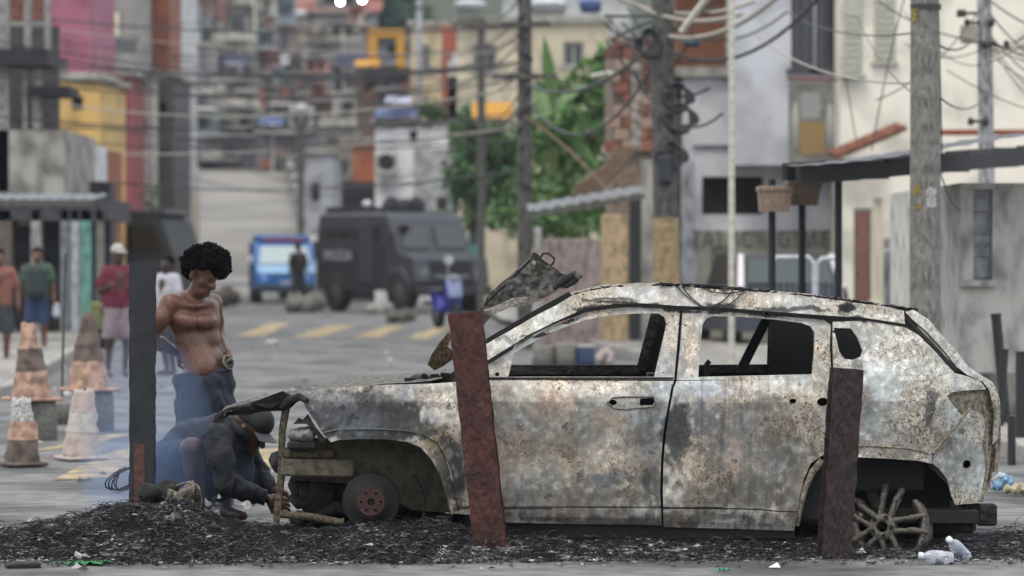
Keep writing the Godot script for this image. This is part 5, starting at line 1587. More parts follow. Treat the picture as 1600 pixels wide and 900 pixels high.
func build_people() -> void:
	# ---- the bare-chested young man standing behind the heap
	var D := 22.5
	var at := Vector3(Vector3(-1.792, 0.731, -22.5).x, 0, -D)
	var man := thing("person", "bare-chested person with an afro, head bowed, hand on navy shorts", "person", at)
	var sk := skin_mat("skin_brown", "684636")
	var rs := Vector3(-1.992, 1.205, -22.38)
	var ls := Vector3(-1.762, 1.202, -22.64)
	var caps := [
		[Vector3(-1.928, 1.107, -22.46), Vector3(-1.796, 1.098, -22.54), 0.088, 0.084], [Vector3(-1.933, 1.175, -22.43), Vector3(-1.786, 1.169, -22.56), 0.066, 0.066],
		[Vector3(-1.9, 0.994, -22.48), Vector3(-1.788, 0.989, -22.54), 0.082, 0.08], [Vector3(-1.86, 0.881, -22.5), Vector3(-1.772, 0.877, -22.52), 0.078, 0.076], [Vector3(-1.852, 0.761, -22.5), Vector3(-1.749, 0.753, -22.52), 0.09, 0.088],
		[Vector3(-1.861, 0.938, -22.47), Vector3(-1.81, 0.827, -22.44), 0.075, 0.08],
		# breast muscles, collar bones, shoulder blades' slope
		[Vector3(-1.927, 1.112, -22.36), Vector3(-1.878, 1.098, -22.36), 0.04, 0.045, 0.03], [Vector3(-1.809, 1.096, -22.43), Vector3(-1.766, 1.1, -22.45), 0.042, 0.038, 0.03],
		[Vector3(-1.956, 1.209, -22.36), Vector3(-1.861, 1.19, -22.38), 0.018, 0.014, 0.03], [Vector3(-1.833, 1.19, -22.4), Vector3(-1.766, 1.204, -22.5), 0.014, 0.018, 0.03],
		[Vector3(-1.924, 1.234, -22.5), rs, 0.045, 0.05], [Vector3(-1.814, 1.233, -22.58), ls, 0.045, 0.048],
		# neck
		[Vector3(-1.868, 1.226, -22.5), Vector3(-1.825, 1.317, -22.44), 0.056, 0.05],
		# his right arm goes back behind the hip
		[rs, Vector3(-2.042, 1.12, -22.36), 0.058, 0.05], [Vector3(-2.042, 1.12, -22.36), Vector3(-2.119, 0.988, -22.42), 0.05, 0.038], [Vector3(-2.119, 0.988, -22.42), Vector3(-2.061, 0.968, -22.48), 0.038, 0.04], [Vector3(-2.061, 0.968, -22.48), Vector3(-1.968, 0.913, -22.58), 0.04, 0.026],
		# his left arm, bent at the far side
		[ls, Vector3(-1.758, 1.101, -22.78), 0.052, 0.045], [Vector3(-1.758, 1.101, -22.78), Vector3(-1.744, 1.01, -22.8), 0.043, 0.035], [Vector3(-1.744, 1.01, -22.8), Vector3(-1.675, 0.905, -22.58), 0.035, 0.025],
		# legs
		[Vector3(-1.855, 0.688, -22.44), Vector3(-1.852, 0.363, -22.36), 0.085, 0.062], [Vector3(-1.852, 0.363, -22.36), Vector3(-1.863, 0.304, -22.36), 0.06, 0.055], [Vector3(-1.863, 0.304, -22.36), Vector3(-1.883, 0.188, -22.5), 0.052, 0.054], [Vector3(-1.883, 0.188, -22.5), Vector3(-1.895, 0.037, -22.56), 0.052, 0.036],
		[Vector3(-1.737, 0.684, -22.56), Vector3(-1.71, 0.356, -22.5), 0.085, 0.062], [Vector3(-1.71, 0.356, -22.5), Vector3(-1.71, 0.296, -22.5), 0.06, 0.055], [Vector3(-1.71, 0.296, -22.5), Vector3(-1.727, 0.18, -22.62), 0.052, 0.054], [Vector3(-1.727, 0.18, -22.62), Vector3(-1.739, 0.03, -22.68), 0.052, 0.036],
		[Vector3(-1.898, 0.02, -22.6), Vector3(-1.843, 0.012, -22.38), 0.034, 0.026], [Vector3(-1.74, 0.013, -22.7), Vector3(-1.68, 0.008, -22.5), 0.034, 0.026],
	]
	# head, bowed towards his hip
	var hc := Vector3(-1.809, 1.392, -22.42)
	var fwd := Vector3(0.78, -0.5, 0.38).normalized()
	var rgt := fwd.cross(Vector3.UP).normalized()
	var upv := rgt.cross(fwd).normalized()
	var head := func(r: float, u: float, f2: float) -> Vector3: return hc + rgt * r + upv * u + fwd * f2
	var hcaps := [
		[head.call(0, 0.03, -0.03), head.call(0, 0.03, 0.02), 0.086, 0.08], [head.call(0, -0.02, 0.03), head.call(0, -0.085, 0.062), 0.062, 0.042], [head.call(0, -0.105, 0.075), head.call(0, -0.105, 0.07), 0.024, 0.024],
		[head.call(-0.03, 0.008, 0.082), head.call(0.03, 0.008, 0.082), 0.016, 0.016, 0.02], [head.call(0, -0.005, 0.092), head.call(0, -0.045, 0.112), 0.011, 0.016, 0.012], [head.call(-0.014, -0.048, 0.098), head.call(0.014, -0.048, 0.098), 0.011, 0.011, 0.01],
		[head.call(-0.02, -0.074, 0.09), head.call(0.02, -0.074, 0.09), 0.009, 0.009, 0.006], [head.call(-0.018, -0.086, 0.088), head.call(0.018, -0.086, 0.088), 0.01, 0.01, 0.006],
		[head.call(-0.045, -0.035, 0.06), head.call(-0.03, -0.045, 0.075), 0.024, 0.018, 0.02], [head.call(0.045, -0.035, 0.06), head.call(0.03, -0.045, 0.075), 0.024, 0.018, 0.02],
		[head.call(-0.078, -0.005, -0.01), head.call(-0.084, -0.04, -0.006), 0.018, 0.012, 0.01], [head.call(0.078, -0.005, -0.01), head.call(0.084, -0.04, -0.006), 0.018, 0.012, 0.01],
		[Vector3(-1.83, 1.287, -22.45), Vector3(-1.821, 1.332, -22.44), 0.048, 0.05, 0.03],
	]
	var body := put("body", blob(caps, 0.011, 0.03, at), sk, man)
	put("head", blob(hcaps, 0.006, 0.02, at), sk, man)
	var eye := MB.new()
	for s in [-0.03, 0.03]:
		eye.tube([head.call(s - 0.012, -0.012, 0.083), head.call(s, -0.014, 0.089), head.call(s + 0.012, -0.012, 0.083)], [0.004, 0.006, 0.004], 6)
	for i in eye.v.size():
		eye.v[i] -= at
	put("eyelid", eye, mat("lid", Color("2a1812"), "", Vector3.ONE, 0.5), man)
	var hair_m := mat("hair_black", Color("0c0b0d"), "", Vector3.ONE, 0.9)
	hair_m.metallic_specular = 0.2
	var hair := curls(Vector3(-1.787, 1.433, -22.43) - at, Vector3(0.14, 0.115, 0.135), 3400, 0.0125, func(d): return not (d.y < -0.25 and d.z > -0.2 and d.x > -0.75 and d.x < 0.82) and d.y > -0.72)
	var under := blob([[Vector3(-1.834, 1.444, -22.46), Vector3(-1.756, 1.444, -22.42), 0.095, 0.09], [Vector3(-1.723, 1.407, -22.38), Vector3(-1.693, 1.407, -22.38), 0.052, 0.05]], 0.014, 0.04, at)
	var hr := put("hair", hair, hair_m, man)
	put("hair_mass", under, hair_m, hr)
	put("beard", curls(head.call(0, -0.1, 0.064) - at, Vector3(0.042, 0.03, 0.036), 110, 0.008, func(d): return d.y < 0.25), hair_m, man)
	var hands := blob(hand_caps(Vector3(-1.968, 0.913, -22.58), Vector3(0.75, -0.55, -0.1), Vector3(0.2, 0, -1), 0.35) , 0.0045, 0.012, at)
	put("hand", hands, sk, man)
	put("hand", blob(hand_caps(Vector3(-1.669, 0.913, -22.56), Vector3(0.1, -0.9, 0.35), Vector3(-0.8, 0, 0.3), 0.75, -1.0), 0.0045, 0.012, at), sk, man)
	var shorts := mat("navy_shorts", Color("161b2b"), "mottle", Vector3.ONE * 4.0, 0.9)
	var sc := [
		[Vector3(-1.864, 0.769, -22.5), Vector3(-1.742, 0.76, -22.53), 0.104, 0.1], [Vector3(-1.864, 0.71, -22.46), Vector3(-1.865, 0.4, -22.38), 0.108, 0.105], [Vector3(-1.733, 0.699, -22.56), Vector3(-1.702, 0.386, -22.5), 0.105, 0.105], [Vector3(-1.865, 0.4, -22.38), Vector3(-1.865, 0.28, -22.38), 0.105, 0.1], [Vector3(-1.702, 0.386, -22.5), Vector3(-1.702, 0.274, -22.5), 0.105, 0.1], [Vector3(-1.805, 0.71, -22.47), Vector3(-1.789, 0.583, -22.46), 0.11, 0.1], [Vector3(-1.788, 0.718, -22.44), Vector3(-1.78, 0.621, -22.44), 0.1, 0.09],
	]
	var sh := put("shorts", blob(sc, 0.012, 0.04, at, [[Vector3(-1.808, 0.814, -22.5), Vector3(-0.16, 1, 0).normalized()], [Vector3(-1.808, 0.296, -22.5), Vector3.DOWN]], 0.026, 10.0), shorts, man)
	var wb := MB.new()
	var wp := []
	for i in 25:
		var an := TAU * i / 24.0
		wp.append(Vector3(-1.8, 0.799, -22.5) - at + Vector3(cos(an) * 0.155, cos(an) * 0.025 - 0.004, sin(an) * 0.1))
	wb.tube(wp, 0.009, 6, false)
	put("waistband", wb, mat("waistband", Color("242c44"), "mottle", Vector3.ONE * 4.0, 0.9), sh)
	var lg := MB.new()
	lg.prism([Vector3(-1.881, 0.671, -22.3), Vector3(-1.866, 0.627, -22.3), Vector3(-1.847, 0.671, -22.3)].map(func(p): return Vector2(p.x - at.x, p.y)), func(p, t): return Vector3(p.x, p.y, 0.145 + t), 0.0, 0.006)
	put("white_emblem", lg, mat("emblem", Color("c8ccd4"), "", Vector3.ONE, 0.8), sh)
	# striped coil held in his hand
	var coil := thing("rolled_strap", "black and white striped strap rolled up in the standing person's hand", "strap", Vector3(-1.646, 0.86, -22.44), 0.9)
	for k in 4:
		var cm := MB.new()
		var cp := []
		for i in 19:
			var an := TAU * i / 18.0
			cp.append(Vector3(cos(an) * (0.008 + 0.008 * k), sin(an) * (0.011 + 0.0095 * k), 0.012 * sin(an + k) - 0.006 * k))
		cm.tube(cp, 0.0055, 6, false)
		put("strap_turn", cm, mat("strap%d" % (k % 2), [Color("121112"), Color("5f5a52")][k % 2], "", Vector3.ONE, 0.7), coil)

	# ---- the man crouching at the car's nose
	at = Vector3(Vector3(-1.68, 0.083, -21).x, 0, -21.0)
	var cr := thing("person", "person in black cap and dark jacket crouching at the car's burnt nose", "person", at)
	var sk2 := skin_mat("skin_dark", "4e3228")
	var skc := [
		[Vector3(-1.73, 0.438, -20.76), Vector3(-1.721, 0.34, -20.78), 0.062, 0.056], [Vector3(-1.721, 0.34, -20.78), Vector3(-1.716, 0.215, -20.84), 0.056, 0.05], [Vector3(-1.716, 0.215, -20.84), Vector3(-1.707, 0.079, -20.9), 0.048, 0.036], [Vector3(-1.707, 0.068, -20.9), Vector3(-1.621, 0.059, -20.78), 0.036, 0.028],
		[Vector3(-1.59, 0.274, -21.2), Vector3(-1.571, 0.08, -21.14), 0.056, 0.04], [Vector3(-1.571, 0.073, -21.14), Vector3(-1.47, 0.061, -21), 0.036, 0.026],
		[Vector3(-1.881, 0.357, -20.98), Vector3(-1.73, 0.438, -20.76), 0.07, 0.06],
	]
	put("body", blob(skc, 0.011, 0.02, at), sk2, cr)
	var navy := mat("dark_jacket", Color("121620"), "mottle", Vector3.ONE * 3.0, 0.85)
	var jc := [
		[Vector3(-1.885, 0.382, -21.02), Vector3(-1.75, 0.454, -21), 0.098, 0.115], [Vector3(-1.75, 0.454, -21), Vector3(-1.585, 0.491, -20.95), 0.12, 0.124], [Vector3(-1.585, 0.484, -20.95), Vector3(-1.499, 0.471, -20.92), 0.112, 0.085],
		[Vector3(-1.589, 0.421, -20.95), Vector3(-1.585, 0.253, -20.95), 0.115, 0.095], [Vector3(-1.503, 0.413, -20.97), Vector3(-1.482, 0.294, -20.97), 0.09, 0.075], [Vector3(-1.637, 0.385, -20.9), Vector3(-1.63, 0.194, -20.9), 0.078, 0.05],
	]
	put("jacket", blob(jc, 0.011, 0.07, at, [], 0.012, 14.0), navy, cr)
	put("sleeve", blob([[Vector3(-1.595, 0.502, -20.72), Vector3(-1.562, 0.382, -20.64), 0.082, 0.07], [Vector3(-1.562, 0.382, -20.64), Vector3(-1.533, 0.259, -20.62), 0.068, 0.064], [Vector3(-1.533, 0.259, -20.62), Vector3(-1.419, 0.205, -20.66), 0.062, 0.052], [Vector3(-1.419, 0.205, -20.66), Vector3(-1.325, 0.179, -20.7), 0.052, 0.042]], 0.009, 0.03, at, [[Vector3(-1.325, 0.179, -20.7), Vector3(0.95, -0.25, 0.0)]], 0.012, 18.0), navy, cr)
	put("sleeve", blob([[Vector3(-1.491, 0.456, -21.1), Vector3(-1.409, 0.299, -21.14), 0.076, 0.062], [Vector3(-1.409, 0.299, -21.14), Vector3(-1.324, 0.211, -21.02), 0.058, 0.044]], 0.009, 0.03, at, [], 0.012, 18.0), navy, cr)
	var col := MB.new()
	col.tube([Vector3(-1.515, 0.579, -20.85) - at, Vector3(-1.484, 0.54, -20.8) - at, Vector3(-1.444, 0.504, -20.82) - at, Vector3(-1.423, 0.485, -20.92) - at], [0.02, 0.026, 0.026, 0.02], 8)
	put("collar", col, navy, cr)
	put("shorts", blob([[Vector3(-1.904, 0.355, -21), Vector3(-1.766, 0.414, -20.82), 0.098, 0.082], [Vector3(-1.904, 0.355, -21), Vector3(-1.897, 0.3, -21), 0.1, 0.098], [Vector3(-1.875, 0.302, -21.15), Vector3(-1.625, 0.316, -21.2), 0.1, 0.08]], 0.012, 0.04, at, [], 0.018, 9.0), mat("blue_shorts", Color("1c2736"), "mottle", Vector3.ONE * 4.0, 0.9), cr)
	hc = Vector3(-1.421, 0.549, -20.9)
	fwd = Vector3(0.78, -0.56, 0.28).normalized()
	rgt = fwd.cross(Vector3.UP).normalized()
	upv = rgt.cross(fwd).normalized()
	head = func(r: float, u: float, f2: float) -> Vector3: return hc + rgt * r + upv * u + fwd * f2
	put("head", blob([
		[head.call(0, 0.03, -0.03), head.call(0, 0.03, 0.02), 0.086, 0.08], [head.call(0, -0.02, 0.03), head.call(0, -0.085, 0.055), 0.062, 0.042], [head.call(0, -0.105, 0.07), head.call(0, -0.105, 0.065), 0.024, 0.024],
		[head.call(-0.03, 0.008, 0.082), head.call(0.03, 0.008, 0.082), 0.016, 0.016, 0.02], [head.call(0, -0.005, 0.092), head.call(0, -0.045, 0.112), 0.011, 0.016, 0.012],
		[head.call(-0.02, -0.074, 0.09), head.call(0.02, -0.074, 0.09), 0.009, 0.009, 0.006], [head.call(-0.018, -0.086, 0.088), head.call(0.018, -0.086, 0.088), 0.01, 0.01, 0.006],
		[head.call(-0.078, -0.005, -0.01), head.call(-0.084, -0.04, -0.006), 0.018, 0.012, 0.01], [head.call(0.078, -0.005, -0.01), head.call(0.084, -0.04, -0.006), 0.018, 0.012, 0.01],
		[head.call(0, -0.05, -0.04), Vector3(-1.492, 0.492, -20.92), 0.05, 0.058],
	], 0.006, 0.02, at), sk2, cr)
	var cap_m := mat("cap_black", Color("1a1a1c"), "mottle", Vector3.ONE * 5.0, 0.8)
	var cm := put("cap", blob([[head.call(0, 0.045, -0.03), head.call(0, 0.05, 0.02), 0.094, 0.088]], 0.008, 0.02, at, [[head.call(0, 0.03, 0), -upv]]), cap_m, cr)
	var vm := MB.new()
	vm.grid(10, 5, func(a, b):
		var an: float = lerpf(-1.1, 1.1, a)
		return head.call(sin(an) * (0.085 + 0.01 * b), 0.036 - 0.02 * b - 0.03 * pow(absf(sin(an)), 2.0), 0.02 + cos(an) * 0.07 + b * 0.085 * cos(an * 0.8)) - at)
	put("brim", vm, mat("brim", Color("3a3b40"), "", Vector3.ONE, 0.7), cm)
	put("hand", blob(hand_caps(Vector3(-1.327, 0.173, -20.74), Vector3(0.9, -0.3, 0.0), Vector3(0, -0.4, -1), 0.5), 0.0045, 0.012, at), sk2, cr)
	put("hand", blob(hand_caps(Vector3(-1.316, 0.208, -21), Vector3(0.8, -0.5, 0.2), Vector3(0, -0.3, 1), 0.5, -1.0), 0.0045, 0.012, at), sk2, cr)
	var sm := blob([[Vector3(-1.717, 0.059, -20.94), Vector3(-1.605, 0.054, -20.76), 0.046, 0.038]], 0.01, 0.01, at)
	put("shoe", sm, mat("shoe", Color("1c1c1e"), "", Vector3.ONE, 0.7), cr)

	# ---- people farther down the street
	walker("person in a green T-shirt and blue shorts walking away with a dark backpack", 58, 56.0, 168, 0.0, skin_mat("skin_a", "6a4838"), "3c5444", "2c3f60", {"pack": "2c3636", "bag": "a8aeb8", "back": true})
	walker("person in a crimson T-shirt, pale cap and print shorts, arms folded", 184, 46.2, 205, 0.5, skin_mat("skin_b", "4e362c"), "6a2038", "8a7a82", {"cap": "b4aca4", "fold": true})
	walker("person in a white shirt walking half hidden behind the black post", 262, 47.0, 186, -0.8, skin_mat("skin_c", "3f2c24"), "b4b4bc", "3a3c44", {})
	walker("person in black standing close to the blue van's side", 466, 108.0, 98, 0.6, skin_mat("skin_d", "4c3226"), "1c1c20", "2a2a30", {})
	walker("person in a salmon shirt mostly out of the picture by the shop", -2, 50.0, 185, 0.3, skin_mat("skin_e", "6a4838"), "84544a", "3a3c44", {})
	walker("child in a yellow-green top standing beside the crimson T-shirt", 160, 47.5, 132, 0.2, skin_mat("skin_f", "4e362c"), "6e7248", "2a3038", {})


func walker(label: String, px: float, d: float, tall: float, turn: float, sk: Material, shirt: String, shorts: String, o: Dictionary) -> void:
	var h := tall / 6000.0 * d / 1.7  # all joints are for a height of 1.7 m
	var root := thing("person", label, "person", Vector3((px - 800.0) / 6000.0 * d, 0.004, -d), turn)
	var s := func(x: float, y: float, z: float) -> Vector3: return Vector3(x, y, z) * h
	var fold: bool = o.has("fold")
	var la: Vector3 = s.call(0.12, 1.16, 0.14) if fold else s.call(0.27, 0.9, 0.06)
	var ra: Vector3 = s.call(-0.14, 1.2, 0.14) if fold else s.call(-0.27, 0.9, -0.02)
	var body := [
		[s.call(0, 1.4, 0), s.call(0, 1.5, 0.01), 0.055 * h, 0.05 * h], [s.call(0, 1.58, 0.0), s.call(0, 1.61, 0.0), 0.086 * h, 0.085 * h], [s.call(0, 1.53, 0.04), s.call(0, 1.5, 0.05), 0.05 * h, 0.04 * h], [s.call(0, 1.56, 0.085), s.call(0, 1.54, 0.1), 0.014 * h, 0.016 * h],
		[s.call(0.2, 1.38, 0), s.call(0.25, 1.12, 0), 0.05 * h, 0.038 * h], [s.call(0.25, 1.12, 0), la, 0.038 * h, 0.028 * h], [la, la + s.call(0, -0.1, 0.02), 0.028 * h, 0.02 * h],
		[s.call(-0.2, 1.38, 0), s.call(-0.25, 1.12, 0), 0.05 * h, 0.038 * h], [s.call(-0.25, 1.12, 0), ra, 0.038 * h, 0.028 * h], [ra, ra + s.call(0, -0.1, 0.02), 0.028 * h, 0.02 * h],
		[s.call(0.1, 0.85, 0), s.call(0.11, 0.47, 0.04), 0.08 * h, 0.055 * h], [s.call(0.11, 0.47, 0.04), s.call(0.11, 0.08, -0.02), 0.055 * h, 0.036 * h], [s.call(0.11, 0.04, -0.02), s.call(0.12, 0.03, 0.13), 0.036 * h, 0.028 * h],
		[s.call(-0.1, 0.85, 0), s.call(-0.11, 0.47, 0.0), 0.08 * h, 0.055 * h], [s.call(-0.11, 0.47, 0.0), s.call(-0.11, 0.08, -0.08), 0.055 * h, 0.036 * h], [s.call(-0.11, 0.04, -0.08), s.call(-0.12, 0.03, 0.07), 0.036 * h, 0.028 * h],
		[s.call(0, 1.3, 0), s.call(0, 0.95, 0), 0.13 * h, 0.11 * h],
	]
	put("body", blob(body, 0.02 * h, 0.04 * h, Vector3.ZERO), sk, root)
	put("shirt", blob([[s.call(0.1, 1.33, 0), s.call(-0.1, 1.33, 0), 0.115 * h, 0.115 * h], [s.call(0.08, 1.2, 0), s.call(0.07, 0.93, 0), 0.13 * h, 0.125 * h], [s.call(-0.08, 1.2, 0), s.call(-0.07, 0.93, 0), 0.13 * h, 0.125 * h], [s.call(0.17, 1.38, 0), s.call(0.235, 1.2, 0), 0.07 * h, 0.072 * h], [s.call(-0.17, 1.38, 0), s.call(-0.235, 1.2, 0), 0.07 * h, 0.072 * h]], 0.02 * h, 0.05 * h, Vector3.ZERO, [[s.call(0, 0.88, 0), Vector3.DOWN]], 0.02 * h, 6.0), mat("cloth_" + shirt, Color(shirt), "mottle", Vector3.ONE * 3.0, 0.9), root)
	put("shorts", blob([[s.call(0.07, 0.93, 0), s.call(0.11, 0.5, 0.03), 0.12 * h, 0.105 * h], [s.call(-0.07, 0.93, 0), s.call(-0.11, 0.5, 0.0), 0.12 * h, 0.105 * h]], 0.02 * h, 0.03 * h, Vector3.ZERO, [[s.call(0, 0.5, 0), Vector3.DOWN]], 0.02 * h, 6.0), mat("cloth_" + shorts, Color(shorts), "mottle", Vector3.ONE * 3.0, 0.9), root)
	if o.has("cap"):
		var c := put("cap", blob([[s.call(0, 1.63, 0), s.call(0, 1.64, 0), 0.095 * h, 0.094 * h]], 0.015 * h, 0.02, Vector3.ZERO, [[s.call(0, 1.62, 0), Vector3.DOWN]]), mat("cloth_" + o.cap, Color(o.cap), "mottle", Vector3.ONE * 3.0, 0.9), root)
		var b := MB.new()
		b.box(s.call(0, 1.625, 0.13), s.call(0.14, 0.014, 0.1), Basis(Vector3.RIGHT, 0.15), 0.005)
		put("brim", b, mat("cloth_" + o.cap, Color.WHITE), c)
	else:
		put("hair", blob([[s.call(0, 1.62, -0.015), s.call(0, 1.63, -0.01), 0.092 * h, 0.09 * h]], 0.015 * h, 0.02, Vector3.ZERO, [[s.call(0, 1.6, 0.02), Vector3(0, -0.8, 0.6)]]), mat("hair_black", Color.WHITE), root)
	if o.has("pack"):
		put("backpack", blob([[s.call(0.05, 1.3, 0.16), s.call(0.05, 1.02, 0.18), 0.12 * h, 0.13 * h], [s.call(-0.05, 1.3, 0.16), s.call(-0.05, 1.02, 0.18), 0.12 * h, 0.13 * h]], 0.02 * h, 0.03 * h, Vector3.ZERO), mat("cloth_" + o.pack, Color(o.pack), "mottle", Vector3.ONE * 3.0, 0.9), root)
	if o.has("bag"):
		var bag := put("carrier_bag", blob([[s.call(0.31, 0.78, 0.05), s.call(0.31, 0.66, 0.05), 0.05 * h, 0.075 * h]], 0.02 * h, 0.03 * h, root.position * 0.0, [], 0.02, 9.0), mat("cloth_" + o.bag, Color(o.bag), "mottle", Vector3.ONE * 3.0, 0.6))
		bag.position = root.position
		tag(bag, "pale carrier bag in the hand of the green T-shirt's wearer", "bag")



# ------------------------------------------------------------------ houses
func openings(x0: float, y0: float, x1: float, y1: float, z: float, t: float, holes: Array) -> MB:
	# a wall of thickness t whose face lies at z, pierced by the holes
	var xs := [x0, x1]
	var ys := [y0, y1]
	for h in holes:
		xs.append_array([clampf(h[0], x0, x1), clampf(h[2], x0, x1)])
		ys.append_array([clampf(h[1], y0, y1), clampf(h[3], y0, y1)])
	xs.sort()
	ys.sort()
	var mb := MB.new()
	for j in ys.size() - 1:
		var run := -1
		for i in xs.size():
			var solid := false
			if i < xs.size() - 1 and ys[j + 1] - ys[j] > 1e-4:
				solid = true
				var c := Vector2((xs[i] + xs[i + 1]) * 0.5, (ys[j] + ys[j + 1]) * 0.5)
				for h in holes:
					if c.x > h[0] and c.x < h[2] and c.y > h[1] and c.y < h[3]:
						solid = false
				if xs[i + 1] - xs[i] < 1e-4:
					continue
			if solid and run < 0:
				run = i
			if not solid and run >= 0:
				mb.span(Vector3(xs[run], ys[j], z - t), Vector3(xs[i], ys[j + 1], z))
				run = -1
	return mb


func corrugated(x0: float, x1: float, z0: float, z1: float, y_front: float, y_back: float, wave := 0.18, droop := 0.0) -> MB:
	var mb := MB.new()
	var n := clampi(int(absf(x1 - x0) / wave * 4.0), 8, 160)
	mb.grid(n, 2, func(a, b): return Vector3(lerpf(x0, x1, a), lerpf(y_front, y_back, b) + 0.014 * sin(a * n * PI * 0.5) - droop * a, lerpf(z0, z1, b)))
	return mb


func house(called: String, label: String, x0: float, y0: float, x1: float, y1: float, z: float, depth: float, wall: Material, wins: Array, roof := "slab", group := "", frame_hex := "b8b4aa") -> Node3D:
	var o := thing(called, label, "house", Vector3((x0 + x1) * 0.5, y0, z), 0.0, group)
	var cx := o.position.x
	var holes := []
	for w in wins:
		holes.append([w[0] - cx, w[1] - y0, w[2] - cx, w[3] - y0])
	var h := y1 - y0
	var hw := (x1 - x0) * 0.5
	var wm := openings(-hw, 0.0, hw, h, 0.0, 0.24, holes)
	wm.span(Vector3(-hw, 0.0, -depth), Vector3(hw, h, -0.24))
	put("wall", wm, wall, o)
	var fm := mat("frame_" + frame_hex, Color("161514" if frame_hex == "none" else frame_hex), "", Vector3.ONE, 0.7)
	for q in holes:
		var w := MB.new()
		var b := 0.06
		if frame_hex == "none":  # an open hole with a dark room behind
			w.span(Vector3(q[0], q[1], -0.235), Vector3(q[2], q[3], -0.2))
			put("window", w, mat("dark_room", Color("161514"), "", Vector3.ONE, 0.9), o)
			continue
		w.span(Vector3(q[0], q[1], -0.14), Vector3(q[0] + b, q[3], -0.08))
		w.span(Vector3(q[2] - b, q[1], -0.14), Vector3(q[2], q[3], -0.08))
		w.span(Vector3(q[0] + b, q[3] - b, -0.14), Vector3(q[2] - b, q[3], -0.08))
		w.span(Vector3(q[0] + b, q[1], -0.14), Vector3(q[2] - b, q[1] + b, -0.08))
		w.span(Vector3((q[0] + q[2]) * 0.5 - 0.03, q[1] + b, -0.14), Vector3((q[0] + q[2]) * 0.5 + 0.03, q[3] - b, -0.085))
		w.span(Vector3(q[0] - 0.08, q[1] - 0.07, -0.05), Vector3(q[2] + 0.08, q[1] - 0.002, 0.07))
		var win := put("window", w, fm, o)
		w = MB.new()
		w.span(Vector3(q[0] + 0.02, q[1] + 0.02, -0.2), Vector3(q[2] - 0.02, q[3] - 0.02, -0.16))
		put("pane", w, glass_mat(), win)
	var rm := MB.new()
	if roof == "slab":
		rm.span(Vector3(-hw - 0.12, h, -depth - 0.1), Vector3(hw + 0.12, h + 0.16, 0.14))
		put("roof", rm, wall_mat("9a978f", "streak"), o)
	elif roof == "parapet":
		rm.span(Vector3(-hw - 0.05, h, -0.15), Vector3(hw + 0.05, h + 0.5, 0.05))
		rm.span(Vector3(-hw, h, -depth), Vector3(hw, h + 0.02, -0.15))
		put("roof", rm, wall_mat("a9a59b", "streak"), o)
	elif roof.begins_with("sheet"):
		put("roof", corrugated(-hw - 0.3, hw + 0.3, 0.5, -depth, h + 0.02, h + 0.75), wall_mat(roof.substr(5), "streak"), o)
		rm.span(Vector3(-hw, h, -depth), Vector3(hw, h + 0.05, -0.02))
		put("ceiling", rm, wall, o)
	elif roof.begins_with("tile"):
		var tm := wall_mat(roof.substr(4), "mottle", 0.6)
		var n := clampi(int((x1 - x0) / 0.5), 4, 40)
		rm.grid(n * 6, 6, func(a, b): return Vector3(lerpf(-hw - 0.4, hw + 0.4, a), h + 0.03 + b * 1.3 + 0.06 * absf(sin(a * n * PI)) + 0.04 * fmod(b * 6.0, 1.0), lerpf(0.5, -depth, b)))
		put("roof", rm, tm, o)
	return o


func awning(called: String, label: String, x0: float, y0: float, x1: float, y1: float, z: float, m: Material, out := 1.2, drop := 0.35) -> void:
	var o := thing(called, label, "awning", Vector3((x0 + x1) * 0.5, (y0 + y1) * 0.5, z))
	var hw := (x1 - x0) * 0.5
	var mb := corrugated(-hw, hw, out, 0.0, -drop * 0.5, drop * 0.5)
	put("sheet", mb, m, o)
	mb = MB.new()
	mb.span(Vector3(-hw, -drop * 0.5 - 0.09, out - 0.05), Vector3(hw, -drop * 0.5 - 0.03, out))
	for s in [-1, 1]:
		mb.bar(Vector3(hw * s * 0.95, -drop * 0.5 - 0.06, out - 0.05), Vector3(hw * s * 0.95, drop * 0.5 - 0.06, 0.02), 0.04, 0.05)
	put("frame", mb, mat("awning_frame", Color("4a4844"), "", Vector3.ONE, 0.8), o)


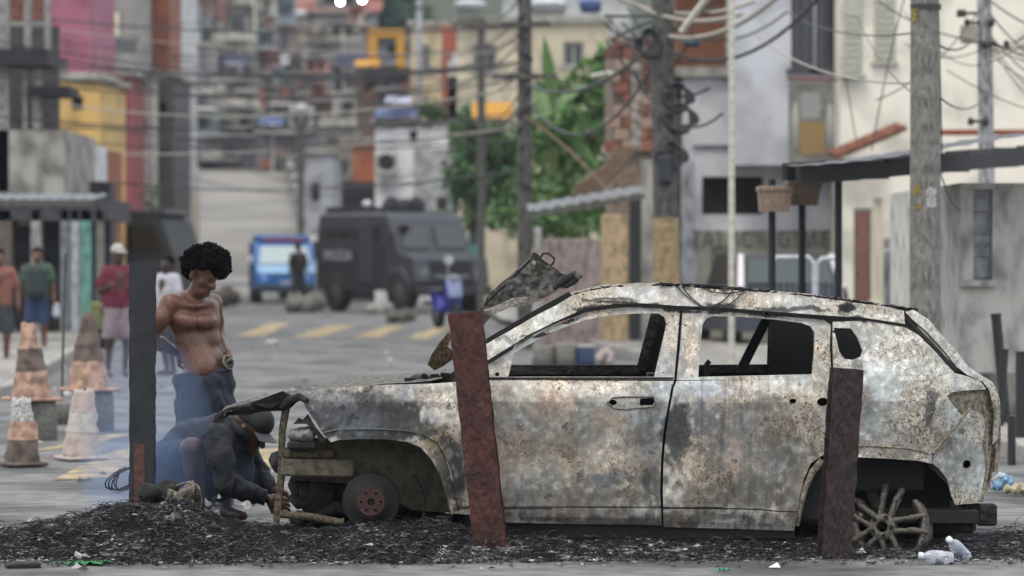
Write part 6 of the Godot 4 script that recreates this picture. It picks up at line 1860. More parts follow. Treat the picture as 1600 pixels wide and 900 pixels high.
func build_near_houses() -> void:
	var white := wall_mat("cfcfd3", "plaster", 0.2)
	var cream := wall_mat("dcd5c6", "plaster", 0.2)
	var grey := wall_mat("b7b5ac", "streak", 0.3)
	var conc := wall_mat("96938b", "grime", 0.3)
	var brick := mat("brick_red", Color("8e5238"), "mottle", Vector3.ONE * 1.6, 0.92)
	var black := mat("black_iron", Color("1b1b1c"), "mottle", Vector3.ONE * 2.0, 0.7)
	# --- cream house behind the big pole
	var o := house("cream_house", "tall cream rendered house with shuttered windows behind the concrete pole", 5.291, -1.032, 9.3, 8.268, -62, 7.0, cream, [[5.518, -0.825, 5.807, 2.223], [5.838, 0.725, 5.973, 2.378]], "slab", "", "c9c0ac")
	var pm := MB.new()
	for s in [[1318, -20, 1346, 116], [1366, -20, 1398, 96]]:
		var q := [(s[0] - 800.0) / 6000.0 * 62 - o.position.x, 1.5 - (s[3] - 395.0) / 6000.0 * 62, (s[2] - 800.0) / 6000.0 * 62 - o.position.x, 1.5 - (s[1] - 395.0) / 6000.0 * 62]
		pm = MB.new()
		pm.span(Vector3(q[0], q[1] - o.position.y, 0.003), Vector3(q[2], q[3] - o.position.y, 0.05), 0.01)
		for k in 9:
			pm.span(Vector3(q[0] + 0.02, q[1] - o.position.y + 0.05 + k * 0.11, 0.051), Vector3(q[2] - 0.02, q[1] - o.position.y + 0.11 + k * 0.11, 0.065))
		pm.span(Vector3(q[0] - 0.05, q[1] - o.position.y - 0.06, 0.003), Vector3(q[2] + 0.05, q[1] - o.position.y - 0.004, 0.12))
		put("shutter", pm, mat("shutter", Color("b9b8a8"), "mottle", Vector3.ONE * 2.0, 0.8), o)
	pm = MB.new()
	pm.span(Vector3(Vector3(5.539, 1.448, -62).x - o.position.x, 0.02 - o.position.y, -0.1), Vector3(Vector3(5.787, 1.448, -62).x - o.position.x, Vector3(5.539, 2.172, -62).y - o.position.y, -0.03), 0.01)
	put("door", pm, mat("brown_door", Color("7a5348"), "streak", Vector3(1.5, 1.5, 1.5), 0.8), o)
	pm = MB.new()
	pm.span(Vector3(Vector3(6.014, 1.448, -62).x - o.position.x, -o.position.y, 0.004), Vector3(Vector3(7.233, 1.448, -62).x - o.position.x, Vector3(6.2, 1.738, -62).y - o.position.y, 0.06))
	put("damp_plinth", pm, wall_mat("8d8a84", "bark", 0.5), o)
	# --- pale house with the dark gallery opening
	o = house("pale_house", "pale blue-white house with two dark gallery openings and painted lettering below", 2.837, -0.687, 5.333, 4.433, -64, 6.0, white, [[3.168, 2.14, 3.648, 2.769], [3.701, 2.14, 4.181, 2.769], [2.56, 1.063, 2.667, 1.447]], "slab", "", "none")
	pm = MB.new()
	pm.span(Vector3(Vector3(3.093, 5.713, -64).x - o.position.x, -o.position.y, 0.004), Vector3(Vector3(5.248, 5.713, -64).x - o.position.x, Vector3(-8.533, 1.873, -64).y - o.position.y, 0.05))
	put("rough_plinth", pm, wall_mat("97978a", "plaster", 0.5), o)
	pm = MB.new()
	pm.span(Vector3(Vector3(2.795, 5.713, -64).x - o.position.x, -o.position.y, 0.004), Vector3(Vector3(3.019, 5.713, -64).x - o.position.x, Vector3(-8.533, 3.047, -64).y - o.position.y, 0.12), 0.02)
	put("corner_pier", pm, wall_mat("bdbdc2", "streak", 0.3), o)
	pm = MB.new()
	pm.span(Vector3(Vector3(3.019, 5.713, -64).x - o.position.x, Vector3(-8.533, 3.249, -64).y - o.position.y, 0.004), Vector3(Vector3(4.48, 5.713, -64).x - o.position.x, Vector3(-8.533, 3.303, -64).y - o.position.y, 0.05))
	put("string_course", pm, wall_mat("8c8c92", "streak", 0.3), o)
	var tm := TextMesh.new()
	var font := SystemFont.new()
	font.font_names = PackedStringArray(["Droid Sans"])
	font.font_weight = 700
	tm.font = font
	tm.text = "INSTALAC    GIMENTO"
	tm.font_size = 30
	tm.pixel_size = 0.0134
	tm.depth = 0.01
	var tl := put("painted_lettering", tm, mat("wall_lettering", Color("77776d"), "bark", Vector3.ONE * 2.0), o)
	tl.position = Vector3(Vector3(4.203, 1.724, -64).x - o.position.x, Vector3(-8.533, 1.713, -64).y - o.position.y, 0.056)
	tl.scale = Vector3(0.87, 1, 1)
	tm = tm.duplicate()
	tm.text = "D"
	tm.font_size = 70
	tl = put("painted_lettering", tm, mat("wall_lettering", Color.WHITE), o)
	tl.position = Vector3(Vector3(3.563, 1.297, -64).x - o.position.x, Vector3(-8.533, 1.255, -64).y - o.position.y, 0.056)
	# upper brick storey under a sagging roof
	o = house("terrace_room", "unplastered brick upper room with a wooden side on the pale house's roof", 2.795, 4.513, 3.843, 6.467, -65.5, 4.0, mat("terrace_brick", Color("7d5038"), "mottle", Vector3.ONE * 1.4), [], "sheet8a867c")
	pm = MB.new()
	for k in 5:
		pm.span(Vector3(0.30 + k * 0.085, 0.35, 0.002), Vector3(0.378 + k * 0.085, 1.4, 0.03 + 0.008 * (k % 2)))
		put("plank", pm, mat("plank%d" % (k % 2), [Color("7c6a50"), Color("94835f")][k % 2], "streak", Vector3.ONE), o)
		pm = MB.new()
	o = house("grey_wall_house", "smooth grey-blue upper wall with a tall dark window beside the cream house", 3.654, 2.939, 5.365, 7.747, -63, 6.0, wall_mat("babbc1", "plaster", 0.2), [[4.578, 4.514, 4.956, 6.277], [4.977, 4.514, 5.334, 6.277]], "slab", "", "3a3b3e")
	# banner on the balcony grille
	o = thing("balcony_banner", "grey balcony panel with two white ovals and an ochre and white poster", "banner", Vector3(4.758, 3.605, -61), 0.62)
	o.scale = Vector3(1.3, 1.3, 1.0)
	pm = MB.new()
	pm.span(Vector3(-0.36, -0.55, -0.02), Vector3(0.36, 0.47, 0.02), 0.008)
	put("panel", pm, mat("banner_grey", Color("77736a"), "streak", Vector3.ONE * 0.8), o)
	for s in [-0.24, 0.24]:
		pm = MB.new()
		pm.lathe([Vector2(0.0, 0.0), Vector2(0.055, 0.0), Vector2(0.055, 0.006), Vector2(0.0, 0.006)], Transform3D(Basis(Vector3(1, 0, 0), Vector3(0, 0, 1), Vector3(0, -5.4, 0)), Vector3(s * 1.15, -0.08, 0.021)), 24)
		put("oval", pm, mat("banner_white", Color("8f8b82"), "", Vector3.ONE, 0.8), o)
	pm = MB.new()
	pm.span(Vector3(-0.2, -0.42, 0.021), Vector3(0.19, -0.02, 0.027))
	put("ochre_poster", pm, mat("poster_ochre", Color("9a7c4c"), "mottle", Vector3.ONE * 3.0), o)
	pm = MB.new()
	pm.span(Vector3(-0.19, 0.02, 0.021), Vector3(0.12, 0.33, 0.027))
	put("white_poster", pm, mat("poster_white", Color("9c9c96"), "mottle", Vector3.ONE * 3.0), o)
	pm = MB.new()
	pm.tube([Vector3(-0.4, 0.5, 0.03), Vector3(0.4, 0.5, 0.03)], 0.02, 6)
	put("handrail", pm, mat("rail_red", Color("7d3d2c"), "rust", Vector3.ONE), o)
	# red beam and the small tiled canopy
	pm = MB.new()
	pm.bar(Vector3(6.438, 3.317, -58), Vector3(8.12, 3.317, -58), 0.1, 0.085, Vector3.UP, 0.01)
	tag(put("red_beam", pm, mat("beam_red", Color("8a3c26"), "mottle", Vector3.ONE)), "long red-brown painted beam along the cream house above the black awning", "beam")
	o = thing("tile_canopy", "narrow tiled canopy in faded terracotta on the cream house", "canopy", Vector3(5.594, 3.253, -60.8), 0.9)
	for k in 13:
		pm = MB.new()
		var tq := (Vector3(5.107, 3.061, -60.8)).lerp(Vector3(6.121, 3.486, -60.8), k / 12.0) - o.position
		pm.tube([tq.rotated(Vector3.UP, -0.9) + Vector3(0, 0.03, -0.1), tq.rotated(Vector3.UP, -0.9) + Vector3(0, -0.03, 0.12)], 0.055, 7)
		put("tile", pm, mat("canopy_tile%d" % (k % 3), [Color("84503c"), Color("8f5c48"), Color("774a3a")][k % 3], "mottle", Vector3.ONE * 3.0), o)
	pm = MB.new()
	pm.bar((Vector3(5.107, 2.979, -60.8) - o.position).rotated(Vector3.UP, -0.9), (Vector3(6.121, 3.405, -60.8) - o.position).rotated(Vector3.UP, -0.9), 0.16, 0.05)
	put("board", pm, mat("canopy_board", Color("7a6248"), "streak", Vector3.ONE), o)
	# black awning with its posts
	o = thing("black_awning", "long sagging black sheet awning on thin posts across the house fronts", "awning", Vector3(3.253, 2.22, -32))
	var base := o.position
	var aw := MB.new()
	aw.grid(40, 3, func(a, b):
		var p: Vector3 = (Vector3(2.315, 2.199, -32)).lerp(Vector3(5.18, 2.554, -37), a)
		return Vector3(p.x - base.x, p.y - base.y + 0.07 * b + 0.006 * sin(a * 90.0) - 0.02 * sin(a * 7.0), 1.0 - 2.8 * b))
	put("sheet", aw, wall_mat("55565a", "streak", 0.5), o)
	for s in [[0.95, -0.04], [-0.6, 0.02]]:
		aw = MB.new()
		for k in 10:
			var p: Vector3 = (Vector3(2.315, 2.167, -32)).lerp(Vector3(5.18, 2.468, -37), k / 10.0) - base
			var q: Vector3 = (Vector3(2.315, 2.167, -32)).lerp(Vector3(5.18, 2.468, -37), (k + 1) / 10.0) - base
			aw.bar(p + Vector3(0, s[1], s[0]), q + Vector3(0, s[1] - 0.008 * (k % 3), s[0]), 0.05, 0.15)
		put("edge_beam", aw, black, o)
	for s in [[1206, 280, 33.0], [1253, 272, 33.4], [1310, 264, 32.4]]:
		var d: float = s[2]
		pm = MB.new()
		var p := Vector3((s[0] - 800.0) / 6000.0 * d, 0, -d)
		pm.tube([p - base, Vector3(p.x, 1.5 - (s[1] - 395.0) / 6000.0 * d, -d) - base], 0.032, 8)
		put("support_post", pm, black, o)
	var nn := 0
	for s in [[1211, 313, 33.0, "tan hanging planter box, the lower one of two under the awning"], [1256, 303, 33.4, "tan hanging planter box, the upper one of two under the awning"]]:
		var d: float = s[2]
		var pb := thing("planter_box", s[3], "planter", Vector3((s[0] - 800.0) / 6000.0 * d, 1.5 - (s[1] - 395.0) / 6000.0 * d, -d), 0.0, "planters under the black awning")
		pm = MB.new()
		pm.prism([Vector2(-0.13, -0.1), Vector2(0.11, -0.1), Vector2(0.145, 0.09), Vector2(-0.145, 0.09)], func(p, t): return Vector3(p.x, p.y, t), -0.15, 0.15)
		put("box", pm, mat("planter_tan%d" % nn, [Color("917c6d"), Color("877262")][nn], "mottle", Vector3.ONE * 3.0), pb)
		pm = MB.new()
		pm.span(Vector3(-0.155, 0.07, -0.16), Vector3(0.155, 0.12, 0.16), 0.01)
		put("rim", pm, mat("planter_tan%d" % nn, Color.WHITE), pb)
		nn += 1
	# grey house on the near corner, with its blind niche
	o = house("grey_corner_house", "grey rendered corner house with a blind window niche and sill", 3.792, -0.065, 4.983, 2.09, -32.5, 6.0, grey, [], "none")
	var hole := [Vector3(3.905, 3.64, -32.5).x - o.position.x, Vector3(-4.333, 1.272, -32.5).y - o.position.y, Vector3(4.068, 3.64, -32.5).x - o.position.x, Vector3(-4.333, 2.036, -32.5).y - o.position.y]
	(o.get_node("wall") as MeshInstance3D).mesh = openings(-0.596, 0.0, 0.596, 2.156, 0.0, 0.3, [hole]).mesh()
	pm = MB.new()
	pm.span(Vector3(-0.596, 0.0, -6.0), Vector3(0.596, 2.156, -0.3))
	put("back_wall", pm, grey, o)
	pm = MB.new()
	for k in 4:
		pm.span(Vector3(hole[0] + 0.002, lerpf(hole[1], hole[3], k / 4.0) + 0.006, -0.16), Vector3(hole[2] - 0.002, lerpf(hole[1], hole[3], (k + 1) / 4.0), -0.12), 0.004)
		put("board", pm, mat("niche_board", Color("aeb0b4"), "streak", Vector3.ONE), o)
		pm = MB.new()
	pm.span(Vector3(hole[0] - 0.12, hole[1] - 0.06, -0.1), Vector3(hole[2] + 0.02, hole[1] - 0.002, 0.1), 0.008)
	put("sill", pm, wall_mat("b4b3ae", "mottle", 0.8), o)
	pm = MB.new()
	pm.span(Vector3(-0.585, 0.0, 0.004), Vector3(0.596, 0.55, 0.03), 0.005)
	put("stained_plinth", pm, wall_mat("85837a", "bark", 0.5), o)
	pm = MB.new()
	pm.span(Vector3(3.831, 0.112, -34) * Vector3(1, 0, 1), Vector3(3.961, 1.585, -34) + Vector3(0, 0, -0.3))
	tag(put("dark_gate", pm, black), "dark narrow gate between the pole and the grey corner house", "gate")
	pm = MB.new()
	pm.span(Vector3(3.796, -0.093, -39) * Vector3(1, 0, 1), Vector3(4.55, 1.546, -39) + Vector3(0, 0, -0.3), 0.03)
	tag(put("stained_wall", pm, wall_mat("7d7d80", "bark", 0.4)), "stained blue-grey concrete wall behind the big pole", "wall")
	# --- ruined brick house beyond, laid brick by brick
	o = house("ruined_brick_house", "ruined brick house front with crumbling plaster beside the bundled pole", 1.622, -0.205, 2.48, 4.941, -62, 5.0, wall_mat("7b6a5a", "mottle", 0.6), [], "none")
	var bx := 0
	var cols := [mat("clay_a", Color("82513f"), "mottle", Vector3.ONE * 3.0), mat("clay_b", Color("92604c"), "mottle", Vector3.ONE * 3.0), mat("clay_c", Color("6c463a"), "mottle", Vector3.ONE * 3.0), mat("clay_d", Color("a08878"), "mottle", Vector3.ONE * 3.0)]
	var bmesh := []
	for k in 3:
		pm = MB.new()
		pm.box(Vector3.ZERO, Vector3(0.275 - 0.012 * k, 0.175, 0.1), Basis(Vector3.BACK, 0.01 * (k - 1)), 0.012)
		bmesh.append(pm.mesh())
	for j in 10:
		for i in 3:
			var x := -0.43 + i * 0.29 + (0.145 if j % 2 else 0.0)
			if x > 0.42 or rng.randf() < 0.06:
				continue
			var b := put("brick", bmesh[rng.randi() % 3], cols[rng.randi() % 4], o)
			b.position = Vector3(x, Vector3(-8.267, 3.122, -62).y - o.position.y + 0.1 + j * 0.187, 0.03 + rng.randf() * 0.03)
			bx += 1
	pm = MB.new()
	pm.span(Vector3(-0.14, Vector3(-8.267, 3.102, -62).y - o.position.y, 0.05), Vector3(0.04, Vector3(-8.267, 4.6, -62).y - o.position.y, 0.12), 0.02)
	put("plaster_strip", pm, wall_mat("928a80", "bark", 0.8), o)
	pm = MB.new()
	pm.span(Vector3(1.895, -0.04, -56) * Vector3(1, 0, 1), Vector3(2.147, 2.853, -56) + Vector3(0, 0, -0.3), 0.01)
	tag(put("concrete_pier", pm, conc), "plain grey concrete pier next to the bundled pole", "pier")
	awning("lean_to_roof", "grey corrugated lean-to roof sloping over a doorway by the brick house", 0.202, 2.132, 1.852, 2.408, -55, wall_mat("6c6c70", "streak", 0.6), 1.3, 0.12)
	get_node("lean_to_roof").rotation.z = 0.17
	o = thing("low_wall", "low faded pinkish wall below the lean-to roof", "wall", Vector3(1.1, 0, -60) * Vector3(1, 0, 1))
	pm = MB.new()
	pm.span(Vector3(-0.62, 0, -0.2), Vector3(0.28, 1.72, 0), 0.02)
	put("wall_panel", pm, wall_mat("8f7f7a", "streak", 0.5), o)
	pm = MB.new()
	pm.span(Vector3(0.3, 0, -0.2), Vector3(0.72, 2.1, 0), 0.02)
	put("wall_panel", pm, wall_mat("a58f70", "streak", 0.5), o)
	pm = MB.new()
	pm.span(Vector3(0.74, 0, -0.1), Vector3(1.0, 2.4, 0.02))
	put("dark_doorway", pm, mat("black_iron", Color.WHITE), o)
	pm = MB.new()
	pm.span(Vector3(-0.75, 0, -0.4), Vector3(-0.64, 1.9, -0.1), 0.01)
	put("pier", pm, wall_mat("a9a4a0", "streak", 0.5), o)
	# thick brown dead vine below the bricks
	pm = MB.new()
	for k in 7:
		pm.tube([Vector3(1.788, 3.095, -58) + Vector3(0.05 * k - 0.2, 0, 0.1), Vector3(1.547, 2.786, -58) + Vector3(0.04 * k - 0.15, 0.02 * (k % 3), 0.15), Vector3(1.208, 2.515, -58) + Vector3(0.06 * k - 0.2, -0.03 * (k % 2), 0.2), Vector3(1.044, 2.302, -58) + Vector3(0.05 * k - 0.15, -0.05 * (k % 3), 0.2)], [0.03, 0.045, 0.04, 0.015], 6)
	tag(put("dead_vine", pm, mat("dead_vine", Color("6f5a46"), "bark", Vector3.ONE * 3.0)), "brown dead vine tangle hanging from the ruined brick wall", "vine").set_meta("kind", "stuff")
	# --- shop row on the other pavement
	o = thing("open_shop", "dark open shop front with grey piers and a teal door edge", "shop", Vector3(-8.14, -0.095, -66) * Vector3(1, 0, 1))
	var sx: float = o.position.x
	pm = MB.new()
	pm.span(Vector3(Vector3(-10.733, 6.108, -70).x - sx, 0, -5.0), Vector3(Vector3(-7.327, 6.108, -70).x - sx, 2.8, -4.0))
	put("back_wall", pm, wall_mat("3a3c40", "mottle", 0.5), o)
	var pier := 0
	for s in [[-8, 18, "5f544c"], [48, 64, "8d8c8a"], [94, 108, "6f7276"], [110, 124, "9a9c9e"], [125, 143, "5f8c80"], [150, 161, "6a6c62"]]:
		pm = MB.new()
		pm.span(Vector3((s[0] - 800.0) / 6000.0 * 66 - sx, 0, -0.35), Vector3((s[1] - 800.0) / 6000.0 * 66 - sx, 2.25, 0), 0.015)
		put("pier", pm, wall_mat(s[2], "streak", 0.6), o)
	pm = MB.new()
	pm.span(Vector3(Vector3(-8.58, 5.845, -66).x - sx, 0, -1.2), Vector3(Vector3(-7.755, 5.845, -66).x - sx, 1.0, -0.6), 0.02)
	put("counter", pm, wall_mat("4a4640", "mottle", 0.6), o)
	pm = MB.new()
	pm.span(Vector3(Vector3(-8.514, 5.845, -66).x - sx, Vector3(-8.8, 1.973, -66).y, -0.3), Vector3(Vector3(-8.14, 5.845, -66).x - sx, Vector3(-8.8, 2.347, -66).y, -0.2), 0.02)
	put("hanging_sign", pm, wall_mat("8a8a84", "mottle", 0.8), o)
	pm = MB.new()
	pm.span(Vector3(-1.8, Vector3(-8.8, 2.05, -66).y, -4.0), Vector3(Vector3(-6.952, 5.845, -66).x - sx, Vector3(-8.8, 2.413, -66).y, 0.0))
	put("lintel", pm, wall_mat("3f4044", "mottle", 0.6), o)
	awning("shop_awning", "thin grey sheet awning over the dark shop front", -8.743, 2.242, -6.405, 2.506, -61, wall_mat("6c6f74", "streak", 0.5), 2.6, 0.12)
	o = house("concrete_balcony_house", "streaked concrete house over the shop, with open balconies on thin posts", -11, 2.413, -7.7, 3.612, -66, 5.0, conc, [], "none")
	for s in [[-40, 0, 14, 300], [38, 0, 48, 110], [52, 105, 64, 205], [70, 0, 78, 84], [36, 105, 42, 205]]:
		pm = MB.new()
		pm.span(Vector3((s[0] - 800.0) / 6000.0 * 66 - o.position.x, 1.5 - (s[3] - 395.0) / 6000.0 * 66 - o.position.y, -0.2), Vector3((s[2] - 800.0) / 6000.0 * 66 - o.position.x, 1.5 - (s[1] - 395.0) / 6000.0 * 66 - o.position.y + (0.6 if s[1] == 0 else 0.0), 0.0))
		put("post", pm, wall_mat("85837f", "streak", 0.6), o)
	for s in [[-60, 78, 80, 103, "2b2d30"], [50, 136, 112, 150, "1e2024"]]:
		pm = MB.new()
		pm.span(Vector3((s[0] - 800.0) / 6000.0 * 66 - o.position.x, 1.5 - (s[3] - 395.0) / 6000.0 * 66 - o.position.y, -1.2), Vector3((s[2] - 800.0) / 6000.0 * 66 - o.position.x, 1.5 - (s[1] - 395.0) / 6000.0 * 66 - o.position.y, 0.35))
		put("balcony_slab", pm, wall_mat(s[4], "mottle", 0.6), o)
	pm = MB.new()
	pm.span(Vector3(Vector3(-10.427, 5.977, -68).x - o.position.x, 1.2, -2.2), Vector3(Vector3(-8.024, 5.977, -68).x - o.position.x, 3.1, -2.0))
	put("back_wall", pm, wall_mat("4b4a4c", "mottle", 0.5), o)
	pm = MB.new()
	pm.span(Vector3(Vector3(-10.427, 5.977, -68).x - o.position.x, 3.2, -2.2), Vector3(Vector3(-8.205, 5.977, -68).x - o.position.x, 5.0, -2.0))
	put("back_wall", pm, wall_mat("7a4f44", "mottle", 0.5), o)
	house("white_slice_house", "narrow bright white wall next to the concrete balcony house", -8.436, -0.48, -8.016, 3.576, -72, 4.0, wall_mat("cfd2d6", "mottle"), [], "none")
	house("orange_brick_house", "narrow orange brick wall beside the white slice of wall", -8.363, -0.312, -8.025, 3.538, -75, 4.0, mat("orange_brick", Color("8f4f33"), "mottle", Vector3.ONE * 1.5), [], "none")



# ------------------------------------------------------------------ the town on the hillside
func px_rect(r: Array, d: float) -> Array:  # a surveyed rectangle, given by sight angles in 1/6000 and by its distance, in metres
	return [(r[0] - 800.0) / 6000.0 * d, 1.5 - (r[3] - 395.0) / 6000.0 * d, (r[2] - 800.0) / 6000.0 * d, 1.5 - (r[1] - 395.0) / 6000.0 * d]


func far_house(called: String, label: String, r: Array, d: float, hex: String, roof: String, wins: Array, below := 4.0, depth := 6.0, tex := "plaster") -> Node3D:
	var q := px_rect(r, d)
	var ws := []
	for w in wins:
		ws.append(px_rect(w, d))
	var hill := d > 180.0
	if hill:
		for w in ws:
			var g := Vector2((w[2] - w[0]) * 0.15, (w[3] - w[1]) * 0.12)
			w[0] -= g.x
			w[2] += g.x
			w[1] -= g.y
	var o := house(called, label, q[0], q[1] - below, q[2], q[3], -d, depth, wall_mat(hex, tex, 0.25), ws, roof, "hillside houses", ["8e8b84", "none", "6f6d68"][int(r[0]) % 3])
	if not hill:
		return o
	# what people have added to it: patches of plaster or bare brick, ledges, doors, pipes
	var wd: float = q[2] - q[0]
	var ht: float = q[3] - q[1]
	for k in 6:
		var m := MB.new()
		var x: float = rng.randf_range(-0.5, 0.35) * wd
		var y: float = below + rng.randf_range(0.0, 0.7) * ht
		var sx: float = rng.randf_range(0.12, 0.3) * wd
		var sy: float = rng.randf_range(0.15, 0.3) * ht
		m.span(Vector3(x, y, 0.002), Vector3(minf(x + sx, wd * 0.5), minf(y + sy, below + ht), 0.04 + 0.01 * k))
		put("render_patch", m, wall_mat(["a8a49a", "8f5a48", "6a6865", "b9b6ac", "9a6c5c", "55565a", "8a8f94", "a3937c"][rng.randi() % 8], "plaster", 0.3), o)
	for k in 2:
		var m := MB.new()
		var y: float = below + [0.36, 0.98][k] * ht
		m.span(Vector3(-wd * 0.5 + rng.randf() * 0.4 * wd, y, 0.003), Vector3(wd * 0.5 - rng.randf() * 0.3 * wd, y + 0.14, 0.7))
		put("ledge", m, wall_mat(["8d8a84", "a19d94", "77746f"][rng.randi() % 3], "streak", 0.4), o)
	# a room added on top, narrower than the house, under its own thin roof
	var rw: float = wd * rng.randf_range(0.35, 0.6)
	var rx: float = rng.randf_range(-0.5, 0.5) * (wd - rw)
	var rh: float = ht * rng.randf_range(0.45, 0.75)
	var um := openings(rx - rw * 0.5, below + ht + 0.165, rx + rw * 0.5, below + ht + rh, -0.6, 0.25, [[rx - rw * 0.3, below + ht + rh * 0.35, rx - rw * 0.02, below + ht + rh * 0.8], [rx + rw * 0.12, below + ht + rh * 0.35, rx + rw * 0.36, below + ht + rh * 0.8]])
	um.span(Vector3(rx - rw * 0.5, below + ht + 0.165, -4.0), Vector3(rx + rw * 0.5, below + ht + rh, -0.85))
	var ur := put("upper_room", um, wall_mat(["8f5a48", "a8a49a", "7c7a77", "9a6c5c", "b9b6ac", "8c8478", "6f7a80"][rng.randi() % 7], "plaster", 0.3), o)
	um = MB.new()
	um.span(Vector3(rx - rw * 0.46, below + ht + 0.2, -0.9), Vector3(rx + rw * 0.46, below + ht + rh - 0.1, -0.845))
	put("dark_room", um, mat("dark_room", Color("161514"), "", Vector3.ONE, 0.9), ur)
	put("roof_sheet", corrugated(rx - rw * 0.58, rx + rw * 0.58, -0.1, -4.2, below + ht + rh + 0.03, below + ht + rh + 0.3), wall_mat(["8c8a86", "6f4a3e", "5a5c60", "a5a19a"][rng.randi() % 4], "streak", 0.4), ur)
	var pm := MB.new()
	var px: float = rng.randf_range(-0.4, 0.4) * wd
	pm.tube([Vector3(px, 0, 0.12), Vector3(px, below + ht + rng.randf() * 1.2, 0.12)], 0.07, 6)
	put("drain_pipe", pm, wall_mat(["b4b2ac", "5a5a5c"][rng.randi() % 2], "plaster"), o)
	pm = MB.new()
	var dx: float = rng.randf_range(-0.45, 0.25) * wd
	pm.span(Vector3(dx, below * 0.5, 0.005), Vector3(dx + 0.9, below + 0.28 * ht, 0.055))
	put("door", pm, wall_mat(["2c2a2a", "4a4038", "35424a"][rng.randi() % 3], "mottle"), o)
	return o


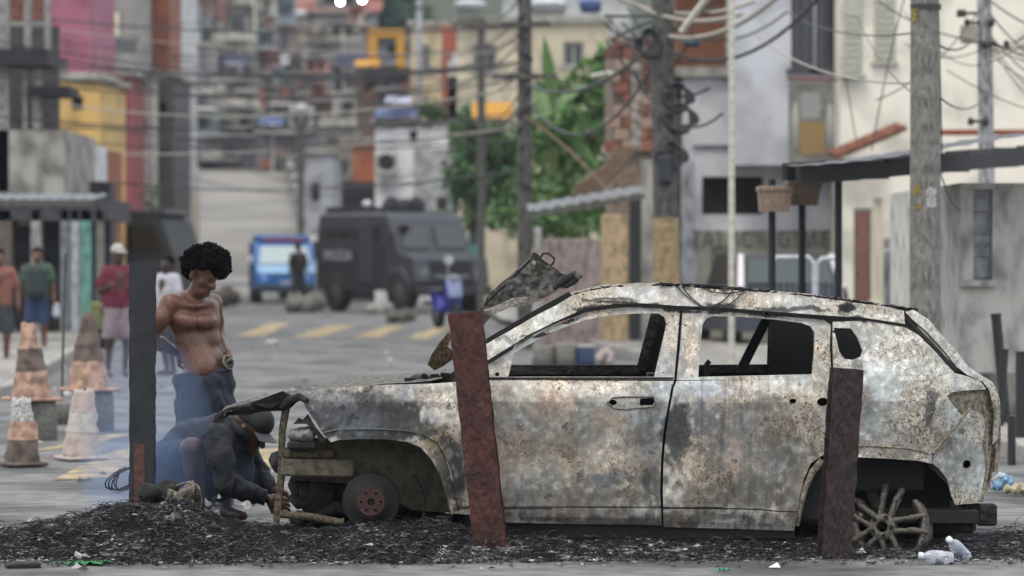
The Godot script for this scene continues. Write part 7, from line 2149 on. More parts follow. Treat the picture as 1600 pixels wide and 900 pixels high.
func build_far_houses() -> void:
	var rows := [
		["far_house", "pale grey house rising behind the white tank on the beige house", [786, -60, 985, 36], 150, "a8a8a6", "slab", []],
		# foot of the hill, over the climbing street
		["far_house", "dark grey long house at the top of the climbing street", [262, 214, 402, 272], 206, "56565a", "slab", [[285, 232, 308, 256], [342, 230, 364, 256]]],
		["far_house", "soot-grey house with two small openings over the climbing street", [402, 208, 492, 270], 204, "5f5f62", "slab", [[418, 228, 440, 252], [456, 228, 474, 254]]],
		["far_house", "pale grey narrow house with a closed door panel beyond the truck", [478, 240, 520, 330], 150, "8d8e92", "slab", [[486, 286, 500, 314]]],
		["far_house", "bare orange-red brick house beside the white garage house", [551, 222, 588, 284], 122, "a5674a", "slab", []],
		["far_house", "black shuttered lower storey under the orange brick house", [534, 284, 588, 330], 121, "26282c", "none", []],
		["far_house", "grey-brown house with thin pale corner posts near the garage house", [500, 200, 556, 290], 160, "77726c", "parapet", [[512, 215, 528, 240], [532, 250, 546, 276]]],
		["far_house", "low cream house front behind the yellow pole", [222, 256, 292, 300], 150, "a9a08c", "parapet", [[236, 268, 250, 284]]],
		["far_house", "grey house in shade left of the climbing street, low dark door", [160, 230, 226, 330], 128, "6c6a68", "slab", [[172, 262, 190, 290], [200, 250, 214, 276]]],
		# second tier
		["far_house", "tall pale plaster house slice beside the wine-red houses", [204, 118, 240, 238], 115, "b5b1a8", "slab", [[212, 186, 228, 206]]],
		["far_house", "wine-red house with a grey storey band, below the dark awning", [160, 118, 205, 236], 111, "8c4648", "slab", [[168, 168, 198, 184]]],
		["far_house", "dark recessed house front between the pale slice and the yellow pole", [238, 120, 272, 240], 116.5, "4d4d4c", "slab", [[246, 160, 260, 180]]],
		["far_house", "grey house with a pale roof edge, in the middle of the slope", [270, 150, 334, 222], 215, "7d7b79", "parapet", [[306, 170, 320, 190]]],
		["far_house", "pale cream-topped house over the long dark house", [334, 168, 404, 220], 218, "8f8b83", "parapet", [[344, 186, 360, 206], [376, 188, 392, 208]]],
		["far_house", "blotched grey house with one black window, middle of the slope", [338, 126, 404, 168], 226, "8e8b87", "slab", [[360, 136, 380, 158]]],
		["far_house", "faded brick house beside the blotched grey house", [404, 136, 452, 182], 224, "8a5e4c", "slab", [[416, 148, 430, 166]]],
		["far_house", "grey house with dark round-cornered openings and cream sill", [450, 118, 516, 166], 226, "777674", "slab", [[458, 128, 474, 148], [486, 132, 506, 156]]],
		["far_house", "salmon brick house below the one with round-cornered openings", [478, 160, 522, 208], 220, "99665a", "slab", [[486, 172, 500, 190]]],
		["far_house", "whitewashed narrow house next to the salmon brick house", [520, 148, 566, 210], 214, "b0aca0", "slab", [[536, 160, 550, 182]]],
		["far_house", "grey low house with blue-grey washing line front", [404, 182, 480, 216], 216, "82807e", "slab", [[412, 190, 428, 206], [446, 190, 462, 208]]],
		["far_house", "brown shaded house with pale columns under the yellow portal", [556, 104, 646, 164], 190, "5d4a40", "slab", [[572, 116, 594, 146], [606, 116, 632, 146]]],
		# third tier
		["far_house", "grey house left of the cream parapet, with pipes", [264, 70, 338, 154], 232, "83817f", "slab", [[280, 88, 296, 110], [306, 120, 322, 140]]],
		["far_house", "long house with cream parapet and a navy sheet awning", [334, 64, 398, 128], 236, "8b877d", "parapet", [[344, 100, 360, 120], [370, 100, 386, 120]]],
		["far_house", "old-rose brick house in the middle of the upper slope", [394, 78, 430, 138], 238, "8d5650", "slab", [[404, 92, 418, 110]]],
		["far_house", "pinkish grey house with two windows on the upper slope", [428, 40, 476, 122], 240, "8c7c76", "slab", [[436, 56, 448, 74], [454, 84, 468, 104]]],
		["far_house", "grey house with a dark blue balcony sheet on the upper slope", [472, 66, 556, 122], 236, "7c7b7c", "slab", [[484, 84, 500, 104], [528, 84, 544, 104]]],
		["far_house", "small brick house with pale frame behind the yellow portal", [524, 40, 582, 110], 244, "94705f", "slab", [[536, 56, 552, 76]]],
		# top
		["far_house", "white hilltop house with one dark square window", [396, -4, 444, 46], 258, "c4bfae", "slab", [[406, 14, 420, 30]]],
		["far_house", "long house under a terracotta roof with a shaded veranda on the hilltop", [440, 20, 586, 80], 262, "8b8987", "tile97584a", [[452, 30, 470, 50], [496, 34, 546, 56], [560, 30, 574, 48]]],
		["far_house", "dusky pink house at the top of the slope", [296, -10, 352, 76], 262, "8c6660", "slab", [[306, 20, 322, 42], [330, 26, 344, 46]]],
		["far_house", "grey house with a teal doorway at the top of the slope", [348, 10, 400, 78], 264, "898883", "slab", [[364, 54, 386, 70]]],
		["far_house", "ochre-topped concrete house at the top of the slope beside the brick tower", [262, -20, 300, 72], 258, "9a958a", "slab", [[272, 18, 288, 40]]],
		# houses beside the street, nearer
		["far_house", "pink house with plain tall wall over the balcony house", [74, -40, 142, 124], 96, "92586a", "slab", [[90, 92, 106, 116]]],
		["far_house", "mustard yellow house with a pale edge below the pink house", [88, 124, 157, 236], 92, "bb9a5c", "slab", [[112, 150, 130, 172]]],
		["far_house", "grey house with a bright cream blind and a wide black awning", [138, -30, 207, 124], 112, "85837e", "slab", [[152, 20, 186, 56]]],
		["far_house", "orange bare brick tower house beside the white column", [204, -40, 266, 122], 118, "7e4c38", "slab", [[222, 92, 240, 112]]],
		["far_house", "thin white column of wall beside the orange brick tower", [264, -40, 284, 100], 122, "b4b4b4", "none", []],
		["garage_house", "white house with an air conditioner, blue sheet roof and closed gate", [586, 194, 722, 350], 112, "dcdddf", "slab", [[640, 204, 652, 222]]],
		["far_house", "cream upper house with pale pilasters over the blue sheet roof", [642, 40, 694, 172], 124, "b8a988", "slab", [[652, 70, 672, 110]]],
		["far_house", "red-brown brick strip of wall with a dish, on the beige house", [690, 40, 716, 156], 116, "8c4c3c", "none", []],
		["far_house", "wide beige house with a balcony slab and roof tanks", [714, 36, 950, 330], 104, "c0b59d", "slab", [[740, 70, 776, 112], [880, 66, 912, 104]]],
		["far_house", "cream house behind the garage house with its own terrace", [700, 120, 770, 230], 116, "a89d88", "parapet", []],
	]
	for r in rows:
		far_house(r[0], r[1], r[2], r[3], r[4], r[5], r[6])
	# fixtures and roof things
	var navy := mat("navy_sheet", Color("272c48"), "streak", Vector3.ONE * 0.5, 0.8)
	var blue := mat("blue_sheet", Color("4f618f"), "streak", Vector3.ONE * 0.5, 0.8)
	var black := mat("black_sheet", Color("232325"), "streak", Vector3.ONE * 0.5, 0.8)
	var yellow := mat("yellow_paint", Color("c08a24"), "mottle", Vector3.ONE, 0.8)
	for a in [["navy sheet awning under the cream parapet on the slope", [336, 84, 392, 106], 234.0, navy], ["dark blue sheet awning on the upper slope", [526, 82, 580, 106], 232.0, navy], ["wide black awning on the grey house by the brick tower", [142, 56, 218, 82], 110.0, black], ["small dark awning below the orange brick tower", [230, 110, 262, 122], 114.0, black], ["yellow awning hanging below the yellow portal", [556, 92, 594, 106], 188.0, yellow], ["yellow and orange awning over the trees beside the dark utility pole", [738, 158, 800, 190], 96.0, yellow], ["blue sheet awning on the slope's grey washing-line house", [406, 184, 444, 196], 213.0, blue]]:
		var q := px_rect(a[1], a[2])
		awning("far_awning", a[0], q[0], q[1], q[2], q[3], -a[2], a[3], 1.0, (q[3] - q[1]) * 0.9)
	var q := px_rect([584, 146, 652, 186], 112.0)
	var o := thing("blue_sheet_roof", "blue corrugated sheet roof with a pale upper sheet on the garage house", "roof", Vector3((q[0] + q[2]) * 0.5, q[1], -112))
	put("lower_sheet", corrugated(q[0] - o.position.x, q[2] - o.position.x, 0.4, -2.6, 0.05, 0.42), blue, o)
	put("upper_sheet", corrugated(q[0] - o.position.x + 0.3, q[2] - o.position.x - 0.2, -0.2, -2.2, 0.45, 0.75), mat("pale_sheet", Color("9fa2b4"), "streak", Vector3.ONE * 0.5), o)
	var pm := MB.new()
	pm.span(Vector3(q[0] - o.position.x, -0.25, -0.1), Vector3(q[2] - o.position.x, 0.0, 0.02))
	put("fascia", pm, navy, o)
	# yellow portal
	o = thing("yellow_portal", "bright yellow painted portal frame standing out on the hillside", "portal", Vector3(Vector3(-6.141, 13.877, -188).x, Vector3(-25.067, 10.493, -188).y, -188))
	for s in [[576, 48, 590, 106], [619, 48, 633, 106], [576, 46, 633, 59]]:
		var p := px_rect(s, 188.0)
		pm = MB.new()
		pm.span(Vector3(p[0] - o.position.x, p[1] - o.position.y, -0.3), Vector3(p[2] - o.position.x, p[3] - o.position.y, 0.02 if s[1] == 46 else 0.0), 0.03)
		put("post" if s[1] == 48 else "beam", pm, yellow, o)
	# red notice board, yellow pole
	o = thing("red_sign", "small red sign board with a pale lower half by the yellow pole", "sign", Vector3(-12.605, 6.853, -148))
	pm = MB.new()
	pm.box(Vector3(0, 0.18, 0), Vector3(0.72, 0.42, 0.06), Basis(), 0.01)
	put("upper_board", pm, mat("sign_red", Color("a03a48"), "mottle", Vector3.ONE * 2.0), o)
	pm = MB.new()
	pm.box(Vector3(0, -0.24, 0), Vector3(0.72, 0.4, 0.06), Basis(), 0.01)
	put("lower_board", pm, mat("sign_pale", Color("a88a78"), "mottle", Vector3.ONE * 2.0), o)
	# blinds, gate, air conditioner of the garage house
	var gh := get_node("garage_house")
	var off: Vector3 = gh.position
	for s in [[646, 232, 716, 278], [646, 284, 716, 345]]:
		var p := px_rect(s, 112.0)
		pm = MB.new()
		for k in 6:
			pm.span(Vector3(p[0] - off.x, lerpf(p[1], p[3], k / 6.0) - off.y + 0.01, 0.003), Vector3(p[2] - off.x, lerpf(p[1], p[3], (k + 1) / 6.0) - off.y, 0.05))
		put("shutter", pm, wall_mat("b9bbbf", "mottle"), gh)
	var ac := thing("air_conditioner", "white air conditioner box with a dark round fan on the garage house wall", "air conditioner", Vector3(-3.646, 4.085, -111.6))
	pm = MB.new()
	pm.box(Vector3.ZERO, Vector3(0.62, 0.62, 0.4), Basis(), 0.03)
	put("case", pm, wall_mat("b4b4b2", "mottle"), ac)
	pm = MB.new()
	pm.lathe([Vector2(0.0, 0.01), Vector2(0.2, 0.01), Vector2(0.24, 0.0), Vector2(0.16, 0.004)], Transform3D(Basis(Vector3(1, 0, 0), Vector3(0, 0, 1), Vector3(0, -1, 0)), Vector3(0, 0.05, 0.205)), 18)
	put("fan_grille", pm, black, ac)
	# white blind of the grey house
	pm = MB.new()
	var p2 := px_rect([152, 20, 186, 56], 111.9)
	pm.span(Vector3(p2[0], p2[1], -111.96), Vector3(p2[2], p2[3], -111.9), 0.02)
	tag(put("window_blind", pm, mat("blind_cream", Color("cfc8ae"), "", Vector3.ONE, 0.9)), "bright cream window blind above the wide black awning", "blind")
	# water tanks and dishes
	var tank_w := mat("tank_white", Color("c6c8cc"), "mottle", Vector3.ONE, 0.6)
	for s in [[857, 25, 58, 26, 103.0, "large white dome water tank on the beige house roof", tank_w], [922, 22, 36, 24, 103.0, "blue water tank on the beige house roof", blue], [372, 58, 24, 30, 262.0, "pale drum tank before the grey hilltop house", tank_w], [735, 22, 50, 20, 104.0, "flat pale tank at the end of the beige roof", tank_w], [470, 30, 18, 14, 250.0, "small pale tank on the pinkish grey house", tank_w], [246, 112, 22, 16, 226.0, "small grey tank below the brick tower", wall_mat("8b8b8b")]]:
		var d: float = s[4]
		var w: float = s[2] / 12000.0 * d
		var h: float = s[3] / 6000.0 * d
		o = thing("water_tank", s[5], "water tank", Vector3((s[0] - 800.0) / 6000.0 * d, 1.5 - (s[1] - 395.0) / 6000.0 * d, -d + 0.6))
		pm = MB.new()
		pm.lathe([Vector2(0, 0), Vector2(w * 0.85, 0), Vector2(w, h * 0.6), Vector2(w * 1.04, h * 0.64)], Transform3D(), 16)
		put("tank_body", pm, s[6], o)
		pm = MB.new()
		pm.lathe([Vector2(w * 1.05, h * 0.62), Vector2(w * 0.8, h * 0.85), Vector2(0, h)], Transform3D(), 16)
		put("lid", pm, s[6], o)
	for s in [[721, 92, 28, 112.0, "large white satellite dish on the red-brown brick strip"], [472, 166, 14, 214.0, "small white satellite dish by the salmon brick house"], [446, 94, 16, 234.0, "white satellite dish between the old-rose and pinkish houses"], [352, 66, 16, 252.0, "round white dish in front of the grey hilltop house"], [118, 146, 12, 90.0, "small white dish at the end of the dark balcony slab"], [168, 288, 16, 120.0, "white dish low on the shaded grey house"], [215, 228, 20, 126.0, "white dish at the foot of the pale plaster slice"]]:
		var d: float = s[3]
		var r: float = s[2] / 12000.0 * d
		o = thing("satellite_dish", s[4], "satellite dish", Vector3((s[0] - 800.0) / 6000.0 * d, 1.5 - (s[1] - 395.0) / 6000.0 * d, -d + 0.8), 0.2)
		pm = MB.new()
		pm.lathe([Vector2(0, -r * 0.25), Vector2(r * 0.5, -r * 0.18), Vector2(r, 0.0)], Transform3D(Basis(Vector3(1, 0, 0), Vector3(0, 0.35, 0.93), Vector3(0, -0.93, 0.35)), Vector3.ZERO), 18)
		put("dish", pm, tank_w, o)
		pm = MB.new()
		pm.tube([Vector3(0, -r * 0.2, 0), Vector3(0, -r * 0.5, -0.3), Vector3(0, -r * 1.1, -0.5)], 0.03, 6)
		pm.tube([Vector3(0, -r * 0.8, 0.02), Vector3(0, 0.1 * r, r * 0.9)], 0.015, 5)
		put("bracket", pm, wall_mat("8b8b8b"), o)
	# two lit floodlights at the hilltop
	for s in [[532, 3, "lit floodlight on the terracotta-roofed hilltop house, the bigger glare"], [566, 0, "lit floodlight on the terracotta-roofed hilltop house, the smaller glare"]]:
		o = thing("floodlight", s[2], "floodlight", Vector3((s[0] - 800.0) / 6000.0 * 255.0, 1.5 - (s[1] - 395.0) / 6000.0 * 255.0, -255.0))
		var lit := StandardMaterial3D.new()
		lit.resource_name = "lit_lamp"
		lit.albedo_color = Color.WHITE
		lit.emission_enabled = true
		lit.emission = Color(1, 0.98, 0.94)
		lit.emission_energy_multiplier = 9.0
		pm = MB.new()
		pm.lathe([Vector2(0, 0.06), Vector2(0.14, 0.06), Vector2(0.17, 0.0)], Transform3D(Basis(Vector3(1, 0, 0), Vector3(0, 0, 1), Vector3(0, -1, 0)), Vector3(0, 0, 0.05)), 14)
		put("lamp_glass", pm, lit, o)
		pm = MB.new()
		pm.lathe([Vector2(0.19, 0.04), Vector2(0.17, -0.06), Vector2(0.06, -0.2), Vector2(0, -0.22)], Transform3D(Basis(Vector3(1, 0, 0), Vector3(0, 0, 1), Vector3(0, -1, 0)), Vector3.ZERO), 14)
		pm.tube([Vector3(0, 0, -0.15), Vector3(0, -0.8, -0.25)], 0.03, 6)
		put("lamp_housing", pm, black, o)
		var l := OmniLight3D.new()
		l.name = "lamp_light"
		l.light_energy = 2.0
		l.omni_range = 25.0
		l.omni_attenuation = 2.0
		l.shadow_enabled = true
		l.position = Vector3(0, 0, 0.3)
		o.add_child(l)


# ------------------------------------------------------------------ trees and plants
func leaves(clumps: Array, count: int, size: float, hue: Color, sd: int, origin: Vector3) -> MB:
	var r := RandomNumberGenerator.new()
	r.seed = sd
	var mb := MB.new()
	mb.coloured = true
	for c in clumps:
		var n := int(count * c[1] * c[1])
		for i in n:
			var d := Vector3(r.randfn(), r.randfn() * 0.85, r.randfn())
			d = d.normalized() * pow(r.randf(), 0.45)
			var p: Vector3 = c[0] + d * c[1] - origin
			var s := size * r.randf_range(0.6, 1.4)
			var up := Vector3(r.randf_range(-0.9, 0.9), r.randf_range(0.1, 1.0), r.randf_range(-0.9, 0.9)).normalized()
			var side := up.cross(Vector3(r.randfn(), r.randfn(), r.randfn())).normalized()
			var f := up.cross(side)
			var k := r.randf_range(0.55, 1.5)
			mb.tint = Color(hue.r * k * r.randf_range(0.8, 1.3), hue.g * k, hue.b * k)
			mb.quad(p - f * s, p + side * s * 0.45 + up * s * 0.12, p + f * s, p - side * s * 0.45 + up * s * 0.12)
	return mb


func leaf_mat() -> StandardMaterial3D:
	if not M.has("leaf"):
		var m := StandardMaterial3D.new()
		m.resource_name = "leaf"
		m.vertex_color_use_as_albedo = true
		m.cull_mode = BaseMaterial3D.CULL_DISABLED
		m.roughness = 0.6
		m.backlight_enabled = true
		m.backlight = Color(0.25, 0.35, 0.12)
		M.leaf = m
	return M.leaf


func build_trees() -> void:
	var bark := mat("bark", Color("6b5f54"), "bark", Vector3.ONE * 2.0, 0.95, 0.0, "n_coarse", 0.8)
	var teal := mat("teal_paint", Color("6fae9c"), "mottle", Vector3.ONE * 1.5, 0.8)
	# street tree with its painted trunk
	var base := Vector3(Vector3(-0.983, 0, -100).x, 0, -100)
	var o := thing("street_tree", "leafy street tree with its trunk painted teal, near the armoured truck", "tree", base)
	var m := MB.new()
	m.tube([Vector3(0, 1.9, 0), Vector3(0.02, 3.2, 0), Vector3(-0.05, 4.4, 0.1), Vector3(0.1, 5.4, 0)], [0.15, 0.13, 0.11, 0.07], 9)
	for b in [[Vector3(0, 2.6, 0), Vector3(-0.5, 3.3, 0.2), Vector3(-0.8, 3.9, 0.2)], [Vector3(0, 3.0, 0), Vector3(0.5, 3.6, 0), Vector3(0.9, 4.4, 0.3)], [Vector3(0, 3.6, 0), Vector3(-0.3, 4.4, -0.4), Vector3(-0.4, 5.0, -0.3)]]:
		m.tube(b, [0.08, 0.06, 0.03], 7)
	put("trunk", m, bark, o)
	m = MB.new()
	m.tube([Vector3(0, 0, 0), Vector3(0, 0.1, 0), Vector3(0, 1.98, 0)], [0.19, 0.165, 0.155], 12)
	put("painted_trunk", m, teal, o)
	put("crown", leaves([[Vector3(-0.967, 4.917, -100), 0.62], [Vector3(-1.2, 4.5, -100), 0.5], [Vector3(-0.917, 4.083, -100), 0.75], [Vector3(-1.295, 3.658, -99.6), 0.6], [Vector3(-0.669, 3.592, -100.4), 0.8], [Vector3(-1.458, 3.355, -99.4), 0.42], [Vector3(-1.031, 3.08, -99.8), 0.7], [Vector3(-0.417, 3, -100), 0.7], [Vector3(-0.747, 2.496, -99.6), 0.6], [Vector3(-0.236, 3.941, -101), 0.7], [Vector3(-0.303, 4.58, -101), 0.6], [Vector3(0.083, 4.25, -100), 0.6], [Vector3(0.2, 3.25, -100), 0.7], [Vector3(0, 2.413, -99.6), 0.6]], 620, 0.12, Color(0.045, 0.1, 0.035), 5, base), leaf_mat(), o)
	# mass of bushes and banana plants behind the utility pole
	base = Vector3(Vector3(1.04, 0.135, -78).x, 0, -78)
	o = thing("bushy_tree", "broad bright green bushy tree before the beige house", "tree", base)
	m = MB.new()
	m.tube([Vector3(0, 0, 0), Vector3(0.05, 1.5, 0), Vector3(-0.1, 3.2, 0), Vector3(0.2, 4.8, 0)], [0.17, 0.14, 0.11, 0.05], 8)
	m.tube([Vector3(0, 1.6, 0), Vector3(-0.5, 2.6, 0), Vector3(-0.9, 3.4, 0)], [0.09, 0.06, 0.03], 7)
	m.tube([Vector3(0, 2.0, 0), Vector3(0.5, 2.9, 0.2), Vector3(0.7, 3.9, 0)], [0.09, 0.06, 0.03], 7)
	put("trunk", m, bark, o)
	put("crown", leaves([[Vector3(1.69, 5.075, -78), 0.5], [Vector3(1.885, 5.4, -78), 0.4], [Vector3(1.3, 4.62, -78), 0.55], [Vector3(0.78, 4.36, -78), 0.5], [Vector3(1.764, 4.44, -78.4), 0.55], [Vector3(1.04, 3.84, -78), 0.7], [Vector3(1.69, 3.71, -78), 0.6], [Vector3(0.65, 3.385, -78), 0.6], [Vector3(1.3, 3.06, -78), 0.6], [Vector3(0.776, 2.47, -77.6), 0.7], [Vector3(1.548, 2.339, -77.4), 0.55], [Vector3(0.515, 2.079, -77.2), 0.5], [Vector3(1.032, 1.952, -77.4), 0.55], [Vector3(1.861, 4.644, -77), 0.45], [Vector3(1.989, 4.002, -77), 0.4], [Vector3(1.133, 4.08, -75.5), 0.4], [Vector3(0.503, 3.762, -75.4), 0.45], [Vector3(1.52, 2.957, -76), 0.6], [Vector3(1.979, 3.096, -76.6), 0.4], [Vector3(1.2, 2.4, -72), 0.7], [Vector3(0.651, 2.092, -71), 0.6], [Vector3(1.692, 2.258, -70), 0.5], [Vector3(0.37, 2.548, -74), 0.6], [Vector3(0.91, 4.685, -78), 0.5], [Vector3(0, 2.356, -79), 0.5]], 640, 0.11, Color(0.06, 0.135, 0.03), 6, base), leaf_mat(), o)
	base = Vector3(Vector3(0.785, 3.463, -76).x, Vector3(-10.133, 2.323, -76).y, -76)
	o = thing("banana_plant", "banana plant raising one long bright leaf beside the utility pole", "banana plant", base)
	m = MB.new()
	m.tube([Vector3.ZERO, Vector3(0.02, 1.0, 0), Vector3(0.05, 2.0, 0)], [0.12, 0.1, 0.06], 9)
	put("stem", m, mat("banana_stem", Color("6f7d45"), "streak", Vector3.ONE), o)
	for s in [[Vector3(0.836, 4.413, -76), Vector3(0.735, 5.11, -76), Vector3(0.633, 5.845, -76), 0.13], [Vector3(0.836, 4.35, -76), Vector3(1.094, 4.743, -76.3), Vector3(1.468, 4.883, -76.6), 0.14], [Vector3(0.836, 4.223, -76), Vector3(0.504, 4.335, -75.6), Vector3(0.151, 4.076, -75.4), 0.14], [Vector3(0.861, 4.097, -76), Vector3(1.323, 3.768, -75.6), Vector3(1.634, 3.197, -75.4), 0.15], [Vector3(0.785, 4.097, -76), Vector3(0.637, 4.62, -76.4), Vector3(0.46, 4.947, -76.6), 0.17]]:
		m = MB.new()
		m.grid(4, 12, func(a, b):
			var p: Vector3 = s[0].lerp(s[1], b).lerp(s[1].lerp(s[2], b), b)
			var w: float = s[3] * sin(PI * clampf(b * 0.9 + 0.08, 0.0, 1.0))
			return p - base + Vector3((a - 0.5) * 2.0 * w, -absf(a - 0.5) * 0.12, (a - 0.5) * 0.1))
		put("leaf", m, mat("banana_leaf", Color("4c7030"), "streak", Vector3(2, 2, 2), 0.5), o)
	for s in [["roof_shrub", "round green shrub growing on the garage house roof", Vector3(-2.347, 5.222, -110), [[Vector3(-2.347, 5.515, -110), 0.42], [Vector3(-2.567, 5.662, -110), 0.25], [Vector3(-2.053, 5.442, -110), 0.3]], Color(0.04, 0.1, 0.03), 900], ["hedge_bush", "light green bush behind the armoured truck's roof", Vector3(-1.731, 1.058, -106), [[Vector3(-1.943, 2.383, -106), 0.4], [Vector3(-1.555, 2.472, -106), 0.45], [Vector3(-1.148, 2.26, -106), 0.4], [Vector3(-1.767, 1.853, -106), 0.6], [Vector3(-1.413, 1.412, -106), 0.6]], Color(0.07, 0.13, 0.03), 600], ["climber_bush", "straggly green and yellow bush by the dark armoured car", Vector3(-9.707, 1.067, -104), [[Vector3(-9.776, 3.147, -104), 0.3], [Vector3(-9.672, 2.627, -104), 0.4], [Vector3(-9.88, 2.367, -104), 0.3], [Vector3(-9.447, 2.107, -104), 0.45], [Vector3(-9.221, 1.673, -104), 0.4], [Vector3(-9.533, 1.413, -104), 0.5], [Vector3(-9.187, 1.24, -104), 0.3]], Color(0.075, 0.1, 0.03), 420]]:
		o = thing(s[0], s[1], "bush", s[2])
		m = MB.new()
		for c in s[3]:
			m.tube([Vector3.ZERO, (c[0] - s[2]) * 0.5 + Vector3(0.03, 0.05, 0), c[0] - s[2]], [0.03, 0.022, 0.01], 5)
		put("stem", m, bark, o)
		put("foliage", leaves(s[3], s[5], 0.1, s[4], 7, s[2]), leaf_mat(), o)
	# dark trees on the hilltop
	for s in [[604, 40, 268.0, 2.2, "dark green tree crowning the hilltop beside the lit floodlights"], [636, 36, 272.0, 2.0, "dark green tree at the hilltop's edge over the cream house"], [585, 10, 276.0, 2.2, "dark tall tree behind the terracotta roof on the hilltop"]]:
		var d: float = s[2]
		var b := Vector3((s[0] - 800.0) / 6000.0 * d, 1.5 - (s[1] + 45.0 - 395.0) / 6000.0 * d, -d)
		o = thing("hilltop_tree", s[4], "tree", b)
		m = MB.new()
		m.tube([Vector3(0, -2, 0), Vector3(0.1, 1.5, 0), Vector3(0, 3.0, 0)], [0.25, 0.2, 0.1], 7)
		put("trunk", m, bark, o)
		var rr: float = s[3]
		put("crown", leaves([[b + Vector3(0, 2.2, 0), rr * 0.8], [b + Vector3(-1.2, 1.6, 0), rr * 0.6], [b + Vector3(1.1, 1.8, 0.2), rr * 0.65], [b + Vector3(0.2, 3.8, 0), rr * 0.6]], 320, 0.22, Color(0.03, 0.07, 0.045), 9, b), leaf_mat(), o)


# ------------------------------------------------------------------ poles, cables
func build_poles_and_cables() -> void:
	var conc := mat("pole_concrete", Color("74726d"), "streak", Vector3(3.0, 0.6, 3.0), 0.95, 0.0, "n_coarse", 1.0)
	var dark := mat("pole_dark", Color("575450"), "bark", Vector3(2.5, 1.0, 2.5), 0.95, 0.0, "n_coarse", 0.8)
	var wire := mat("cable_black", Color("2b2b2d"), "", Vector3.ONE, 0.7)
	var pale := mat("cable_pale", Color("8d887e"), "", Vector3.ONE, 0.8)
	var iron := mat("pole_iron", Color("2c2b2a"), "", Vector3.ONE, 0.7)
	# big near pole
	var o := thing("utility_pole", "thick weathered concrete utility pole standing close behind the burnt car", "utility pole", Vector3(Vector3(3.23, 0.475, -30).x, 0, -30))
	var m := MB.new()
	m.tube([Vector3(0, 0, 0), Vector3(0, 1.6, 0), Vector3(-0.01, 4.2, 0)], [0.128, 0.122, 0.108], 18)
	put("shaft", m, conc, o)
	m = MB.new()
	m.tube([Vector3(0, 3.4, 0), Vector3(0, 3.44, 0)], 0.122, 16)
	put("steel_band", m, iron, o)
	for s in [[3.3, -0.9, 0.05, 0.1], [1.95, -0.7, 0.06, 0.07], [1.84, -0.6, 0.05, 0.04]]:
		m = MB.new()
		m.grid(5, 4, func(a, b): return Vector3(sin(s[1] + (a - 0.5) * 0.5) * 0.123, s[0] + b * s[3] + 0.01 * sin(a * 9.0), cos(s[1] + (a - 0.5) * 0.5) * 0.123))
		put("yellow_paint_mark", m, mat("old_yellow", Color("8f7a35"), "bark", Vector3.ONE * 4.0), o)
	m = MB.new()
	m.grid(5, 4, func(a, b): return Vector3(sin(0.3 + (a - 0.5) * 0.7) * 0.123, 1.85 + b * 0.16, cos(0.3 + (a - 0.5) * 0.7) * 0.123))
	put("pasted_paper", m, mat("pasted_paper", Color("a8a8a6"), "bark", Vector3.ONE * 6.0), o)
	# pole behind the awning with its irons
	o = thing("utility_pole", "slim utility pole with insulators rising behind the black awning", "utility pole", Vector3(Vector3(5.064, 1.5, -41).x, 0, -41))
	m = MB.new()
	m.tube([Vector3(0.02, 0, 0), Vector3(0, 2.6, 0), Vector3(-0.04, 5.0, 0)], [0.09, 0.085, 0.075], 12)
	put("shaft", m, mat("pole_pale", Color("9a9a9a"), "bark", Vector3(2.5, 0.8, 2.5)), o)
	for s in [[3.95, -0.16, 0.2], [3.72, 0.02, 0.18], [2.9, -0.12, 0.1], [4.05, -0.2, -0.1]]:
		m = MB.new()
		m.box(Vector3(s[1], s[0], 0.1), Vector3(0.16, 0.03, 0.03))
		m.lathe([Vector2(0.0, 0.0), Vector2(0.03, 0.0), Vector2(0.035, 0.05), Vector2(0.02, 0.08)], Transform3D(Basis(), Vector3(s[1] - 0.06, s[0] - 0.04, 0.1)), 9)
		m.lathe([Vector2(0.0, 0.0), Vector2(0.03, 0.0), Vector2(0.035, 0.05), Vector2(0.02, 0.08)], Transform3D(Basis(), Vector3(s[1] + s[2], s[0] - 0.04, 0.1)), 9)
		put("insulator_bracket", m, iron, o)
	m = MB.new()
	m.box(Vector3(-0.19, 3.83, 0.08), Vector3(0.2, 0.2, 0.1), Basis(), 0.02)
	put("junction_box", m, mat("jbox", Color("a7a294"), "mottle", Vector3.ONE * 3.0), o)
	# bundled pole with transformers of cable
	o = thing("utility_pole", "dark utility pole wrapped in thick cable bundles, with an ochre lower part", "utility pole", Vector3(Vector3(1.809, 0.235, -46).x, 0, -46))
	m = MB.new()
	m.tube([Vector3(0.03, 1.9, 0), Vector3(0, 3.4, 0), Vector3(-0.01, 5.4, 0)], [0.15, 0.145, 0.13], 14)
	put("shaft", m, dark, o)
	m = MB.new()
	m.tube([Vector3(0.06, 0, 0), Vector3(0.03, 1.92, 0)], [0.165, 0.158], 14)
	put("ochre_base", m, mat("ochre_base", Color("8f7c5a"), "streak", Vector3.ONE * 1.2), o)
	for s in [[0.17, 3.35, 0.1], [0.2, 3.1, 0.12], [0.1, 2.65, 0.1], [-0.16, 4.0, 0.1]]:
		m = MB.new()
		for k in 6:
			var pts := []
			for i in 15:
				var an := TAU * i / 14.0
				pts.append(Vector3(s[0] + cos(an) * (s[2] + 0.02 * k), s[1] + sin(an) * (0.2 - 0.02 * k) + 0.02 * sin(an * 3.0 + k), 0.13 + 0.03 * sin(an + k)))
			m.tube(pts, 0.016, 5)
		put("cable_coil", m, wire, o)
	m = MB.new()
	m.box(Vector3(0.02, 2.5, 0.17), Vector3(0.18, 0.34, 0.12), Basis(), 0.03)
	put("meter_box", m, mat("meter_box", Color("33363f"), "mottle", Vector3.ONE * 3.0), o)
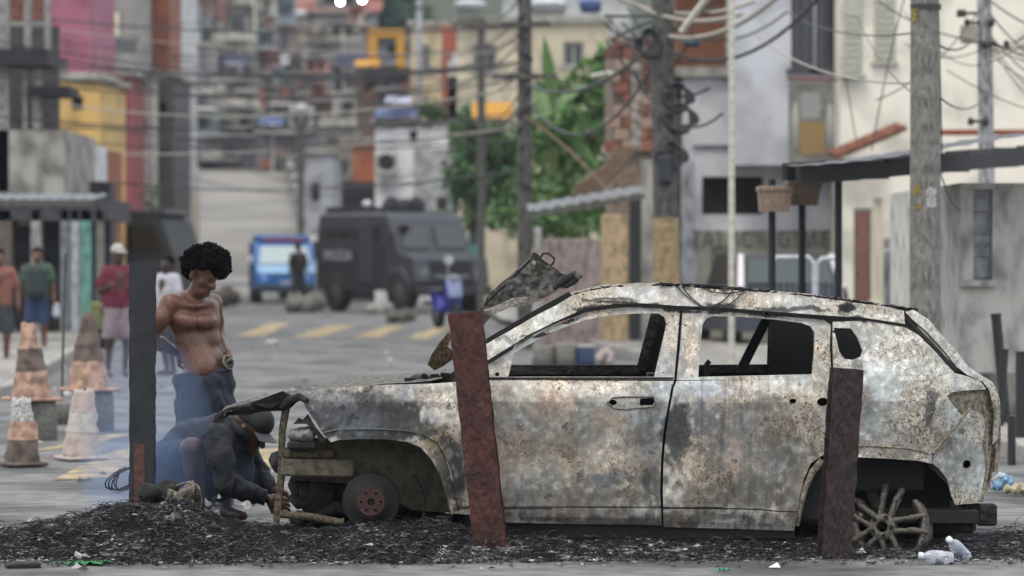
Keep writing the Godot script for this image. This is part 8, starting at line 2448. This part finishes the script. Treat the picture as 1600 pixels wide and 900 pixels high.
	o = thing("cable_closure", "dark bluish cable splice closure hanging beside the bundled pole", "cable closure", Vector3(2.131, 3.995, -45.5))
	put("closure_body", blob([[Vector3(-0.06, 0, 0), Vector3(0.06, -0.01, 0), 0.055, 0.05]], 0.016, 0.02, Vector3.ZERO), mat("closure", Color("2f3a46"), "", Vector3.ONE, 0.6), o)
	m = MB.new()
	m.tube([Vector3(0, 0.04, 0), Vector3(0.0, 0.3, 0)], 0.008, 5)
	put("hanger", m, iron, o)
	# shaggy pole before the green trees
	o = thing("utility_pole", "shaggy dark utility pole hung with cables before the green trees", "utility pole", Vector3(Vector3(0.197, 0.025, -59).x, 0, -59))
	m = MB.new()
	m.tube([Vector3(0, 0, 0), Vector3(0.0, 2.5, 0), Vector3(0.0, 6.2, 0)], [0.12, 0.115, 0.1], 12)
	put("shaft", m, dark, o)
	for k in 9:
		m = MB.new()
		var y := 2.6 + k * 0.33
		var pts := []
		for i in 9:
			pts.append(Vector3(0.1 * cos(k * 2.0 + i * 0.8) + 0.03 * sin(i * 3.0), y + 0.04 * i - 0.14, 0.11 * sin(k + i * 0.7) + 0.04))
		m.tube(pts, 0.03, 5)
		put("cable_wrap", m, wire, o)
	m = MB.new()
	m.bar(Vector3(-0.5, 4.2, 0.12), Vector3(0.5, 4.2, 0.12), 0.07, 0.08)
	m.bar(Vector3(-0.4, 5.0, 0.12), Vector3(0.4, 5.0, 0.12), 0.07, 0.08)
	put("crossarm", m, dark, o)
	for s in [[752, 30, 88.0, 460, 0.09, "thin grey utility pole before the red-brown brick strip"], [265, 110, 146.0, 440, 0.13, "weathered yellow pole at the foot of the hillside houses"], [470, 190, 140.0, 430, 0.12, "plain dark pole beside the climbing street"], [655, 0, 122.0, 300, 0.1, "white pole at the corner of the cream upper house"]]:
		var d: float = s[2]
		o = thing("utility_pole", s[5], "utility pole", Vector3((s[0] - 800.0) / 6000.0 * d, 0, -d))
		var pm: Material = [dark, mat("pole_yellow", Color("a88746"), "mottle", Vector3.ONE), dark, mat("pole_white", Color("b5b8bd"), "mottle", Vector3.ONE)][[752, 265, 470, 655].find(s[0])]
		m = MB.new()
		m.tube([Vector3.ZERO, Vector3(0, 1.5 - (s[1] - 395.0) / 6000.0 * d, 0)], s[4], 9)
		put("shaft", m, pm, o)
		m = MB.new()
		m.bar(Vector3(-0.5, 1.5 - (s[1] + 12.0 - 395.0) / 6000.0 * d, 0.1), Vector3(0.5, 1.5 - (s[1] + 12.0 - 395.0) / 6000.0 * d, 0.1), 0.06, 0.07)
		put("crossarm", m, dark, o)
	m = MB.new()
	m.tube([Vector3(2.458, 0.103, -43) * Vector3(1, 0, 1), Vector3(2.458, 4.617, -43)], 0.036, 10)
	tag(put("white_pipe", m, mat("pvc_white", Color("c6c2b4"), "mottle", Vector3.ONE * 2.0, 0.6)), "straight pale plastic pipe running up before the pale house", "pipe")
	m = MB.new()
	m.tube([Vector3(1.958, 4.059, -44.5), Vector3(2.259, 4.461, -44.3)], 0.04, 9)
	tag(put("slanting_pipe", m, mat("pvc_white", Color.WHITE)), "short pale pipe slanting up from the bundled pole", "pipe")
	m = MB.new()
	m.tube([Vector3(1.176, 4.076, -56), Vector3(1.43, 4.076, -55)], 0.036, 8)
	tag(put("lamp_arm", m, mat("pvc_white", Color.WHITE)), "short white tube sticking out beside the ruined brick house", "pipe")
	# cables: [from, to, sag, radius, label]
	var near := [
		[Vector3(1.802, 4.107, -46), Vector3(3.227, 4.617, -44), 0.25, 0.03, "thick black cable sweeping up from the bundled pole past the pale pipe"],
		[Vector3(1.802, 3.953, -46), Vector3(3.798, 4.832, -43), 0.55, 0.022, "black cable drooping under the brick terrace room"],
		[Vector3(1.763, 4.298, -46), Vector3(3.297, 4.39, -46), 0.3, 0.014, "thin cable over the terrace room roof"],
		[Vector3(1.533, 4.436, -46), Vector3(2.73, 4.329, -45.5), 0.12, 0.03, "pale thick cable loop above the brick terrace room"],
		[Vector3(1.227, 4.567, -46), Vector3(2.913, 4.513, -46), 0.18, 0.026, "pale cable drooping at the picture's top by the bundled pole"],
		[Vector3(2.913, 4.107, -46), Vector3(3.203, 2.869, -31), 0.15, 0.01, "thin cable from the pale house towards the big pole"],
		[Vector3(3.297, 4.375, -46), Vector3(3.253, 3.254, -30.5), 0.12, 0.008, "thin cable crossing the tall dark window"],
		[Vector3(3.96, 4.177, -44), Vector3(3.229, 2.792, -31), 0.1, 0.006, "thin wire down the cream house to the big pole"],
		[Vector3(3.828, 3.517, -44), Vector3(3.942, 2.704, -43.8), 0.05, 0.007, "thin wire hanging down between the cream house's shutters and canopy"],
		[Vector3(4.51, 4.47, -44), Vector3(4.093, 2.665, -43.7), -0.12, 0.009, "slack wire hanging down the cream house to the tiled canopy"],
		[Vector3(3.33, 3.425, -30), Vector3(3.472, 2.223, -31), 0.03, 0.006, "thin wire dangling beside the big pole"],
		[Vector3(3.33, 3.125, -30), Vector3(5.057, 3.994, -41), 0.15, 0.009, "cable between the big pole and the slim pole, the upper one"],
		[Vector3(3.33, 2.725, -30), Vector3(5.057, 3.174, -41), 0.12, 0.008, "cable between the big pole and the slim pole, the lower one"],
		[Vector3(5.091, 4.199, -41), Vector3(5.4, 3.51, -36), 0.1, 0.01, "cable leaving the slim pole at its top"],
		[Vector3(5.091, 4.062, -41), Vector3(5.34, 3.09, -36), 0.12, 0.01, "second cable leaving the slim pole, steeper"],
		[Vector3(5.125, 3.755, -41), Vector3(5.4, 3.33, -36), 0.1, 0.012, "cable leaving the slim pole's middle bracket"],
		[Vector3(5.125, 3.687, -41), Vector3(5.427, 2.703, -37), 0.15, 0.007, "slack thin cable from the slim pole down to the awning's end"],
		[Vector3(4.533, 3.4, -40), Vector3(5.7, 2.798, -38), 0.1, 0.006, "thin cable across the cream wall over the red beam"],
		[Vector3(0.197, 4.106, -59), Vector3(1.763, 4.068, -46), 0.35, 0.026, "cable bundle between the shaggy pole and the bundled pole, the upper one"],
		[Vector3(0.197, 3.909, -59), Vector3(1.763, 3.838, -46), 0.75, 0.02, "cable between the shaggy pole and the bundled pole, sagging lowest"],
		[Vector3(1.447, 4.627, -56), Vector3(1.782, 3.825, -46.5), -0.05, 0.05, "thick grey cable sleeve beside the ruined bricks"],
		[Vector3(0.147, 3.614, -59), Vector3(1.4, 2.387, -56), -0.1, 0.022, "old grey-brown cable trunk falling towards the lean-to roof"],
		[Vector3(3.441, 2.197, -31), Vector3(3.916, 1.857, -33), 0.12, 0.006, "loose wire hanging by the blind niche of the grey house"],
	]
	for c in near:
		m = MB.new()
		m.tube(catenary(c[0], c[1], c[2], 16), c[3], 6)
		tag(put("cable", m, pale if "pale" in c[4] else M.dead_vine if "old" in c[4] or "grey" in c[4] else wire), c[4], "cable")
	var r := RandomNumberGenerator.new()
	r.seed = 88
	var lefts := [[-20, 30], [-20, 60], [-20, 120], [-20, 165], [-20, 196], [-20, 232], [-20, 18], [-20, 90], [-20, 140], [-20, 212], [-20, 250], [-20, 105], [130, 140], [-20, 44], [-20, 180], [-20, 72]]
	for i in lefts.size():
		var a: Array = lefts[i]
		var d0 := r.randf_range(62.0, 90.0)
		var d1 := r.randf_range(60.0, 88.0)
		var rise := r.randf_range(-40, 50)
		var p := Vector3((a[0] - 800.0) / 6000.0 * d0, 1.5 - (a[1] - 395.0) / 6000.0 * d0, -d0)
		var y1: float = a[1] + rise
		var q := Vector3((r.randf_range(815, 835) - 800.0) / 6000.0 * d1, 1.5 - (y1 - 395.0) / 6000.0 * d1, -d1)
		m = MB.new()
		m.tube(catenary(p, q, r.randf_range(0.1, 0.6), 20), r.randf_range(0.011, 0.02), 5)
		tag(put("street_cable", m, wire if r.randf() < 0.85 else pale), "thin overhead cable strung across the street before the hillside", "cable", "cables strung across the street")
	for i in 26:
		var d0 := r.randf_range(90.0, 135.0)
		var x0 := r.randf_range(120, 330)
		var y0 := r.randf_range(30, 240)
		var p := Vector3((x0 - 800.0) / 6000.0 * d0, 1.5 - (y0 - 395.0) / 6000.0 * d0, -d0)
		var q := Vector3((r.randf_range(620, 770) - 800.0) / 6000.0 * d0, 1.5 - (y0 + r.randf_range(-60, 60) - 395.0) / 6000.0 * d0, -d0 + 4.0)
		m = MB.new()
		m.tube(catenary(p, q, r.randf_range(0.2, 0.9), 16), 0.013, 5)
		tag(put("street_cable", m, wire), "thin overhead cable strung across the street before the hillside", "cable", "cables strung across the street")
	for i in 12:  # the tangle about the bundled pole
		var p := Vector3((r.randf_range(940, 1030) - 800.0) / 6000.0 * 47.0, 1.5 - (r.randf_range(10, 120) - 395.0) / 6000.0 * 47.0, -47.0 + r.randf_range(-0.3, 0.4))
		var q := Vector3((r.randf_range(1035, 1130) - 800.0) / 6000.0 * 46.0, 1.5 - (r.randf_range(10, 200) - 395.0) / 6000.0 * 46.0, -46.0 + r.randf_range(-0.2, 0.4))
		m = MB.new()
		m.tube(catenary(p, q, r.randf_range(-0.1, 0.45), 12), r.randf_range(0.008, 0.018), 5)
		tag(put("loose_cable", m, wire), "loose loop in the cable tangle about the bundled pole", "cable", "loose cables about the bundled pole")
	for i in 12:  # thin wires about the slim pole
		var p := Vector3((1541.0 - 800.0) / 6000.0 * 41.0, 1.5 - (r.randf_range(-5, 110) - 395.0) / 6000.0 * 41.0, -41.0)
		var x1 := r.randf_range(1610, 1700) if i % 3 else r.randf_range(1330, 1440)
		var q := Vector3((x1 - 800.0) / 6000.0 * 40.0, 1.5 - (r.randf_range(-20, 215) - 395.0) / 6000.0 * 40.0, -40.0)
		m = MB.new()
		m.tube(catenary(p, q, r.randf_range(0.03, 0.2), 12), r.randf_range(0.004, 0.008), 4)
		tag(put("thin_wire", m, wire), "thin wire running from the slim pole across the cream wall", "wire", "thin wires from the slim pole")
	for i in 9:
		var y0 := -30.0 + i * 24.0 + r.randf_range(-10, 10)
		m = MB.new()
		m.tube(catenary(Vector3((820.0 - 800.0) / 6000.0 * 59.0, 1.5 - (y0 - 395.0) / 6000.0 * 59.0, -59.0), Vector3((r.randf_range(655, 760) - 800.0) / 6000.0 * 100.0, 1.5 - (y0 + r.randf_range(10, 90) - 395.0) / 6000.0 * 100.0, -100.0), r.randf_range(0.1, 0.5), 14), r.randf_range(0.012, 0.02), 5)
		tag(put("street_cable", m, wire), "thin cable from the shaggy pole to the far houses", "cable", "cables from the shaggy pole to the far houses")



# ------------------------------------------------------------------ vehicles down the street
func wheel_part(o: Node3D, at: Vector3, r: float, w: float, axis_x := true) -> void:
	var b := Basis(Vector3(0, 1, 0), Vector3(1, 0, 0), Vector3(0, 0, -1)) if axis_x else Basis(Vector3(1, 0, 0), Vector3(0, 0, 1), Vector3(0, -1, 0))
	var m := MB.new()
	m.lathe([Vector2(r * 0.6, -w * 0.5), Vector2(r * 0.93, -w * 0.5), Vector2(r, -w * 0.36), Vector2(r, w * 0.36), Vector2(r * 0.93, w * 0.5), Vector2(r * 0.6, w * 0.5)], Transform3D(b, at), 22)
	var wh := put("wheel", m, mat("tyre", Color("1c1c1d"), "", Vector3.ONE, 0.9), o)
	m = MB.new()
	m.lathe([Vector2(0.0, -w * 0.3), Vector2(r * 0.6, -w * 0.42), Vector2(r * 0.6, w * 0.42), Vector2(0.0, w * 0.3)], Transform3D(b, at), 18)
	put("rim", m, mat("rim_grey", Color("4c4c4e"), "", Vector3.ONE, 0.5, 0.3), wh)


func sheet_quad(o: Node3D, called: String, pts: Array, m: Material, t := 0.03) -> MeshInstance3D:
	var mb := MB.new()
	var nrm: Vector3 = (pts[1] - pts[0]).cross(pts[2] - pts[0]).normalized() * t
	for k in pts.size() - 2:
		mb.tri3(pts[0] + nrm, pts[k + 1] + nrm, pts[k + 2] + nrm)
	for k in pts.size():
		var a: Vector3 = pts[k]
		var b: Vector3 = pts[(k + 1) % pts.size()]
		mb.quad(a, b, b + nrm, a + nrm)
	return put(called, mb, m, o)


func build_vehicles() -> void:
	# armoured police truck: front towards the camera's side, nose +z
	var black := mat("armour_black", Color("282a30"), "mottle", Vector3.ONE * 0.8, 0.6)
	var black2 := mat("armour_edge", Color("393b42"), "mottle", Vector3.ONE, 0.55)
	var deep := mat("armour_deep", Color("17181a"), "", Vector3.ONE, 0.7)
	var o := thing("armoured_truck", "black armoured police truck with slit windows and roof gear", "armoured truck", Vector3(Vector3(-2.486, -0.052, -95).x, 0.01, -96.5), 0.58)
	var m := MB.new()
	m.prism([Vector2(-1.1, 0.55), Vector2(1.1, 0.55), Vector2(1.13, 1.5), Vector2(1.02, 2.42), Vector2(0.9, 2.52), Vector2(-0.9, 2.52), Vector2(-1.02, 2.42), Vector2(-1.13, 1.5)], func(p, t): return Vector3(p.x, p.y, t), -2.9, 0.35)
	put("body", m, black, o)
	m = MB.new()
	m.prism([Vector2(0.35, 0.6), Vector2(1.75, 0.6), Vector2(1.85, 0.8), Vector2(1.75, 1.35), Vector2(1.02, 1.5), Vector2(0.55, 2.35), Vector2(0.35, 2.5)], func(p, t): return Vector3(t, p.y, p.x), -1.08, 1.08)
	put("cab", m, black2, o)
	for s in [-1, 1]:
		sheet_quad(o, "windscreen", [Vector3(s * 0.52 - 0.4, 1.6, 0.985), Vector3(s * 0.52 + 0.4, 1.6, 0.985), Vector3(s * 0.5 + 0.36, 2.15, 0.68), Vector3(s * 0.5 - 0.36, 2.15, 0.68)], glass_mat(), 0.03)
		m = MB.new()
		m.span(Vector3(s * 1.12 - 0.03, 1.75, -0.5), Vector3(s * 1.12 + 0.03, 2.15, 0.1), 0.01)
		put("side_window", m, deep, o)
		m = MB.new()
		m.lathe([Vector2(0, 0.02), Vector2(0.12, 0.02), Vector2(0.14, 0.0)], Transform3D(Basis(Vector3(1, 0, 0), Vector3(0, 0, 1), Vector3(0, -1, 0)), Vector3(s * 0.8, 0.98, 1.82)), 14)
		put("headlight", m, mat("truck_lamp", Color("55575a"), "", Vector3.ONE, 0.3), o)
		m = MB.new()
		m.box(Vector3(s * 1.2, 1.85, 0.95), Vector3(0.16, 0.3, 0.06), Basis(), 0.02)
		m.tube([Vector3(s * 1.05, 1.6, 0.8), Vector3(s * 1.2, 1.75, 0.95)], 0.02, 5)
		put("mirror", m, deep, o)
		m = MB.new()
		m.tube([Vector3(s * 1.0, 0.55, 0.4), Vector3(s * 1.08, 1.0, 0.75), Vector3(s * 1.08, 1.05, 1.25), Vector3(s * 1.0, 0.6, 1.65)], [0.06, 0.09, 0.09, 0.06], 8)
		put("mudguard", m, black2, o)
	m = MB.new()
	for k in 5:
		m.span(Vector3(-0.6, 0.78 + k * 0.11, 1.79), Vector3(0.6, 0.84 + k * 0.11, 1.87))
	put("grille", m, deep, o)
	m = MB.new()
	m.box(Vector3(0, 0.55, 1.9), Vector3(2.2, 0.24, 0.16), Basis(), 0.03)
	put("bumper", m, deep, o)
	for k in 3:
		m = MB.new()
		m.span(Vector3(-1.125, 1.9, -2.6 + k * 0.7), Vector3(-1.07, 2.12, -2.15 + k * 0.7), 0.01)
		put("gun_slit", m, deep, o)
	m = MB.new()
	m.span(Vector3(-1.155, 0.75, -0.75), Vector3(-1.1, 2.25, -0.1), 0.01)
	put("door", m, black2, o)
	m = MB.new()
	m.lathe([Vector2(0.55, 2.5), Vector2(0.55, 2.75), Vector2(0.45, 2.84), Vector2(0, 2.86)], Transform3D(Basis(), Vector3(0.1, 0, -0.6)), 14)
	put("roof_turret", m, deep, o)
	m = MB.new()
	m.span(Vector3(-0.9, 2.52, -2.8), Vector3(0.9, 2.66, -1.4), 0.02)
	for k in 9:
		m.box(Vector3(-0.8 + k * 0.2, 2.62 + 0.06 * (k % 3), 0.1 - 0.25 * (k % 4)), Vector3(0.22, 0.22 + 0.05 * (k % 3), 0.22), Basis(), 0.03)
	put("roof_gear", m, deep, o)
	m = MB.new()
	m.lathe([Vector2(0.0, 0.0), Vector2(0.12, 0.0), Vector2(0.1, 0.14), Vector2(0.0, 0.16)], Transform3D(Basis(), Vector3(-0.75, 2.66, -1.0)), 12)
	put("beacon", m, mat("beacon_white", Color("b8bcc0"), "", Vector3.ONE, 0.4), o)
	for s in [Vector3(-1.0, 0.5, 1.1), Vector3(1.0, 0.5, 1.1), Vector3(-1.0, 0.5, -2.0), Vector3(1.0, 0.5, -2.0)]:
		wheel_part(o, s, 0.5, 0.32)
	var tm := TextMesh.new()
	var font := SystemFont.new()
	font.font_names = PackedStringArray(["Droid Sans"])
	font.font_weight = 700
	tm.font = font
	tm.text = "POLÍCIA"
	tm.font_size = 32
	tm.pixel_size = 0.011
	tm.depth = 0.012
	var tl := put("lettering", tm, mat("letter_grey", Color("8a8c92"), "", Vector3.ONE, 0.7), o)
	tl.position = Vector3(-1.14, 1.42, -1.8)
	tl.rotation.y = -PI / 2
	# second dark armoured car by the shop
	o = thing("dark_armoured_car", "second dark armoured car half hidden beyond the shop awning", "armoured car", Vector3(Vector3(-9.604, 0.112, -98).x, 0.01, -100), -0.1)
	m = MB.new()
	m.prism([Vector2(-1.1, 0.5), Vector2(1.1, 0.5), Vector2(1.12, 1.4), Vector2(0.8, 2.35), Vector2(0.7, 2.45), Vector2(-0.9, 2.45), Vector2(-1.0, 2.35), Vector2(-1.12, 1.4)], func(p, t): return Vector3(p.x, p.y, t), -2.5, 1.6)
	put("body", m, mat("car_dark", Color("2c3236"), "mottle", Vector3.ONE, 0.6), o)
	sheet_quad(o, "windscreen", [Vector3(-0.85, 1.5, 1.62), Vector3(0.85, 1.5, 1.62), Vector3(0.62, 2.2, 1.62), Vector3(-0.72, 2.2, 1.62)], glass_mat(), 0.03)
	m = MB.new()
	m.span(Vector3(-1.0, 2.45, -2.0), Vector3(0.9, 2.58, 1.5), 0.03)
	put("roof_rack", m, black2, o)
	m = MB.new()
	m.box(Vector3(0, 0.55, 1.7), Vector3(2.2, 0.3, 0.2), Basis(), 0.04)
	put("bumper", m, deep, o)
	for s in [Vector3(-0.95, 0.45, 1.0), Vector3(0.95, 0.45, 1.0), Vector3(-0.95, 0.45, -1.7), Vector3(0.95, 0.45, -1.7)]:
		wheel_part(o, s, 0.45, 0.3)
	# blue and white van facing the camera
	var blue := mat("van_blue", Color("2f6fb4"), "mottle", Vector3.ONE, 0.35)
	var sky := mat("van_sky", Color("8fb8dc"), "mottle", Vector3.ONE, 0.35)
	o = thing("blue_van", "bright blue van with pale windscreen and red-lettered roof board facing the camera", "van", Vector3(Vector3(-6.832, -0.012, -112).x, 0.01, -114), 0.12)
	m = MB.new()
	m.prism([Vector2(1.75, 0.42), Vector2(1.8, 0.9), Vector2(1.45, 1.12), Vector2(0.85, 1.72), Vector2(0.6, 1.8), Vector2(-2.3, 1.8), Vector2(-2.4, 0.42)], func(p, t): return Vector3(t, p.y, p.x), -0.86, 0.86)
	put("body", m, blue, o)
	sheet_quad(o, "bonnet", [Vector3(-0.8, 0.88, 1.8), Vector3(0.8, 0.88, 1.8), Vector3(0.78, 1.12, 1.48), Vector3(-0.78, 1.12, 1.48)], sky, 0.02)
	sheet_quad(o, "windscreen", [Vector3(-0.76, 1.16, 1.43), Vector3(0.76, 1.16, 1.43), Vector3(0.68, 1.68, 0.91), Vector3(-0.68, 1.68, 0.91)], mat("van_glass", Color("9aa6a6"), "", Vector3.ONE, 0.15), 0.02)
	m = MB.new()
	m.span(Vector3(-0.78, 1.8, -1.6), Vector3(0.78, 2.02, 0.7), 0.05)
	put("roof_board", m, mat("van_roof", Color("3d74ae"), "mottle", Vector3.ONE, 0.5), o)
	m = MB.new()
	m.span(Vector3(-0.6, 1.84, 0.705), Vector3(0.6, 1.93, 0.715))
	put("red_lettering_strip", m, mat("van_red", Color("a85a6a"), "mottle", Vector3.ONE * 4.0), o)
	m = MB.new()
	m.box(Vector3(0, 0.45, 1.82), Vector3(1.75, 0.24, 0.14), Basis(), 0.04)
	put("bumper", m, mat("van_bumper", Color("1e2a40"), "", Vector3.ONE, 0.6), o)
	m = MB.new()
	m.box(Vector3(0.1, 0.62, 1.83), Vector3(0.5, 0.14, 0.03), Basis(), 0.01)
	put("number_plate", m, mat("plate", Color("7f8aa0"), "", Vector3.ONE, 0.6), o)
	for s in [-1, 1]:
		m = MB.new()
		m.lathe([Vector2(0, 0.04), Vector2(0.1, 0.02), Vector2(0.13, 0.0)], Transform3D(Basis(Vector3(1, 0, 0), Vector3(0, 0, 1), Vector3(0, -1, 0)), Vector3(s * 0.62, 0.72, 1.79)), 14)
		put("headlight", m, mat("van_lamp", Color("5c84c4"), "", Vector3.ONE, 0.2), o)
		m = MB.new()
		m.box(Vector3(s * 1.0, 1.3, 1.3), Vector3(0.16, 0.22, 0.07), Basis(), 0.03)
		m.tube([Vector3(s * 0.82, 1.2, 1.3), Vector3(s * 1.0, 1.28, 1.3)], 0.02, 5)
		put("mirror", m, mat("van_mirror", Color("a9b0ba"), "", Vector3.ONE, 0.5), o)
	for s in [Vector3(-0.76, 0.31, 1.15), Vector3(0.76, 0.31, 1.15), Vector3(-0.76, 0.31, -1.5), Vector3(0.76, 0.31, -1.5)]:
		wheel_part(o, s, 0.31, 0.2)
	# white van behind it
	o = thing("white_van", "white van half hidden between the blue van and the armoured truck", "van", Vector3(Vector3(-6.547, -0.025, -122).x, 0.01, -123), 0.1)
	m = MB.new()
	m.prism([Vector2(1.5, 0.35), Vector2(1.55, 0.9), Vector2(1.2, 1.15), Vector2(0.75, 2.0), Vector2(-2.3, 2.05), Vector2(-2.4, 0.35)], func(p, t): return Vector3(t, p.y, p.x), -0.85, 0.85)
	put("body", m, mat("van_white", Color("b9bcc0"), "mottle", Vector3.ONE, 0.4), o)
	sheet_quad(o, "windscreen", [Vector3(-0.75, 1.2, 1.19), Vector3(0.75, 1.2, 1.19), Vector3(0.68, 1.85, 0.84), Vector3(-0.68, 1.85, 0.84)], glass_mat(), 0.02)
	for s in [Vector3(-0.76, 0.31, 1.0), Vector3(0.76, 0.31, 1.0), Vector3(-0.76, 0.31, -1.5), Vector3(0.76, 0.31, -1.5)]:
		wheel_part(o, s, 0.31, 0.2)
	# dark hatchback behind the crowd barrier
	o = thing("parked_car", "dark-roofed pale hatchback parked behind the crowd barriers", "car", Vector3(Vector3(4.176, -0.288, -58).x, 0.01, -58), 0.15)
	m = MB.new()
	m.prism([Vector2(-0.86, 0.3), Vector2(0.86, 0.3), Vector2(0.88, 0.85), Vector2(0.84, 0.98), Vector2(-0.84, 0.98), Vector2(-0.88, 0.85)], func(p, t): return Vector3(p.x, p.y, t), -3.6, 0.2)
	put("body", m, mat("hatch_pale", Color("3a3e4a"), "mottle", Vector3.ONE, 0.35), o)
	m = MB.new()
	m.prism([Vector2(0.16, 0.98), Vector2(-0.2, 1.42), Vector2(-0.4, 1.47), Vector2(-1.7, 1.46), Vector2(-2.5, 0.98)], func(p, t): return Vector3(t, p.y, p.x), -0.76, 0.76)
	put("cabin", m, mat("hatch_dark", Color("232428"), "", Vector3.ONE, 0.3), o)
	sheet_quad(o, "rear_window", [Vector3(-0.66, 1.02, 0.14), Vector3(0.66, 1.02, 0.14), Vector3(0.6, 1.38, -0.16), Vector3(-0.6, 1.38, -0.16)], mat("hatch_glass", Color("2c3838"), "", Vector3.ONE, 0.4), 0.02)
	for s in [-1, 1]:
		sheet_quad(o, "rear_pillar", [Vector3(s * 0.78 - 0.05, 0.95, 0.17), Vector3(s * 0.78 + 0.05, 0.95, 0.17), Vector3(s * 0.7 + 0.04, 1.45, -0.2), Vector3(s * 0.7 - 0.04, 1.45, -0.2)], mat("pillar_white", Color("c4c0c0"), "", Vector3.ONE, 0.3), 0.04)
		m = MB.new()
		m.box(Vector3(s * 0.76, 0.8, 0.2), Vector3(0.16, 0.26, 0.05), Basis(), 0.02)
		put("tail_light", m, mat("tail_red", Color("4c2026"), "", Vector3.ONE, 0.3), o)
	for s in [Vector3(-0.76, 0.3, -0.5), Vector3(0.76, 0.3, -0.5), Vector3(-0.76, 0.3, -2.9), Vector3(0.76, 0.3, -2.9)]:
		wheel_part(o, s, 0.3, 0.19)
	# crowd barriers of pale tube
	var tube := mat("barrier_tube", Color("c4c7cd"), "mottle", Vector3.ONE * 2.0, 0.4)
	var nn := 0
	for s in [[1206, 1272, 402, 42.0, "pale tubular crowd barrier with thin bars in front of the hatchback, the wider one"], [1276, 1314, 404, 42.2, "narrow pale tubular crowd barrier next to the wider one"]]:
		var d: float = s[3]
		var x0: float = (s[0] - 800.0) / 6000.0 * d
		var x1: float = (s[1] - 800.0) / 6000.0 * d
		var y1: float = 1.5 - (s[2] - 395.0) / 6000.0 * d
		var b := thing("crowd_barrier", s[4], "barrier", Vector3(x0, 0, -d), 0.0, "tubular crowd barriers")
		var w := x1 - x0
		m = MB.new()
		m.tube([Vector3(0, 0, 0), Vector3(0, y1 - 0.06, 0), Vector3(0.06, y1, 0), Vector3(w - 0.06, y1, 0), Vector3(w, y1 - 0.06, 0), Vector3(w, 0, 0)], 0.024, 8)
		m.tube([Vector3(0, 0.25, 0), Vector3(w, 0.25, 0)], 0.015, 6)
		put("frame", m, tube, b)
		var nb := int(w / 0.075)
		for k in nb:
			m = MB.new()
			m.tube([Vector3(w * (k + 1) / (nb + 1), 0.25, 0), Vector3(w * (k + 1) / (nb + 1), y1, 0)], 0.007, 5)
			put("bar", m, mat("bar_dark", Color("5c626c"), "", Vector3.ONE, 0.5), b)
		nn += 1
	# scooter
	o = thing("scooter", "blue and white motor scooter with a round mirror near the armoured truck", "scooter", Vector3(Vector3(-1.292, 0.018, -76).x, 0.01, -76), 0.35)
	m = MB.new()
	m.prism([Vector2(0.42, 0.35), Vector2(0.5, 0.75), Vector2(0.36, 0.98), Vector2(0.28, 0.9), Vector2(0.3, 0.45), Vector2(-0.1, 0.3), Vector2(-0.5, 0.55), Vector2(-0.62, 0.72), Vector2(-0.2, 0.68), Vector2(-0.05, 0.42)], func(p, t): return Vector3(t, p.y, p.x), -0.16, 0.16)
	put("body", m, mat("scooter_blue", Color("4b4fa8"), "mottle", Vector3.ONE, 0.35), o)
	m = MB.new()
	m.box(Vector3(0, 0.8, 0.46), Vector3(0.3, 0.42, 0.08), Basis(Vector3.RIGHT, -0.25), 0.03)
	put("front_shield", m, mat("scooter_white", Color("9aa6cc"), "mottle", Vector3.ONE, 0.35), o)
	m = MB.new()
	m.box(Vector3(0, 0.74, -0.35), Vector3(0.26, 0.1, 0.6), Basis(), 0.04)
	put("saddle", m, deep, o)
	m = MB.new()
	m.tube([Vector3(-0.34, 1.04, 0.3), Vector3(-0.1, 1.0, 0.36), Vector3(0.1, 1.0, 0.36), Vector3(0.34, 1.04, 0.3)], 0.02, 6)
	m.box(Vector3(0, 0.98, 0.42), Vector3(0.26, 0.16, 0.14), Basis(), 0.05)
	put("handlebar", m, wall_mat("8f9096", "mottle"), o)
	m = MB.new()
	m.tube([Vector3(-0.1, 1.02, 0.34), Vector3(-0.08, 1.26, 0.34)], 0.01, 5)
	m.lathe([Vector2(0, 0.015), Vector2(0.09, 0.015), Vector2(0.1, 0.0), Vector2(0.0, -0.02)], Transform3D(Basis(Vector3(1, 0, 0), Vector3(0, 0, 1), Vector3(0, -1, 0)), Vector3(-0.08, 1.34, 0.34)), 14)
	put("mirror", m, mat("tank_white", Color.WHITE), o)
	wheel_part(o, Vector3(0, 0.25, 0.55), 0.25, 0.11)
	wheel_part(o, Vector3(0, 0.25, -0.5), 0.25, 0.12)
